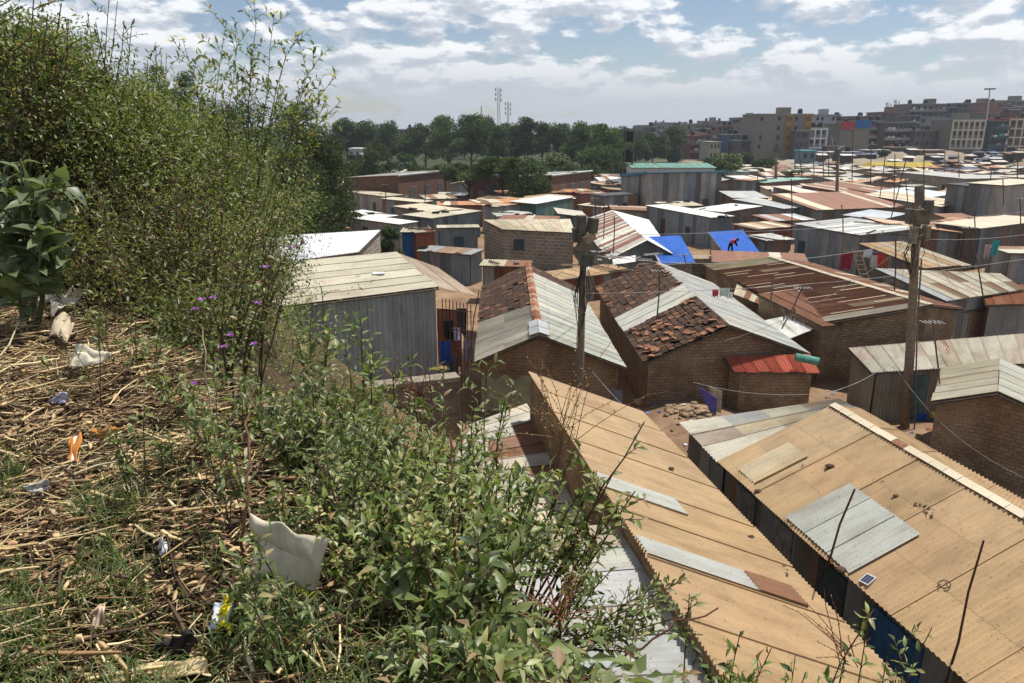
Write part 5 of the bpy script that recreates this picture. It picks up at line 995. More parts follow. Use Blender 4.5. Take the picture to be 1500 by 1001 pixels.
for px, pt, Y, w_, c_, lab in ((1242, 179, 261.7, 4.6, (.38, .05, .05), 'red painted parapet band'), (1264.5, 177, 261.7, 5.4, (.02, .13, .33), 'blue painted parapet band')):
    c = D(px, pt+5, Y); mb = MB(); mb.box((c.x, Y-.15, c.z), (w_, .3, 2.6), None, c_); o = mb.build('painted_band', MP); pr_ = [q for q in COL.objects if q.get('label', '').startswith('grey block with a %s painted' % c_name)][0] if False else None
    for q in COL.objects:
        if q.get('label', '').startswith('grey block with a %s painted' % lab.split()[0]): o.parent = q; o.matrix_parent_inverse = Matrix.Translation(-q.location)
# far hazy flats row, skyline filler
for i in range(140):
    px = R.choice([R.uniform(1000, 1110), R.uniform(985, 1108), R.uniform(1190, 1500), R.uniform(930, 1110), R.uniform(1240, 1500), R.uniform(1290, 1500)]); Y = R.uniform(300, 520)
    base = 190-np.interp(px, [880, 1000, 1100, 1300, 1400, 1500], [2, 8, 14, 22, 37, 45])+R.uniform(0, 26); w_ = R.uniform(6, 16)
    sd_ = 'left' if px < 1112 else 'right'
    FLX = ('skyline block among the hazy flats %s of the ochre striped block' % sd_)
    r_ = flats(FLX, px, px+w_, base, Y, jit(R.choice([GR, BR, DK, (.3, .27, .23), (.26, .17, .13)]), .2), 0, int(w_/5), R.choice(['plain', 'balcony', 'balcony']), jit(R.choice([(.3, .3, .3), (.4, .2, .15), (.55, .52, .45)]), .2)); r_['group'] = 'hazy flats on the %s skyline' % sd_
# yellow tarp stall, market clutter on the rubble, parked cars
c = G(1318, 243, 2.6); t_ = thing('market_tent', 'bright yellow canopy stall on the rubble field', 'stall', (c.x, c.y, T(c.x, c.y))); z0 = T(c.x, c.y)
mb = MB(); a = .1; mb.hexa([(c.x-8, c.y-2, z0+2.2), (c.x+8, c.y-2, z0+2.2), (c.x+8, c.y+3, z0+2.3), (c.x-8, c.y+3, z0+2.3)], [(c.x-7, c.y, z0+3.4), (c.x+7, c.y, z0+3.4), (c.x+7, c.y+1, z0+3.4), (c.x-7, c.y+1, z0+3.4)], (.50, .38, .06)); mb.build('canopy', MP, t_)
for sx_ in (-7.5, -2.5, 2.5, 7.5):
    for sy_ in (-1.8, 2.8): mb = MB(); mb.tube([(c.x+sx_, c.y+sy_, z0-.3), (c.x+sx_, c.y+sy_, z0+2.3)], .08, 5, (.3, .3, .3)); mb.build('leg', MP, t_)
def car(px, py, col, lab):
    p = G(px, py, 1.0); z0 = T(p.x, p.y); root = thing('parked_car', lab, 'car', (p.x, p.y, z0), 'cars parked by the rubble field'); w_ = 4.2; x, y = p.x, p.y
    def pr_(zs, hw, t, nm, mt, yy=.85):
        mb = MB(); prof = zs; mb.hexa([(x+q[0], y-yy, z0+q[1]) for q in prof], [(x+q[0], y+yy, z0+q[1]) for q in prof], t); return mb.build(nm, mt, root)
    pr_([(-2.1, .3), (2.1, .3), (2.15, .75), (1.9, .95), (-2.0, .98), (-2.15, .7)], 0, col, 'body', MP); pr_([(-1.6, .97), (1.2, .97), (.7, 1.5), (-1.2, 1.5)], 0, tuple(q*.9 for q in col), 'cabin', MP, .75)
    pr_([(-1.35, 1.02), (1.0, 1.02), (.65, 1.4), (-1.1, 1.4)], 0, (.03, .035, .04), 'window', MGL, .765)
    for sx_ in (-1.3, 1.3):
        for sy_ in (-.8, .8): mb = MB(); mb.tube([(x+sx_, y+sy_-.1, z0+.32), (x+sx_, y+sy_+.1, z0+.32)], .32, 12, (.02, .02, .02)); mb.build('wheel', MP, root)
cs = [(.75, .75, .75), (.6, .6, .6), (.1, .1, .12), (.4, .05, .05), (.7, .7, .68), (.25, .28, .32), (.7, .7, .7), (.5, .5, .52)]
names = ['leftmost', 'second', 'third', 'fourth', 'fifth', 'sixth', 'seventh', 'eighth', 'ninth', 'tenth', 'eleventh', 'rightmost']
for i in range(12): car(1396+i*9.2, 244.5-i*.35+(i % 2)*.8, cs[i % 8], '%s of the cars parked in line under the mast' % names[i])
MK = [(.5, .5, .48), (.1, .1, .12), (.22, .12, .1), (.14, .17, .24), (.5, .45, .35), (.2, .16, .13), (.65, .62, .55)]
for i in range(90):
    px = R.uniform(1180, 1500); py = R.uniform(232, 262); p = G(px, py, 1.2)
    z0 = T(p.x, p.y); w_, d_, h_ = R.uniform(2, 4), R.uniform(1.5, 3), R.uniform(1.6, 2.4)
    root = thing('market_stall', '%s canopied stall on the busy ground between settlement and flats' % R.choice(['small']), 'stall', (p.x, p.y, z0), 'small market stalls'); col = jit(R.choice(MK), .2)
    mb = MB(); mb.hexa([(p.x-w_/2, p.y-d_/2, z0+h_), (p.x+w_/2, p.y-d_/2, z0+h_), (p.x+w_/2, p.y+d_/2, z0+h_+.3), (p.x-w_/2, p.y+d_/2, z0+h_+.3)], [(p.x-w_/2, p.y-d_/2, z0+h_+.08), (p.x+w_/2, p.y-d_/2, z0+h_+.08), (p.x+w_/2, p.y+d_/2, z0+h_+.4), (p.x-w_/2, p.y+d_/2, z0+h_+.4)], col); mb.build('canopy', MC, root)
    mb = MB(); mb.box((p.x, p.y+d_*.2, z0+h_*.45), (w_*.85, d_*.5, h_*.9+.2), None, jit((.11, .09, .08), .3)); mb.build('counter', MW, root)
rg = np.random.default_rng(5)
def nrm(a): return a/np.maximum(np.linalg.norm(a, axis=-1, keepdims=True), 1e-9)
LEAFC = np.array([(.155, .205, .064), (.104, .146, .046), (.205, .248, .092), (.29, .30, .155), (.062, .088, .030), (.32, .28, .13), (.28, .19, .11)])
LEAFP = np.array([.25, .20, .20, .14, .09, .08, .04])
def leaf_mesh(P, Dr, Nn, Ls, Wr, fine=True, droop=.25, fold=.22):
    """P base, Dr direction, Nn face normal, Ls length, Wr width ratio -> verts, tris, leaf index per tri"""
    n = len(P); Dr = nrm(Dr); S = nrm(np.cross(Dr, Nn)); Nn = nrm(np.cross(S, Dr)); Ls = Ls[:, None]; W = Ls*Wr[:, None]*.5
    if fine:
        b = P; m1 = P+Dr*Ls*.36+Nn*Ls*.03; m2 = P+Dr*Ls*.70-Nn*Ls*droop*.35; t = P+Dr*Ls-Nn*Ls*droop
        l1, r1 = m1-S*W+Nn*W*fold*2, m1+S*W+Nn*W*fold*2; l2, r2 = m2-S*W*.68+Nn*W*fold, m2+S*W*.68+Nn*W*fold
        V = np.stack([b, m1, m2, t, l1, r1, l2, r2], 1).reshape(-1, 3)
        T_ = np.array([(0, 5, 1), (0, 1, 4), (1, 5, 7), (1, 7, 2), (1, 2, 6), (1, 6, 4), (2, 7, 3), (2, 3, 6)]); k = 8
    else:
        V = np.stack([P, P+Dr*Ls*.45+S*W+Nn*W*fold, P+Dr*Ls-Nn*Ls*droop, P+Dr*Ls*.45-S*W+Nn*W*fold], 1).reshape(-1, 3); T_ = np.array([(0, 1, 2), (0, 2, 3)]); k = 4
    Fc = (T_[None]+np.arange(n)[:, None, None]*k).reshape(-1, 3); return V, Fc, np.repeat(np.arange(n), len(T_))
def leafcol(n, tone=1., C=None, Pp=None):
    C = LEAFC if C is None else C; Pp = LEAFP if Pp is None else Pp
    return C[rg.choice(len(C), n, p=Pp)]*rg.uniform(.78, 1.22, (n, 1))*tone
def ntubes(segs, n=4):
    """segs: list of (polyline Nx3, r0, r1, colour) -> verts, quads, colours"""
    V, Fq, Cc = [], [], []; o = 0; ang = np.arange(n)*2*np.pi/n; cs, sn = np.cos(ang)[:, None], np.sin(ang)[:, None]
    for pts, r0, r1, c in segs:
        pts = np.asarray(pts, float); m = len(pts); d = nrm(np.gradient(pts, axis=0)); ref = np.array([.3, .9, .2]) if abs(d[0][1]) < .8 else np.array([.9, .1, .3])
        s = nrm(np.cross(d, ref)); t = np.cross(d, s); r = np.linspace(r0, r1, m)
        for i in range(m): V.append(pts[i]+r[i]*(s[i]*cs+t[i]*sn))
        for i in range(m-1):
            a = o+i*n
            for k in range(n): Fq.append((a+k, a+(k+1) % n, a+n+(k+1) % n, a+n+k)); Cc.append(c)
        o += m*n
    return np.concatenate(V), np.array(Fq), np.array(Cc)
def grow(base, tip, bow=.2, n=9, wig=.03):
    base, tip = np.array(base, float), np.array(tip, float); L_ = np.linalg.norm(tip-base); mid = (base+tip)/2+np.array([0, 0, bow*L_])+rg.normal(0, .06, 3)*L_
    t = np.linspace(0, 1, n)[:, None]; p = (1-t)**2*base+2*t*(1-t)*mid+t*t*tip; p[1:-1] += rg.normal(0, wig*L_/n*1.2, (n-2, 3)); return p
class Plant:
    def __init__(s): s.seg = []; s.P = []; s.D = []; s.N = []; s.L = []; s.W = []; s.C = []; s.fl = []
    def leaves(s, line, t0, n, L_, W, tone, out=.9, spread=.5, col=None, lift=.25):
        m = len(line); 
        for k in range(n):
            t = t0+(1-t0)*(k+.5)/n; f = t*(m-1); i = min(int(f), m-2); p = line[i]+(line[i+1]-line[i])*(f-i); d = line[i+1]-line[i]; d = d/np.linalg.norm(d)
            a = k*2.4+rg.uniform(-.5, .5); ref = np.array([.2, .3, 1.]); u = np.cross(d, ref); u /= np.linalg.norm(u)+1e-9; v = np.cross(d, u)
            o = (u*math.cos(a)+v*math.sin(a))*out+d*(1-out*.45)+np.array([0, 0, lift])+rg.normal(0, .18, 3)
            s.P.append(p); s.D.append(o); s.N.append(np.array([0, 0, 1.])+rg.normal(0, spread, 3)); s.L.append(L_*rg.uniform(.6, 1.15)*(1-.35*max(0, t-.75)*2)); s.W.append(W*rg.uniform(.85, 1.15)); s.C.append(leafcol(1, tone)[0] if col is None else np.array(col)*rg.uniform(.8, 1.2))
    def branch(s, base, tip, r, nt, twig, nl, L_, W=.36, tone=1., bow=.12, t0=.3, scol=(.14, .10, .06), col=None, maint=.45, out=.9):
        ln = grow(base, tip, bow); s.seg.append((ln, r, r*.35, scol)); s.leaves(ln, maint, nl, L_, W, tone, out, col=col)
        Lt = np.linalg.norm(np.array(tip)-np.array(base))
        for k in range(nt):
            t = t0+(1-t0)*rg.uniform(0, .95); i = min(int(t*8), 7); p = ln[i]+(ln[i+1]-ln[i])*(t*8-i); d = ln[i+1]-ln[i]; d /= np.linalg.norm(d)
            q = d*.8+rg.normal(0, .75, 3); q[2] = abs(q[2])*.6+.15; q /= np.linalg.norm(q); tl = twig*rg.uniform(.5, 1.2)*(1.15-t*.6)
            tw = grow(p, p+q*tl, .08, 5); s.seg.append((tw, r*.4, r*.2, scol)); s.leaves(tw, .15, max(3, int(nl*.6*tl/twig)), L_, W, tone, out, col=col)
    def arrays(s): return [np.array(x) for x in (s.P, s.D, s.N, s.L, s.W, s.C)]
    def make(s, name, label, cat, loc, mat=None, fine=True, group=None, n=5, droop=.25, flower=None, stemname='stem'):
        root = thing(name, label, cat, tuple(loc), group)
        V, Fq, Cc = ntubes(s.seg, n); npmesh(stemname, V, Fq, Cc, MBK, root, True)
        if s.P:
            P, Dr, Nn, Ls, W, Cl = s.arrays(); V, Fc, ix = leaf_mesh(P, Dr, Nn, Ls, W, fine, droop); npmesh('foliage', V, Fc, Cl[ix], mat or ML, root, fine)
        for (ps, L_, W_, c, nm) in s.fl:
            for p in ps:
                k = 6; PP, DD, NN = [], [], []
                for a in range(k): an = a*2*math.pi/k+rg.uniform(0, .3); d = np.array([math.cos(an), math.sin(an)*.8-.4, .5+rg.uniform(-.2, .3)]); PP.append(p); DD.append(d); NN.append(np.array([0, -.4, 1.]))
                PP_ = np.array(PP); V, Fc, ix = leaf_mesh(PP_, np.array(DD), np.array(NN), np.full(len(PP), L_), np.full(len(PP), W_), True, .3); npmesh(nm, V, Fc, (np.array(c)*rg.uniform(.8, 1.2, (len(PP), 1)))[ix], mat or ML, root)
        return root

# ---- shrub kinds used for the thicket
def proto(height, ns, spread, L_, W, tone, twig=.35, nt=7, nl=12, col=None):
    s = Plant()
    for i in range(ns):
        a = rg.uniform(0, 6.28); r = spread*math.sqrt(rg.uniform(0, 1)); h = height*rg.uniform(.55, 1.05)*(1-.25*r/spread)
        s.branch((math.cos(a)*r*.25, math.sin(a)*r*.25, -.1), (math.cos(a)*r, math.sin(a)*r, h), .008, nt, twig, nl, L_, W, tone*rg.uniform(.8, 1.15), .1, .15, col=col, maint=.2)
    return s
PR = [proto(1.2, 13, .75, .070, .34, 1.0), proto(1.2, 15, .7, .055, .42, .9, nt=8), proto(1.2, 11, .8, .085, .28, 1.08, .4), proto(1.2, 14, .7, .045, .5, 1.18, nt=9), proto(1.2, 12, .75, .06, .32, .85)]
PRA = [p.arrays() for p in PR]; PRS = [ntubes(p.seg, 3) for p in PR]
print('proto leaves', [len(a[0]) for a in PRA])
# where green stands in the view of the hillside (used to find the standing places)
TOPX = [-60, 0, 60, 110, 200, 250, 300, 340, 380, 430, 490, 515, 520]; TOPY = [-60, -40, -20, 70, 100, 118, 150, 200, 265, 310, 330, 340, 350]
RY = [0, 200, 260, 305, 320, 345, 400, 450, 500, 540, 556, 566, 585, 610, 650, 665, 680, 735, 800, 900, 1001]; RX = [300, 430, 440, 420, 380, 342, 350, 368, 400, 490, 560, 575, 575, 580, 620, 670, 700, 700, 660, 660, 690]
LY = [430, 450, 480, 520, 600, 700, 800, 850, 1001, 1100]; LX = [-60, 60, 165, 220, 280, 370, 470, 510, 540, 560]
def inmask(px, py, m=0):
    if py < np.interp(px, TOPX, TOPY)+m: return False
    if px > np.interp(py, RY, RX)-m: return False
    if py > 425 and px < np.interp(py, LY, LX)+m: return False
    return True
inst = []; placed = []; WEEDS = []
def march(px, py, c, tmax=130):
    d = ray(px, py); t = 1.2
    while t < tmax:
        x, y, z = d[0]*t, d[1]*t, H+d[2]*t; g_ = T(x, y)
        if z < g_+c: return x, y, g_
        t += .12+.02*t
    return None
tries = 0
while len(inst) < 520 and tries < 5200:
    tries += 1; px, py = rg.uniform(-80, 960), rg.uniform(60, 1080); c = rg.uniform(.55, 1.5)
    if not inmask(px, min(py, 1001), 8): continue
    h_ = march(px, py, c*.8)
    if h_ is None: continue
    x, y, g_ = h_; hh = c*(1+.02*y); rad = .62*hh*.72
    if y < 1.75: continue
    pbx, pby = proj(x, y, g_)
    if pby > 430 and pbx < np.interp(pby, LY, LX)+F*rad/y*.35: continue
    ptx, pty = proj(x, y, g_+hh)
    pr_ = F*rad/y*.75
    if ptx < 1500 and not (inmask(ptx, max(pty, 0)) and inmask(ptx+pr_, min(1001, max(0, (py+pty)/2))) and (ptx < -40 or py < 425 or (inmask(ptx-pr_*1.5, min(1001, max(0, (py+pty)/2))) and inmask(ptx-pr_*1.2, min(1001, max(0, pty+20)))))): continue
    sep = .36*hh
    if any((x-q[0])**2+(y-q[1])**2 < (sep*.5+q[2]*.5)**2 for q in placed): continue
    if -8.5 < x < -2 and 22 < y < 31: continue
    placed.append((x, y, sep)); inst.append((x, y, g_, hh))
print('thicket', len(inst), tries)
# tall growth standing on the crest (tops above the skyline) : top px, py, distance
for (px, py, Y, wd) in [(-60, -60, 5.5, 1), (-10, -40, 6, 1), (30, -30, 6.5, 1), (70, -20, 6.8, 1), (95, 30, 7.2, .9), (15, 30, 5, 1), (60, 60, 5.6, 1), (100, 100, 6.4, 1), (130, 92, 8, 1), (165, 100, 8.5, 1), (205, 108, 9, 1), (240, 118, 10, 1), (275, 140, 12, 1), (60, 130, 5, 1.1), (110, 160, 5.6, 1), (150, 170, 6.4, 1), (200, 175, 7.2, 1), (240, 190, 8, 1), (290, 190, 9.5, 1), (320, 175, 12, 1), (-40, 60, 4.5, 1), (0, 120, 4.2, 1), (290, 240, 8.5, 1), (325, 250, 11, 1), (-20, 170, 4.3, 1), (250, 240, 7, 1), (20, 0, 8, 1), (80, 0, 8.4, 1), (50, 30, 8, 1), (0, 60, 7.6, 1), (90, 60, 8, 1), (190, 230, 6.2, 1), (130, 230, 5.3, 1)]:
    if px < 150: Y = max(Y, 7.3+rg.uniform(0, .8))
    elif px < 215: Y = max(Y, 6.6)
    q = D(px, py, Y)
    for k in range(2 if Y < 7 else 4):
        x, y = q.x+rg.uniform(-.5, .5)*Y*.07, Y+rg.uniform(-.3, 1.2); g_ = T(x, y); tot = max(1, (q.z-g_))*rg.uniform(.88, 1.); sz_ = 1.3+.035*Y; zl = tot-sz_; first = True
        while zl > -.3:
            inst.append((x+rg.uniform(-.4, .4)*sz_*.7, y+rg.uniform(-.3, .5), g_+max(0, zl), sz_*rg.uniform(.85, 1.0)*(1 if first else 1.15))); zl -= sz_*.42; first = False
VV, FF, CC, SV, SF, SC = [], [], [], [], [], []; vo = so = 0
def puff(c, rr, n, L_, tone=1.):
    global vo
    d = nrm(rg.normal(0, 1, (n, 3))); P = np.array(c)+d*rr*rg.uniform(.25, 1.1, (n, 1))*[1, 1, .85]
    V, Fc, ix = leaf_mesh(P, rg.normal(0, 1, (n, 3))+[0, 0, .25], np.array([0, 0, 1])+rg.normal(0, .6, (n, 3)), L_*rg.uniform(.6, 1.3, n), rg.uniform(.3, .5, n), False)
    VV.append(V); FF.append(Fc+vo); vo += len(V); CC.append((leafcol(n, tone))[ix])
for (px, py, Y, r_, n) in [(-20, 10, 7.6, .5, 1500), (15, 25, 7.6, .5, 1500), (45, 20, 7.8, .45, 1300), (75, 35, 8, .45, 1300), (95, 60, 8.2, .4, 1000), (60, 70, 7.6, .5, 1500), (15, 80, 7.4, .5, 1500), (100, 100, 8.2, .45, 1200), (130, 105, 8.4, .4, 1000), (165, 118, 8.8, .4, 1000), (200, 122, 9.2, .4, 1000), (235, 130, 10, .45, 1100), (270, 138, 11, .5, 1200), (300, 165, 12, .55, 1300), (345, 200, 12, .6, 1300), (60, 130, 7.4, .5, 1200), (130, 150, 7.8, .5, 1200), (200, 165, 8.6, .5, 1200), (260, 175, 9.6, .5, 1200), (310, 190, 10.6, .5, 1200), (30, 180, 7.2, .5, 1000)]:
    q = D(px, py, Y); puff((q.x, Y, q.z-r_*.75), r_, n, .06, rg.uniform(.75, 1.15))
    for k in range(3): a_ = rg.normal(0, .5, 3)*r_; puff((q.x+a_[0], Y+.3+a_[1], q.z-r_*(1.6+.5*k)), r_*.9, n//2, .06, rg.uniform(.65, 1.0))
for (x, y, z, hh) in inst:
    k = rg.integers(len(PRA)); P, Dr, Nn, Ls, W, Cl = PRA[k]; sv, sf, scc = PRS[k]; a = rg.uniform(0, 6.28); ca, sa = math.cos(a), math.sin(a); Rm = np.array([[ca, sa, 0], [-sa, ca, 0], [0, 0, 1]])
    sz = hh/1.2; sxy = sz*rg.uniform(.8, 1.1); Sm = np.array([sxy, sxy, sz])
    keep = rg.random(len(P)) < (1 if y < 7 else .85)
    fine = y < 4.5; lf = min(1.5, .8+.03*y)/(max(1, hh/1.6)**.5)
    ton = rg.uniform(.72, 1.22)*np.array([rg.uniform(.92, 1.12), 1, rg.uniform(.85, 1.1)])
    V, Fc, ix = leaf_mesh((P[keep]*Sm)@Rm+np.array([x, y, z]), (Dr[keep]@Rm), Nn[keep]@Rm, Ls[keep]*lf, W[keep], fine)
    VV.append(V); FF.append(Fc+vo); vo += len(V); CC.append((Cl[keep]*ton)[ix]); 
    if z < T(x, y)+.3: SV.append((sv*Sm)@Rm+np.array([x, y, z])); SF.append(sf+so); SC.append(scc); so += len(sv)
o = npmesh('thicket_foliage', np.concatenate(VV), np.concatenate(FF), np.concatenate(CC), ML); tag(o, 'dense tangle of leafy green bushes covering the hillside', 'undergrowth', kind='stuff')
o = npmesh('thicket_stems', np.concatenate(SV), np.concatenate(SF), np.concatenate(SC), MBK, smooth=True); tag(o, 'brown stems inside the hillside thicket', 'stems', kind='stuff')
print('tris', sum(len(f) for f in FF))
# creeping low cover between the bushes
n = 60000; xs = rg.uniform(-40, 3, n)*rg.random(n)**.5; ys = 1.6+rg.random(n)**1.6*40
zz = terr(xs, ys); s_ = (xs-np.interp(ys, CRY, CRX)); ok = (zz > 1.0)&((s_ > -.1)|(ys > 6.5))&(xs > -1.2*ys); xs, ys, zz = xs[ok], ys[ok], zz[ok]; n = len(xs)
V, Fc, ix = leaf_mesh(np.stack([xs, ys, zz+rg.uniform(.0, .22, n)], 1), rg.normal(0, 1, (n, 3))*[1, 1, .3], np.array([0, 0, 1])+rg.normal(0, .4, (n, 3)), rg.uniform(.04, .09, n), rg.uniform(.4, .6, n), False)
o = npmesh('ground_cover', V, Fc, leafcol(n, .9)[ix], ML); tag(o, 'low creeping leaves on the slope soil', 'ground cover', kind='stuff')

# rank weeds on the slope below the terrace wall
for i in range(110):
    if len(WEEDS) > 34: break
    x, y = rg.uniform(-6.5, -.8), rg.uniform(6, 20.5)
    px_, py_ = proj(x, y, T(x, y)+.9)
    if py_ < 585 or px_ > 740: continue
    s = proto(rg.uniform(.8, 1.3), 10, .7, .07, .36, rg.uniform(.9, 1.15), .4); P_, D_, N_, L_, W_, C_ = s.arrays(); b = np.array([x, y, T(x, y)])
    for k in range(len(s.P)): s.P[k] = s.P[k]+b
    s.seg = [(ln+b, r0*1.4, r1*1.4, c) for ln, r0, r1, c in s.seg]; WEEDS.append((s, b))
# ---- individual plants
def gp(px, py, Y): q = D(px, py, Y); return (q.x, q.y, q.z)
def base_at(px, Y): q = D(px, 500, Y); return np.array([q.x, Y, T(q.x, Y)-.05])
def plant(name, label, cat, px, Y, tips, r=.012, nt=5, twig=.3, nl=12, L_=.08, W=.34, tone=1., bow=.1, scol=(.14, .10, .06), flowers=None, droop=.25, t0=.4, maint=.4, group=None, col=None, out=.9):
    s = Plant(); b = base_at(px, Y)
    for (tx, ty, tY) in tips: s.branch(b+rg.normal(0, .04, 3)*[1, 1, 0], gp(tx, ty, tY), r, nt, twig, nl, L_, W, tone, bow, t0, scol, col, maint, out)
    if flowers:
        for f in flowers: s.fl.append(([np.array(gp(*q)) for q in f[0]], f[1], f[2], f[3], f[4]))
    return s.make(name, label, cat, b, droop=droop, group=group)
plant('flowering_shrub', 'tall airy shrub with yellow tips rising against the sky', 'shrub', 350, 10.4, [(a_, b_, c_+1.7) for a_, b_, c_ in [(372, 2, 8.4), (402, 20, 8.6), (438, 52, 8.2), (268, 58, 8.4), (492, 112, 8), (500, 148, 8.1), (332, 30, 8.8), (235, 72, 8.6), (462, 96, 8.3), (345, 100, 8.2), (300, 90, 8.6), (480, 140, 8.5), (420, 75, 8.6), (350, 55, 8.7), (440, 135, 8.2)]], .009, 14, .62, 19, .115, .34, .95, .22,
      flowers=[([(p_[0], p_[1], p_[2]+1.7) for p_ in [(372, 4, 8.4), (436, 53, 8.2), (440, 50, 8.2), (405, 20, 8.6), (397, 24, 8.6), (268, 60, 8.4), (250, 62, 8.5), (258, 55, 8.5), (498, 146, 8.1), (490, 112, 8), (470, 142, 8.2), (462, 146, 8.2), (478, 148, 8.2), (455, 150, 8.2)]], .075, .3, (.50, .45, .10), 'flower')], t0=.45)
plant('slender_shrub', 'thin upright dark-leaved shrub against the sky at upper left', 'shrub', 165, 8.4, [(160, -4, 8.3), (172, 2, 8.4), (182, 30, 8.4), (140, 32, 8.2), (193, 34, 8.6), (118, 46, 8.4), (150, 50, 8.2), (128, 18, 8.4)], .01, 5, .4, 15, .085, .26, .62, .02, t0=.5)
plant('slender_shrub', 'thin pale-tipped shrub rising left of the yellow tipped one', 'shrub', 232, 9, [(228, 62, 9), (244, 78, 9.1), (216, 88, 9), (236, 92, 9)], .01, 5, .35, 13, .08, .3, .8, .02)
plant('overhanging_shrub', 'shrub with small yellow-green leaves filling the upper left corner', 'shrub', 20, 7.2, [(0, -20, 7), (50, -10, 7.1), (90, 5, 7.2), (100, 30, 7.2), (60, 50, 6.9), (20, 60, 6.8), (100, 62, 7.3), (70, 20, 7), (30, 20, 6.9), (-30, 40, 6.8), (60, 90, 6.8), (105, 90, 7.2), (20, 120, 6.7), (75, 125, 7), (10, 180, 6.9), (60, 170, 6.9)], .013, 18, .6, 20, .055, .5, 1.2, .05, t0=.35, maint=.3)
plant('broadleaf_plant', 'grey-green broad-leaved plant at the left edge', 'plant', 45, 5.9, [(5, 245, 5.7), (30, 232, 5.8), (70, 262, 5.8), (18, 300, 5.6), (80, 320, 5.7), (50, 290, 5.6), (95, 372, 5.75), (5, 365, 5.6), (60, 345, 5.5), (30, 400, 5.5)], .016, 2, .22, 13, .22, .5, .9, .0, (.20, .22, .12), col=(.14, .175, .085), droop=.35, maint=.4, t0=.6)
plant('purple_flowered_shrub', 'shrub with violet trumpet flowers in front of the iron shed', 'shrub', 330, 5.0, [(375, 335, 5), (390, 370, 5), (400, 395, 5), (350, 385, 4.8), (330, 420, 4.7), (300, 430, 4.6), (405, 420, 5.1), (380, 440, 4.8), (285, 470, 4.5), (345, 480, 4.6)], .01, 7, .36, 16, .06, .38, .9,
      flowers=[([(286, 454, 4.5), (337, 492, 4.5), (327, 509, 4.5), (284, 562, 4.2), (283, 574, 4.2), (390, 392, 4.9), (430, 363, 4.9), (296, 440, 4.4), (312, 437, 4.5), (378, 445, 4.7), (372, 505, 4.6)], .028, .75, (.30, .09, .40), 'flower')])
plant('spotted_flower_shrub', 'dark seedy spires rising over the long white roof', 'shrub', 372, 6, [(385, 330, 6), (408, 318, 6.1), (436, 332, 6.1), (398, 350, 6), (445, 345, 6)], .009, 9, .16, 16, .04, .6, .55, .02, t0=.5, col=(.075, .06, .03))
for s, b in WEEDS: s.make('rank_weed', 'rank green weed on the bare slope below the terrace wall', 'weed', tuple(b), fine=False, group='rank weeds below the terrace wall')
for (lab, px, Y, tips, L_) in [
 ('leafy sprig rising before the iron shed wall, tallest of its cluster', 520, 4.2, [(527, 462, 4.2), (505, 500, 4.1), (545, 510, 4.2)], .085),
 ('leafy sprig at the left foot of the iron shed wall', 440, 4.6, [(470, 420, 4.6), (455, 470, 4.5), (480, 500, 4.4), (430, 480, 4.5)], .08),
 ('leafy sprig crossing the iron shed corner beside the railing', 620, 4.3, [(598, 522, 4.3), (628, 540, 4.2), (575, 545, 4.2), (650, 540, 4.4)], .08),
 ('spray of leaves before the green plastered gable wall', 700, 4.2, [(715, 530, 4.2), (742, 578, 4.1), (695, 560, 4.0), (755, 560, 4.3)], .08),
 ('bright sprig among the stalks left of the terrace wall', 500, 3.6, [(490, 560, 3.6), (520, 590, 3.5), (460, 580, 3.5), (545, 600, 3.6)], .08)]:
    plant('leafy_sprig', lab, 'plant', px, Y, tips, .008, 6, .22, 14, L_, .32, 1.1)
plant('reaching_branch', 'leafy branch reaching out over the pointed tan roof', 'shrub', 760, 3.6, [(944, 618, 3.3), (900, 690, 3.3), (930, 720, 3.3), (870, 690, 3.4), (905, 745, 3.2), (850, 720, 3.4), (880, 760, 3.2), (820, 700, 3.5), (840, 660, 3.6)], .009, 11, .2, 14, .07, .38, 1.1, -.03, (.15, .09, .06), t0=.4)
plant('drooping_shrub', 'shrub with drooping dark tips over the grey corrugated roof', 'shrub', 800, 2.9, [(900, 830, 2.7), (930, 870, 2.7), (870, 800, 2.9), (960, 900, 2.6), (900, 905, 2.6), (940, 960, 2.5), (985, 880, 2.7), (860, 860, 2.7), (1000, 850, 2.8), (1010, 900, 2.7), (1030, 930, 2.6)], .006, 9, .17, 14, .052, .36, .95, .02, (.18, .11, .07), t0=.35)
plant('broadleaf_plant', 'glossy broad-leaved plant at the bottom centre with one yellow leaf', 'plant', 680, 2.05, [(700, 850, 2.0), (655, 870, 1.95), (610, 800, 2.1), (735, 890, 1.95), (690, 930, 1.9), (640, 930, 1.9), (760, 840, 2.1), (700, 790, 2.1), (560, 880, 2.0)], .009, 4, .14, 13, .085, .40, .85, .05, t0=.4)
plant('hanging_sprig', 'leafy sprig at the bottom right corner of the grey corrugated roof', 'plant', 1080, 2.6, [(1085, 925, 2.6), (1040, 965, 2.5), (1130, 950, 2.6), (1105, 985, 2.5), (1010, 870, 2.7), (1060, 985, 2.5)], .006, 11, .17, 13, .06, .38, 1.1, .02, t0=.4)
plant('hanging_sprig', 'leafy sprig between the two tan roofs at the bottom edge', 'plant', 1290, 2.8, [(1260, 925, 2.8), (1300, 960, 2.7), (1230, 975, 2.7), (1340, 915, 2.8), (1365, 920, 2.8), (1275, 890, 2.8), (1200, 990, 2.7), (1330, 970, 2.7)], .006, 8, .14, 12, .065, .36, 1.05, .02, t0=.5)
plant('hanging_sprig', 'single curled yellow-green tendril sprig at the bottom right', 'plant', 1190, 2.5, [(1165, 960, 2.5), (1180, 985, 2.4), (1150, 990, 2.4)], .005, 3, .1, 8, .05, .4, 1.15, .02)
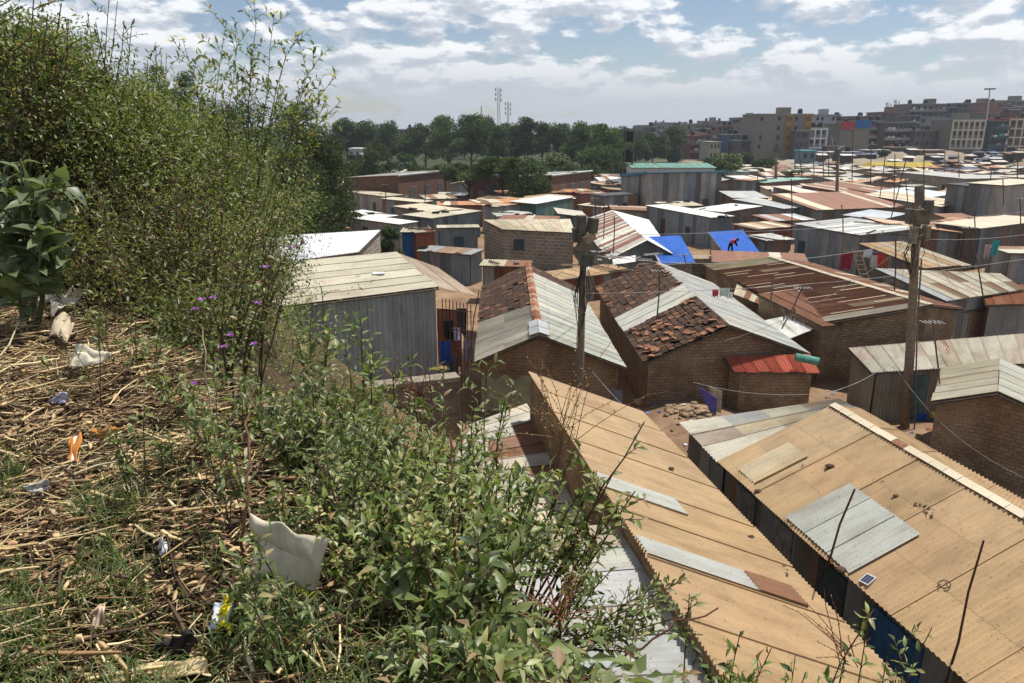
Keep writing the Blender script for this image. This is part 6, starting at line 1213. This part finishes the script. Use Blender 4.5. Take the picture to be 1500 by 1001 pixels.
# filler shrubs along the right fringe, each its own plant
FR = [(560, 3.4, 640, 1), (600, 3.2, 680, 1), (640, 3.4, 640, 1), (690, 3.3, 650, 1), (720, 3.1, 690, 1), (735, 3.0, 770, 1), (700, 2.6, 760, 1), (620, 2.5, 760, 1), (560, 2.4, 740, 1), (520, 2.6, 660, 1), (545, 2.5, 800, 1), (690, 1.9, 960, 1), (740, 2.0, 975, 1), (650, 1.75, 950, 1), (790, 2.2, 985, 1), (560, 9, 640, 1), (620, 10, 668, 1), (600, 12, 655, 1), (580, 2.3, 860, 1), (570, 2.1, 920, 1), (600, 1.9, 960, 1), (680, 9, 690, 1), (450, 3.2, 640, 1), (410, 3.6, 600, 1), (370, 4.0, 600, 1), (520, 3.1, 610, 1), (470, 3.2, 600, 1), (670, 3.7, 615, 1), (540, 14, 640, 1)]
FRK = {i: n_ for n_, i in enumerate(sorted(range(len(FR)), key=lambda q: (FR[q][0], q)))}
for i, (px, Y, ty, hh_) in enumerate(FR):
    tips = [(px+rg.normal(0, 48 if Y < 6 else 20), ty+abs(rg.normal(0, 34 if Y < 6 else 10)), Y+rg.normal(0, .12)) for k in range(8)]
    plant('leafy_bush', '%s leafy green bush counting from the left along the front fringe' % (ORD+['fifteenth', 'sixteenth', 'seventeenth', 'eighteenth', 'nineteenth', 'twentieth', 'twenty-first', 'twenty-second', 'twenty-third', 'twenty-fourth', 'twenty-fifth', 'twenty-sixth', 'twenty-seventh', 'twenty-eighth', 'twenty-ninth', 'thirtieth', 'rightmost'])[FRK[i]], 'shrub', px+rg.normal(0, 20), Y, tips, .007, 8, .2, 12, rg.uniform(.045, .075), .36, rg.uniform(1.0, 1.3), group='bushes on the front fringe')
# bare stalks
def stalk(lab, px, Y, pts, r, col):
    s = Plant(); b = base_at(px, Y); prev = b; line = np.array([b]+[np.array(gp(*q)) for q in pts])
    t = np.linspace(0, 1, len(line)); tt = np.linspace(0, 1, 14); ln = np.stack([np.interp(tt, t, line[:, k]) for k in range(3)], 1)+rg.normal(0, .006, (14, 3)); s.seg.append((ln, r, r*.5, col)); return s.make('bare_stalk', lab, 'stalk', b, n=7)
stalk('long bare reddish stalk rising through the bushes at centre', 672, 2.3, [(668, 800, 2.3), (664, 740, 2.3), (662, 690, 2.35), (660, 640, 2.4)], .0075, (.20, .09, .06))
stalk('pale grey woody stalk standing left of the reddish one', 620, 2.3, [(618, 820, 2.3), (608, 770, 2.3), (595, 720, 2.4)], .006, (.24, .2, .14))
stalk('reddish brown bare stem at the edge of the straw heap', 365, 2.5, [(352, 810, 2.4), (362, 740, 2.4), (366, 670, 2.5), (364, 600, 2.6)], .008, (.26, .13, .08))
stalk('pale dry stem standing over the straw near the violet flowers', 318, 3.3, [(318, 660, 3.2), (308, 590, 3.3), (302, 540, 3.3), (297, 480, 3.4)], .006, (.45, .36, .22))
stalk('curved dark red stem arching over the grey corrugated roof', 830, 2.1, [(880, 990, 2.2), (930, 950, 2.25), (990, 915, 2.3), (1050, 895, 2.35)], .006, (.13, .06, .045))
stalk('bare grey twig left of the terrace wall', 560, 3.0, [(570, 760, 3.0), (585, 700, 3.1), (600, 650, 3.1)], .006, (.2, .15, .11))
# dry seed heads
def dry(lab, px, Y, c, sp, n, col, L_=.03):
    s = Plant(); b = base_at(px, Y); q = np.array(gp(c[0], c[1], c[2]))
    for k in range(n):
        e = q+rg.normal(0, 1, 3)*[sp, sp*.6, sp*.7]; st = q+np.array([0, 0, -sp*1.4])+rg.normal(0, sp*.2, 3); ln = grow(st, e, .1, 5); s.seg.append((ln, .003, .0015, col)); s.leaves(ln, .3, 11, L_, .4, 1, 1., col=col)
    ln = grow(b, q+np.array([0, 0, -sp*1.4]), .1); s.seg.append((ln, .006, .004, (.15, .09, .05))); return s.make('dry_seed_head', lab, 'plant', b, mat=MDRY)
dry('dry russet seed head over the grey corrugated roof', 830, 2.6, (820, 868, 2.5), .085, 22, (.30, .15, .085), .016)
dry('dry tan weed standing before the pointed tan roof corner', 800, 5.2, (825, 562, 5.0), .3, 26, (.24, .16, .07), .03)
dry('rusty seed head among the leaves by the terrace wall', 500, 4, (508, 598, 3.9), .13, 16, (.26, .11, .07), .022)
dry('reddish seed head in front of the iron shed bottom', 610, 4.4, (612, 552, 4.3), .14, 14, (.22, .10, .06), .022)
dry('fine dry twigs beside the leafy sprig between the tan roofs', 1255, 3, (1245, 915, 2.9), .13, 14, (.28, .14, .09), .012)

# ---- straw litter and chips on the crest
def litter(n, lo, hi, wlo, whi, cols, name, lab, zmax, flatn=.25, seed=1, region=None, hk=.8):
    r_ = np.random.default_rng(seed); m = n*6; ys = r_.uniform(1.0, 8.5, m); xs = r_.uniform(-7.5, 1.5, m); s_ = xs-np.interp(ys, CRY, CRX); pj = proj(xs, ys, terr(xs, ys))
    ok = (s_ < .25)&(pj[0] > -90)&(pj[0] < np.interp(pj[1], LY, LX)+45)&(pj[1] > 425)
    if region is not None: ok &= region(pj[0], pj[1], r_.random(m))
    xs, ys = xs[ok][:n], ys[ok][:n]; n = len(xs); a = r_.normal(.15, .75, n)+(r_.random(n) < .25)*r_.uniform(0, 3, n); L_ = r_.uniform(lo, hi, n)*r_.uniform(.5, 1, n); d = np.stack([np.cos(a), np.sin(a), r_.normal(0, .16, n)], 1)
    P = np.stack([xs, ys, terr(xs, ys)+r_.uniform(0.005, zmax, n)], 1); s = nrm(np.cross(d, np.array([0, 0, 1])+r_.normal(0, flatn, (n, 3)))); u = nrm(np.cross(s, d)); w_ = r_.uniform(wlo, whi, n)[:, None]; Lc = L_[:, None]
    mid = P+d*Lc*.5+u*Lc*r_.normal(0, .06, (n, 1))+s*Lc*r_.normal(0, .03, (n, 1)); e = P+d*Lc; V = np.stack([P-s*w_*(1 if hk > .5 else .3), P+u*w_*hk, P+s*w_*(1 if hk > .5 else .3), mid-s*w_, mid+u*w_*hk, mid+s*w_, e-s*w_*.5, e+u*w_*hk*.7, e+s*w_*.5], 1).reshape(-1, 3)
    T_ = np.array([(0, 1, 4, 3), (1, 2, 5, 4), (3, 4, 7, 6), (4, 5, 8, 7), (0, 3, 5, 2), (3, 6, 8, 5)]); Fc = (T_[None]+np.arange(n)[:, None, None]*9).reshape(-1, 4)
    c = np.array(cols)[r_.integers(len(cols), size=n)]*r_.uniform(.7, 1.25, (n, 1)); o = npmesh(name, V, Fc, c[np.repeat(np.arange(n), 6)], MDRY); return tag(o, lab, 'litter', kind='stuff')
litter(15000, .04, .24, .0013, .0045, [(.68, .51, .27), (.56, .40, .20), (.74, .60, .36), (.30, .19, .10), (.10, .065, .04), (.045, .03, .02), (.5, .36, .19), (.2, .13, .07)], 'straw_litter', 'tangle of pale dry maize stalks on the hill crest', .07)
litter(1500, .08, .4, .004, .010, [(.70, .54, .29), (.58, .42, .21), (.76, .63, .39), (.32, .2, .10), (.10, .065, .04)], 'stalk_pieces', 'thicker broken stalks and chips in the straw', .10, .5, 2)
litter(8000, .03, .10, .007, .018, [(.42, .27, .14), (.28, .17, .09), (.52, .38, .20), (.12, .07, .04), (.60, .45, .26), (.07, .045, .03)], 'dry_leaves', 'curled brown dry leaves lying in the straw', .08, .8, 3, lambda px, py, r: (py > 590)|(r < .3), hk=.2)
# ---- grass tufts
def grass(n, region, lo, hi, name, lab, seed, cols=((.085, .13, .035), (.12, .17, .05), (.055, .09, .025), (.22, .2, .09))):
    r_ = np.random.default_rng(seed); m = n*8; ys = r_.uniform(.8, 6, m); xs = r_.uniform(-6, 1.5, m); gz = terr(xs, ys); pj = proj(xs, ys, gz+.05); clump = wob(xs, ys, 6.5, 3.3)+.6*wob(xs, ys, 15, 1)
    ok = region(pj[0], pj[1])&(clump > r_.normal(-.15, .5, m)); xs, ys, gz = xs[ok][:n], ys[ok][:n], gz[ok][:n]; n = len(xs); h = r_.uniform(lo, hi, n)[:, None]; a = r_.uniform(0, 6.28, n); d = np.stack([np.cos(a), np.sin(a), 0*a], 1); up = np.array([0, 0, 1.]); P = np.stack([xs, ys, gz], 1); w_ = r_.uniform(.0012, .0035, n)[:, None]; s = np.stack([-np.sin(a), np.cos(a), 0*a], 1); ln = r_.uniform(.2, .9, n)[:, None]
    p1 = P+up*h*.5+d*h*ln*.2; p2 = P+up*h*(.85-.25*ln)+d*h*ln*.6; p3 = P+up*h*(.95-.5*ln)+d*h*ln
    V = np.stack([P-s*w_, P+s*w_, p1-s*w_, p1+s*w_, p2-s*w_*.7, p2+s*w_*.7, p3], 1).reshape(-1, 3); Fc = (np.array([(0, 1, 3), (0, 3, 2), (2, 3, 5), (2, 5, 4), (4, 5, 6)])[None]+np.arange(n)[:, None, None]*7).reshape(-1, 3)
    c = np.array(cols)[r_.integers(len(cols), size=n)]*r_.uniform(.75, 1.25, (n, 1)); o = npmesh(name, V, Fc, c[np.repeat(np.arange(n), 5)], ML); return tag(o, lab, 'grass', kind='stuff')
grass(30000, lambda x, y: (x > -120)&(((y > 900)&(x < 330))|((x < 45)&(y > 650)&(y < 750))|((x < 200)&(y > 830))|((x > 110)&(x < 210)&(y > 730)&(y < 860))|((y > 880)&(x > 330)&(x < 640))), .05, .2, 'grass', 'green and dry grass tufts at the bottom left', 7)
grass(5000, lambda x, y: (x > 130)&(x < 330)&(y > 620)&(y < 900), .05, .17, 'thin_grass', 'sparse grass blades growing through the straw', 8)
# weeds in the litter
for i, (px, py, Y, k) in enumerate([(230, 640, 3.1, 4), (185, 660, 2.9, 3), (330, 700, 2.6, 5), (250, 560, 3.8, 5), (210, 500, 4.5, 6), (160, 470, 4.8, 5), (300, 640, 2.9, 5), (340, 850, 2.05, 5), (390, 930, 1.85, 5), (120, 560, 4.1, 3), (420, 880, 2.0, 5), (400, 760, 2.4, 5), (275, 600, 3.3, 6), (370, 560, 3.6, 6), (440, 620, 3.1, 6)]):
    plant('weed', '%s leafy weed from the straw edge, counted from the far end' % ORD[i] if i < 14 else 'last leafy weed from the straw edge, by the thicket', 'weed', px, Y, [(px+rg.normal(0, 22), py-25+rg.normal(0, 25), Y+rg.normal(0, .08)) for _ in range(k)], .004, 4, .1, 10, .05, .34, rg.uniform(.85, 1.1), group='weeds at the straw edge')
# ---- rubbish pieces
from mathutils.noise import noise as noise3
def rag(lab, pts, name, col, cat, n=14, amp=.03, th=0, mat=None, drop=.0, seed=0):
    """pts: 4 corners (px,py,lift) lying on the slope"""
    rr = random.Random(seed); Q = []
    for (px, py, lf) in pts:
        d = ray(px, py); t = 1.2
        while t < 12 and H+d[2]*t > T(d[0]*t, d[1]*t)+lf+.07: t += .02
        Q.append(Vector((d[0]*t, d[1]*t, H+d[2]*t)))
    mb = MB(); ph = rr.uniform(0, 6)
    def q(i, j):
        u, v = i/n, j/n; p = Q[0].lerp(Q[1], u).lerp(Q[3].lerp(Q[2], u), v); L_ = (Q[1]-Q[0]).length
        w1 = noise3(Vector((u*2.1+seed*3.3, v*2.3+.37, ph)))*2.2; w2 = noise3(Vector((u*4.3+.2, v*3.7+seed*.7, ph)))*.9
        return p+Vector((amp*w1*.6, amp*noise3(Vector((v*2.5+.4, u*2.5+.3, seed*.77)))*2.5, amp*(w1+w2)*1.3))
    G_ = [[q(i, j) for j in range(n+1)] for i in range(n+1)]
    for i in range(n):
        for j in range(n): mb.face([G_[i][j], G_[i+1][j], G_[i+1][j+1], G_[i][j+1]], None, col if not callable(col) else col(i/n, j/n))
    o = mb.build(name, mat or MC, None, True); m_ = o.modifiers.new('thick', 'SOLIDIFY'); m_.thickness = .003; return tag(o, lab, cat)
rag('big crumpled cream plastic sack at the thicket edge', [(368, 752, .22), (478, 800, .24), (466, 862, .08), (372, 832, .08)], 'plastic_sack', (.58, .51, .38), 'sack', amp=.022, seed=1)
rag('pale folded cardboard lying on the dark straw', [(100, 545, .03), (112, 505, .12), (168, 520, .10), (150, 530, .05)], 'cardboard', (.62, .56, .42), 'cardboard', amp=.015, seed=2)
rag('crumpled white and tan paper wrap under the broad leaves', [(45, 430, .10), (95, 420, .22), (120, 440, .15), (70, 465, .03)], 'paper_wrap', (.60, .54, .45), 'paper', amp=.05, seed=3)
rag('tan crumpled paper below the white wrap', [(75, 470, .03), (110, 468, .08), (105, 495, .03), (85, 500, .02)], 'paper_wrap', (.5, .42, .3), 'paper', amp=.04, seed=13)
rag('orange and white curved strip standing in the straw', [(101, 640, .10), (118, 636, .11), (112, 680, .02), (98, 676, .02)], 'orange_strip', lambda u, v: (.70, .66, .6) if .4 < u < .62 else (.50, .20, .05), 'strip', amp=.012, seed=4)
rag('orange arched strip beside the upright one', [(130, 636, .04), (160, 622, .07), (185, 632, .05), (150, 638, .03)], 'orange_strip', (.42, .20, .06), 'strip', amp=.012, seed=5)
rag('silver and yellow snack wrapper in the straw', [(312, 888, .04), (342, 890, .05), (340, 922, .02), (310, 918, .02)], 'snack_wrapper', lambda u, v: (.75, .62, .02) if (.3 < u < .75 and v < .55) or v > .85 else (.62, .66, .72), 'wrapper', amp=.02, seed=6)
rag('small yellow wrapper below the cream sack', [(440, 858, .04), (458, 856, .05), (457, 878, .02), (443, 876, .02)], 'snack_wrapper', (.72, .65, .05), 'wrapper', amp=.012, seed=7)
rag('flat pale wooden board at the bottom of the straw', [(190, 975, .02), (300, 962, .03), (310, 990, .02), (240, 1001, .01)], 'bark_sheet', (.55, .43, .24), 'board', amp=.01, seed=8)
rag('grey crushed tin at the left of the grass', [(38, 710, .03), (70, 704, .05), (72, 718, .02), (40, 722, .02)], 'crushed_tin', (.45, .42, .4), 'tin', amp=.012, seed=9)
rag('small lilac plastic scrap on the straw', [(76, 583, .02), (98, 580, .04), (97, 592, .02), (80, 592, .01)], 'plastic_scrap', (.5, .48, .62), 'scrap', amp=.015, seed=10)
rag('black curled rubber scrap in the straw at the bottom', [(235, 940, .05), (262, 925, .10), (285, 945, .06), (262, 965, .02)], 'rubber_scrap', (.04, .035, .035), 'scrap', amp=.03, seed=11)
rag('torn beige paper on a stick at the grass edge', [(136, 892, .06), (152, 884, .08), (154, 912, .03), (138, 918, .02)], 'paper_scrap', (.55, .42, .3), 'paper', amp=.01, seed=12)
rag('white paper scrap near the reddish stem', [(230, 792, .02), (250, 790, .03), (248, 804, .01), (232, 804, .01)], 'paper_scrap', (.6, .6, .62), 'paper', amp=.012, seed=14)

# ======== trees ========
TC = np.array([(.060, .098, .030), (.040, .068, .024), (.090, .130, .040), (.026, .044, .017), (.12, .15, .055)])
def tree(name, label, x, y, h, wd, kind=0, n=7000, leaf=.26, tone=1., trunkh=.3, group=None, blobs=26, flower=None, col=(.10, .075, .05)):
    z0 = T(x, y); root = thing(name, label, 'tree', (x, y, z0), group); seg = []; cs = []
    top = z0+h; seg.append((grow((x, y, z0-.3), (x+rg.normal(0, .2), y, z0+h*.75), 0, 8, .02), h*.022+.04, h*.008, col))
    for i in range(blobs):
        if kind == 0: u = rg.uniform(0, 1); zz = trunkh+(1-trunkh)*u; r = wd*(.35+.65*math.sin(min(1, (1-u)*1.25+.12)*math.pi*.5))*.5*math.sqrt(rg.uniform(.1, 1)); br = wd*rg.uniform(.13, .24)
        elif kind == 1: u = rg.uniform(0, 1); zz = trunkh+(1-trunkh)*u; r = wd*.5*rg.uniform(.1, .9)*(1-.55*u); br = wd*rg.uniform(.16, .26)    # tall feathery
        elif kind == 2: u = rg.uniform(0, 1); zz = .62+.3*u; r = wd*.5*math.sqrt(rg.uniform(0, 1)); br = wd*rg.uniform(.08, .15)    # flat spreading
        else: u = rg.uniform(-1, 1); zz = .5+.42*u; r = wd*.42*math.sqrt(max(0, 1-u*u))*math.sqrt(rg.uniform(.3, 1)); br = wd*rg.uniform(.14, .22)   # round
        a = rg.uniform(0, 6.28); c = np.array([x+math.cos(a)*r, y+math.sin(a)*r, z0+h*zz-(br*.4 if u > .8 else 0)]); cs.append((c, br)); zb = z0+h*max(.15, zz-.25)
        seg.append((grow((x, y, zb), c, .1, 5), h*.007+.02, .015, col))
    V, Fq, Cc = ntubes(seg, 5); npmesh('trunk', V, Fq, Cc, MBK, root, True)
    PP, CCc = [], []; per = n//blobs
    for c, br in cs:
        d = nrm(rg.normal(0, 1, (per, 3))); rad = br*rg.uniform(.45, 1.08, (per, 1))**.6; p = c+d*rad*[1, 1, .72 if kind != 2 else .45]; PP.append(p); CCc.append(TC[rg.choice(5, per, p=[.3, .25, .2, .15, .1])]*tone*rg.uniform(.75, 1.3)*rg.uniform(.8, 1.2, (per, 1)))
    P = np.concatenate(PP); Cl = np.concatenate(CCc); m = len(P)
    if flower is not None: k = (rg.random(m) < .22)&(P[:, 2] > z0+h*.55); Cl[k] = np.array(flower)*rg.uniform(.8, 1.1, (k.sum(), 1))
    V, Fc, ix = leaf_mesh(P, rg.normal(0, 1, (m, 3))-[0, 0, .3 if kind != 1 else .9], np.array([0, 0, .7])+rg.normal(0, .7, (m, 3)), leaf*rg.uniform(.6, 1.3, m), np.full(m, .55), False); npmesh('crown', V, Fc, Cl[ix], MTL, root); return root
def tpx(name, label, px, pt, Y, wpx, kind, **kw):
    q = D(px, pt, Y); x = q.x; h = q.z-T(x, Y); wd = wpx/F*Y; return tree(name, label, x, Y, h, wd, kind, leaf=max(.10, .0023*Y+.03) if Y > 25 else .1, **kw)
TR = [
 ('bushy_tree', 'low dark bush tree at far left under the tree line', 530, 236, 165, 50, 3, dict(n=4500, tone=.75, trunkh=.02)),
 ('bushy_tree', 'low dark bush tree second from left under the tree line', 575, 240, 160, 46, 3, dict(n=4500, tone=.75, trunkh=.02)),
 ('bushy_tree', 'low dark bush tree third from left under the tree line', 615, 243, 155, 46, 3, dict(n=4500, tone=.75, trunkh=.02)),
 ('bushy_tree', 'low dark bush tree fourth from left under the tree line', 655, 240, 158, 46, 3, dict(n=4500, tone=.75, trunkh=.02)),
 ('bushy_tree', 'low dark bush tree in the middle under the tree line', 705, 242, 160, 50, 3, dict(n=4500, tone=.75, trunkh=.02)),
 ('bushy_tree', 'low dark bush tree fifth from right under the tree line', 745, 240, 160, 46, 3, dict(n=4500, tone=.75, trunkh=.02)),
 ('bushy_tree', 'low dark bush tree fourth from right under the tree line', 790, 242, 158, 46, 3, dict(n=4500, tone=.75, trunkh=.02)),
 ('bushy_tree', 'low dark bush tree third from right under the tree line', 830, 240, 160, 46, 3, dict(n=4500, tone=.75, trunkh=.02)),
 ('bushy_tree', 'low dark bush tree second from right under the tree line', 868, 240, 150, 46, 3, dict(n=4500, tone=.75, trunkh=.02)),
 ('bushy_tree', 'low dark bush tree at far right under the tree line', 905, 236, 165, 44, 3, dict(n=4500, tone=.75, trunkh=.02)),
 ('dark_tree', 'near dark dense tree closing the hillside thicket at its right end', 462, 176, 62, 100, 3, dict(n=17000, trunkh=.05, blobs=54, tone=.75)),
 ('dark_tree', 'rounded dark tree in front of the near dense one', 405, 190, 50, 110, 3, dict(n=15000, trunkh=.05, blobs=50, tone=.8)),
 ('dark_tree', 'rounded dark tree just behind the crest shrubs at centre left', 320, 122, 42, 110, 3, dict(n=12000, trunkh=.05, blobs=44, tone=.8)),
 ('dark_tree', 'dark olive tree behind the thicket under the sky', 430, 150, 70, 90, 0, dict(n=12000, trunkh=.05, blobs=40, tone=.8)),
 ('dark_tree', 'dark tree rising just left of the yellow tipped shrub', 365, 138, 60, 90, 0, dict(n=9000, trunkh=.05, blobs=34, tone=.85)),
 ('feathery_tree', 'grey feathery tree seen over the thicket crest at left', 265, 103, 90, 60, 1, dict(n=5000, tone=1.0)),
 ('dark_tree', 'dark crowned tree on the crest left of the feathery one', 215, 95, 60, 70, 0, dict(n=7000, tone=.8, trunkh=.05)),
 ('dark_tree', 'low dark tree at the foot of the thicket beside the pale roofs', 490, 215, 72, 56, 0, dict(n=12000, trunkh=.02, blobs=40, tone=.7)),
 ('dark_tree', 'dark round tree above the brown roofs jumble', 440, 240, 56, 90, 0, dict(n=12000, trunkh=.02, blobs=40, tone=.7)),
 ('dark_tree', 'upright dark tree left of the brown two-room block', 548, 210, 135, 58, 0, dict(n=9000, trunkh=.08, tone=.8)),
 ('feathery_tree', 'feathery eucalyptus at the left end of the tree line', 505, 173, 240, 44, 1, {}), ('feathery_tree', 'feathery eucalyptus right of the leftmost one', 535, 176, 240, 50, 1, {}), ('feathery_tree', 'feathery eucalyptus behind the upright dark tree', 565, 177, 235, 46, 1, {}),
 ('bushy_tree', 'small dark tree beside the hazy left blocks', 592, 205, 230, 36, 0, dict(tone=.8)), ('bushy_tree', 'clipped round bush tree behind the brown two-room block', 597, 226, 190, 24, 3, dict(tone=1.4)),
 ('bushy_tree', 'leafy tree above the right end of the brown two-room block', 622, 182, 215, 48, 0, dict(tone=.9)),
 ('bushy_tree', 'bright green bushy tree, tallest near the tree line centre', 655, 171, 205, 66, 0, dict(n=10000, tone=1.35, blobs=34)), ('bushy_tree', 'green bushy tree right of the tallest bright one', 690, 171, 205, 56, 0, dict(n=9000, tone=1.2)),
 ('feathery_tree', 'dark feathery tree left of the lattice phone masts', 714, 168, 230, 44, 1, dict(tone=.85)), ('feathery_tree', 'dark feathery tree in front of the lattice phone masts', 728, 186, 225, 36, 1, dict(tone=.9)),
 ('feathery_tree', 'dark pointed tree right of the lattice phone masts', 774, 173, 235, 34, 1, dict(tone=.7)), ('feathery_tree', 'feathery tree beside the dark pointed one', 795, 179, 240, 40, 1, dict(tone=.85)), ('feathery_tree', 'grey feathery tree mid right of the tree line', 820, 182, 240, 44, 1, dict(tone=.85)), ('feathery_tree', 'narrow feathery tree between masts and pointed tree', 756, 184, 240, 36, 1, dict(tone=.8)),
 ('bushy_tree', 'tall leafy green tree left of the lattice tower', 852, 180, 200, 54, 0, dict(n=9000, tone=1.1)), ('bushy_tree', 'bright green tree touching the lattice tower', 888, 182, 180, 52, 0, dict(n=10000, tone=1.45, blobs=34)), ('bushy_tree', 'light green tree low beside the lattice tower', 875, 212, 168, 56, 0, dict(n=9000, tone=1.3, trunkh=.1)),
 ('spreading_tree', 'flat spreading acacia over the dark brown block, left one', 686, 231, 102, 74, 2, dict(n=8000, tone=1.15, blobs=34)), ('spreading_tree', 'flat spreading acacia over the dark brown block, middle one', 735, 222, 100, 62, 2, dict(n=8000, tone=1.0, blobs=34)), ('spreading_tree', 'dense spreading tree over the dark brown block, right one', 772, 224, 102, 70, 3, dict(n=9000, tone=1.05, blobs=34)),
 ('flowering_tree', 'green tree with pale blossom left of the green roofed brown block', 812, 222, 172, 52, 3, dict(n=7000, tone=1.1, flower=(.42, .42, .27))),
 ('round_tree', 'big rounded blue-green tree below the hazy long flats', 990, 180, 260, 40, 3, dict(n=8000, tone=.95)), ('bushy_tree', 'dark green tree left of the big rounded one', 958, 197, 250, 44, 0, dict(n=7000, tone=.85)), ('bushy_tree', 'low dark tree right of the lattice tower', 932, 205, 240, 36, 0, dict(tone=.8)),
 ('flowering_tree', 'tree covered in creamy blossom right of the tall iron house', 1068, 224, 168, 48, 3, dict(n=9000, tone=1.1, flower=(.50, .48, .32))),
 ('bushy_tree', 'dark bushy tree right of the creamy blossomed one', 1120, 232, 178, 38, 3, dict(tone=.8)), ('bushy_tree', 'low dark shrub tree beneath the brick blocks', 1045, 232, 205, 36, 3, dict(tone=.7)), ('bushy_tree', 'small green tree under the dark blue fronted shops', 1094, 222, 240, 22, 3, dict(n=3000, tone=.8)),
 ('bushy_tree', 'small dark green tree beside the blue walled shack', 572, 333, 60, 36, 0, dict(n=8000, trunkh=.05, tone=1.0)), ('bushy_tree', 'tiny dark tree on the rubble field edge', 1296, 222, 235, 16, 3, dict(n=2500, tone=.6)),
 ('bushy_tree', 'dark low tree between the grey shed and tree line', 522, 238, 140, 36, 0, dict(n=6000, trunkh=.05, tone=.8)),
]
for t in TR: tpx(*t[:7], **dict(dict(n=6500), **t[7]))
for i in range(22):
    px = rg.uniform(495, 930); tpx('hazy_tree', 'hazy tree in the back row of the tree line', px, 182+rg.uniform(-3, 12), rg.uniform(270, 330), rg.uniform(30, 50), rg.choice([0, 1]), n=3000, tone=rg.uniform(.75, .95), group='hazy back row of the tree line')
for i in range(9): tpx('hazy_tree', 'distant hazy tree right of the lattice tower', rg.uniform(925, 1100), 196+rg.uniform(-2, 12), rg.uniform(300, 380), rg.uniform(16, 30), 3, n=2000, tone=.85, group='hazy trees right of the lattice tower')
# banana clump in the slum
b = G(1166, 270, .5); s = Plant(); b = np.array([b.x, b.y, 0])
for k in range(5):
    bb = b+np.array([rg.normal(0, 1.6), rg.normal(0, 1), 0]); s.seg.append((grow(bb, bb+[0, 0, 2.6], 0, 4), .13, .09, (.14, .16, .07)))
    for a in range(8):
        an = rg.uniform(0, 6.28); s.P.append(bb+[0, 0, 2.5]); s.D.append(np.array([math.cos(an), math.sin(an), .7])); s.N.append(np.array([-math.cos(an), -math.sin(an), 1.4])); s.L.append(rg.uniform(1.6, 2.4)); s.W.append(.28); s.C.append(np.array([.10, .15, .05]))
s.make('banana_clump', 'banana clump beside the pale green roofed low house', 'plant', b, stemname='trunk', droop=.4)
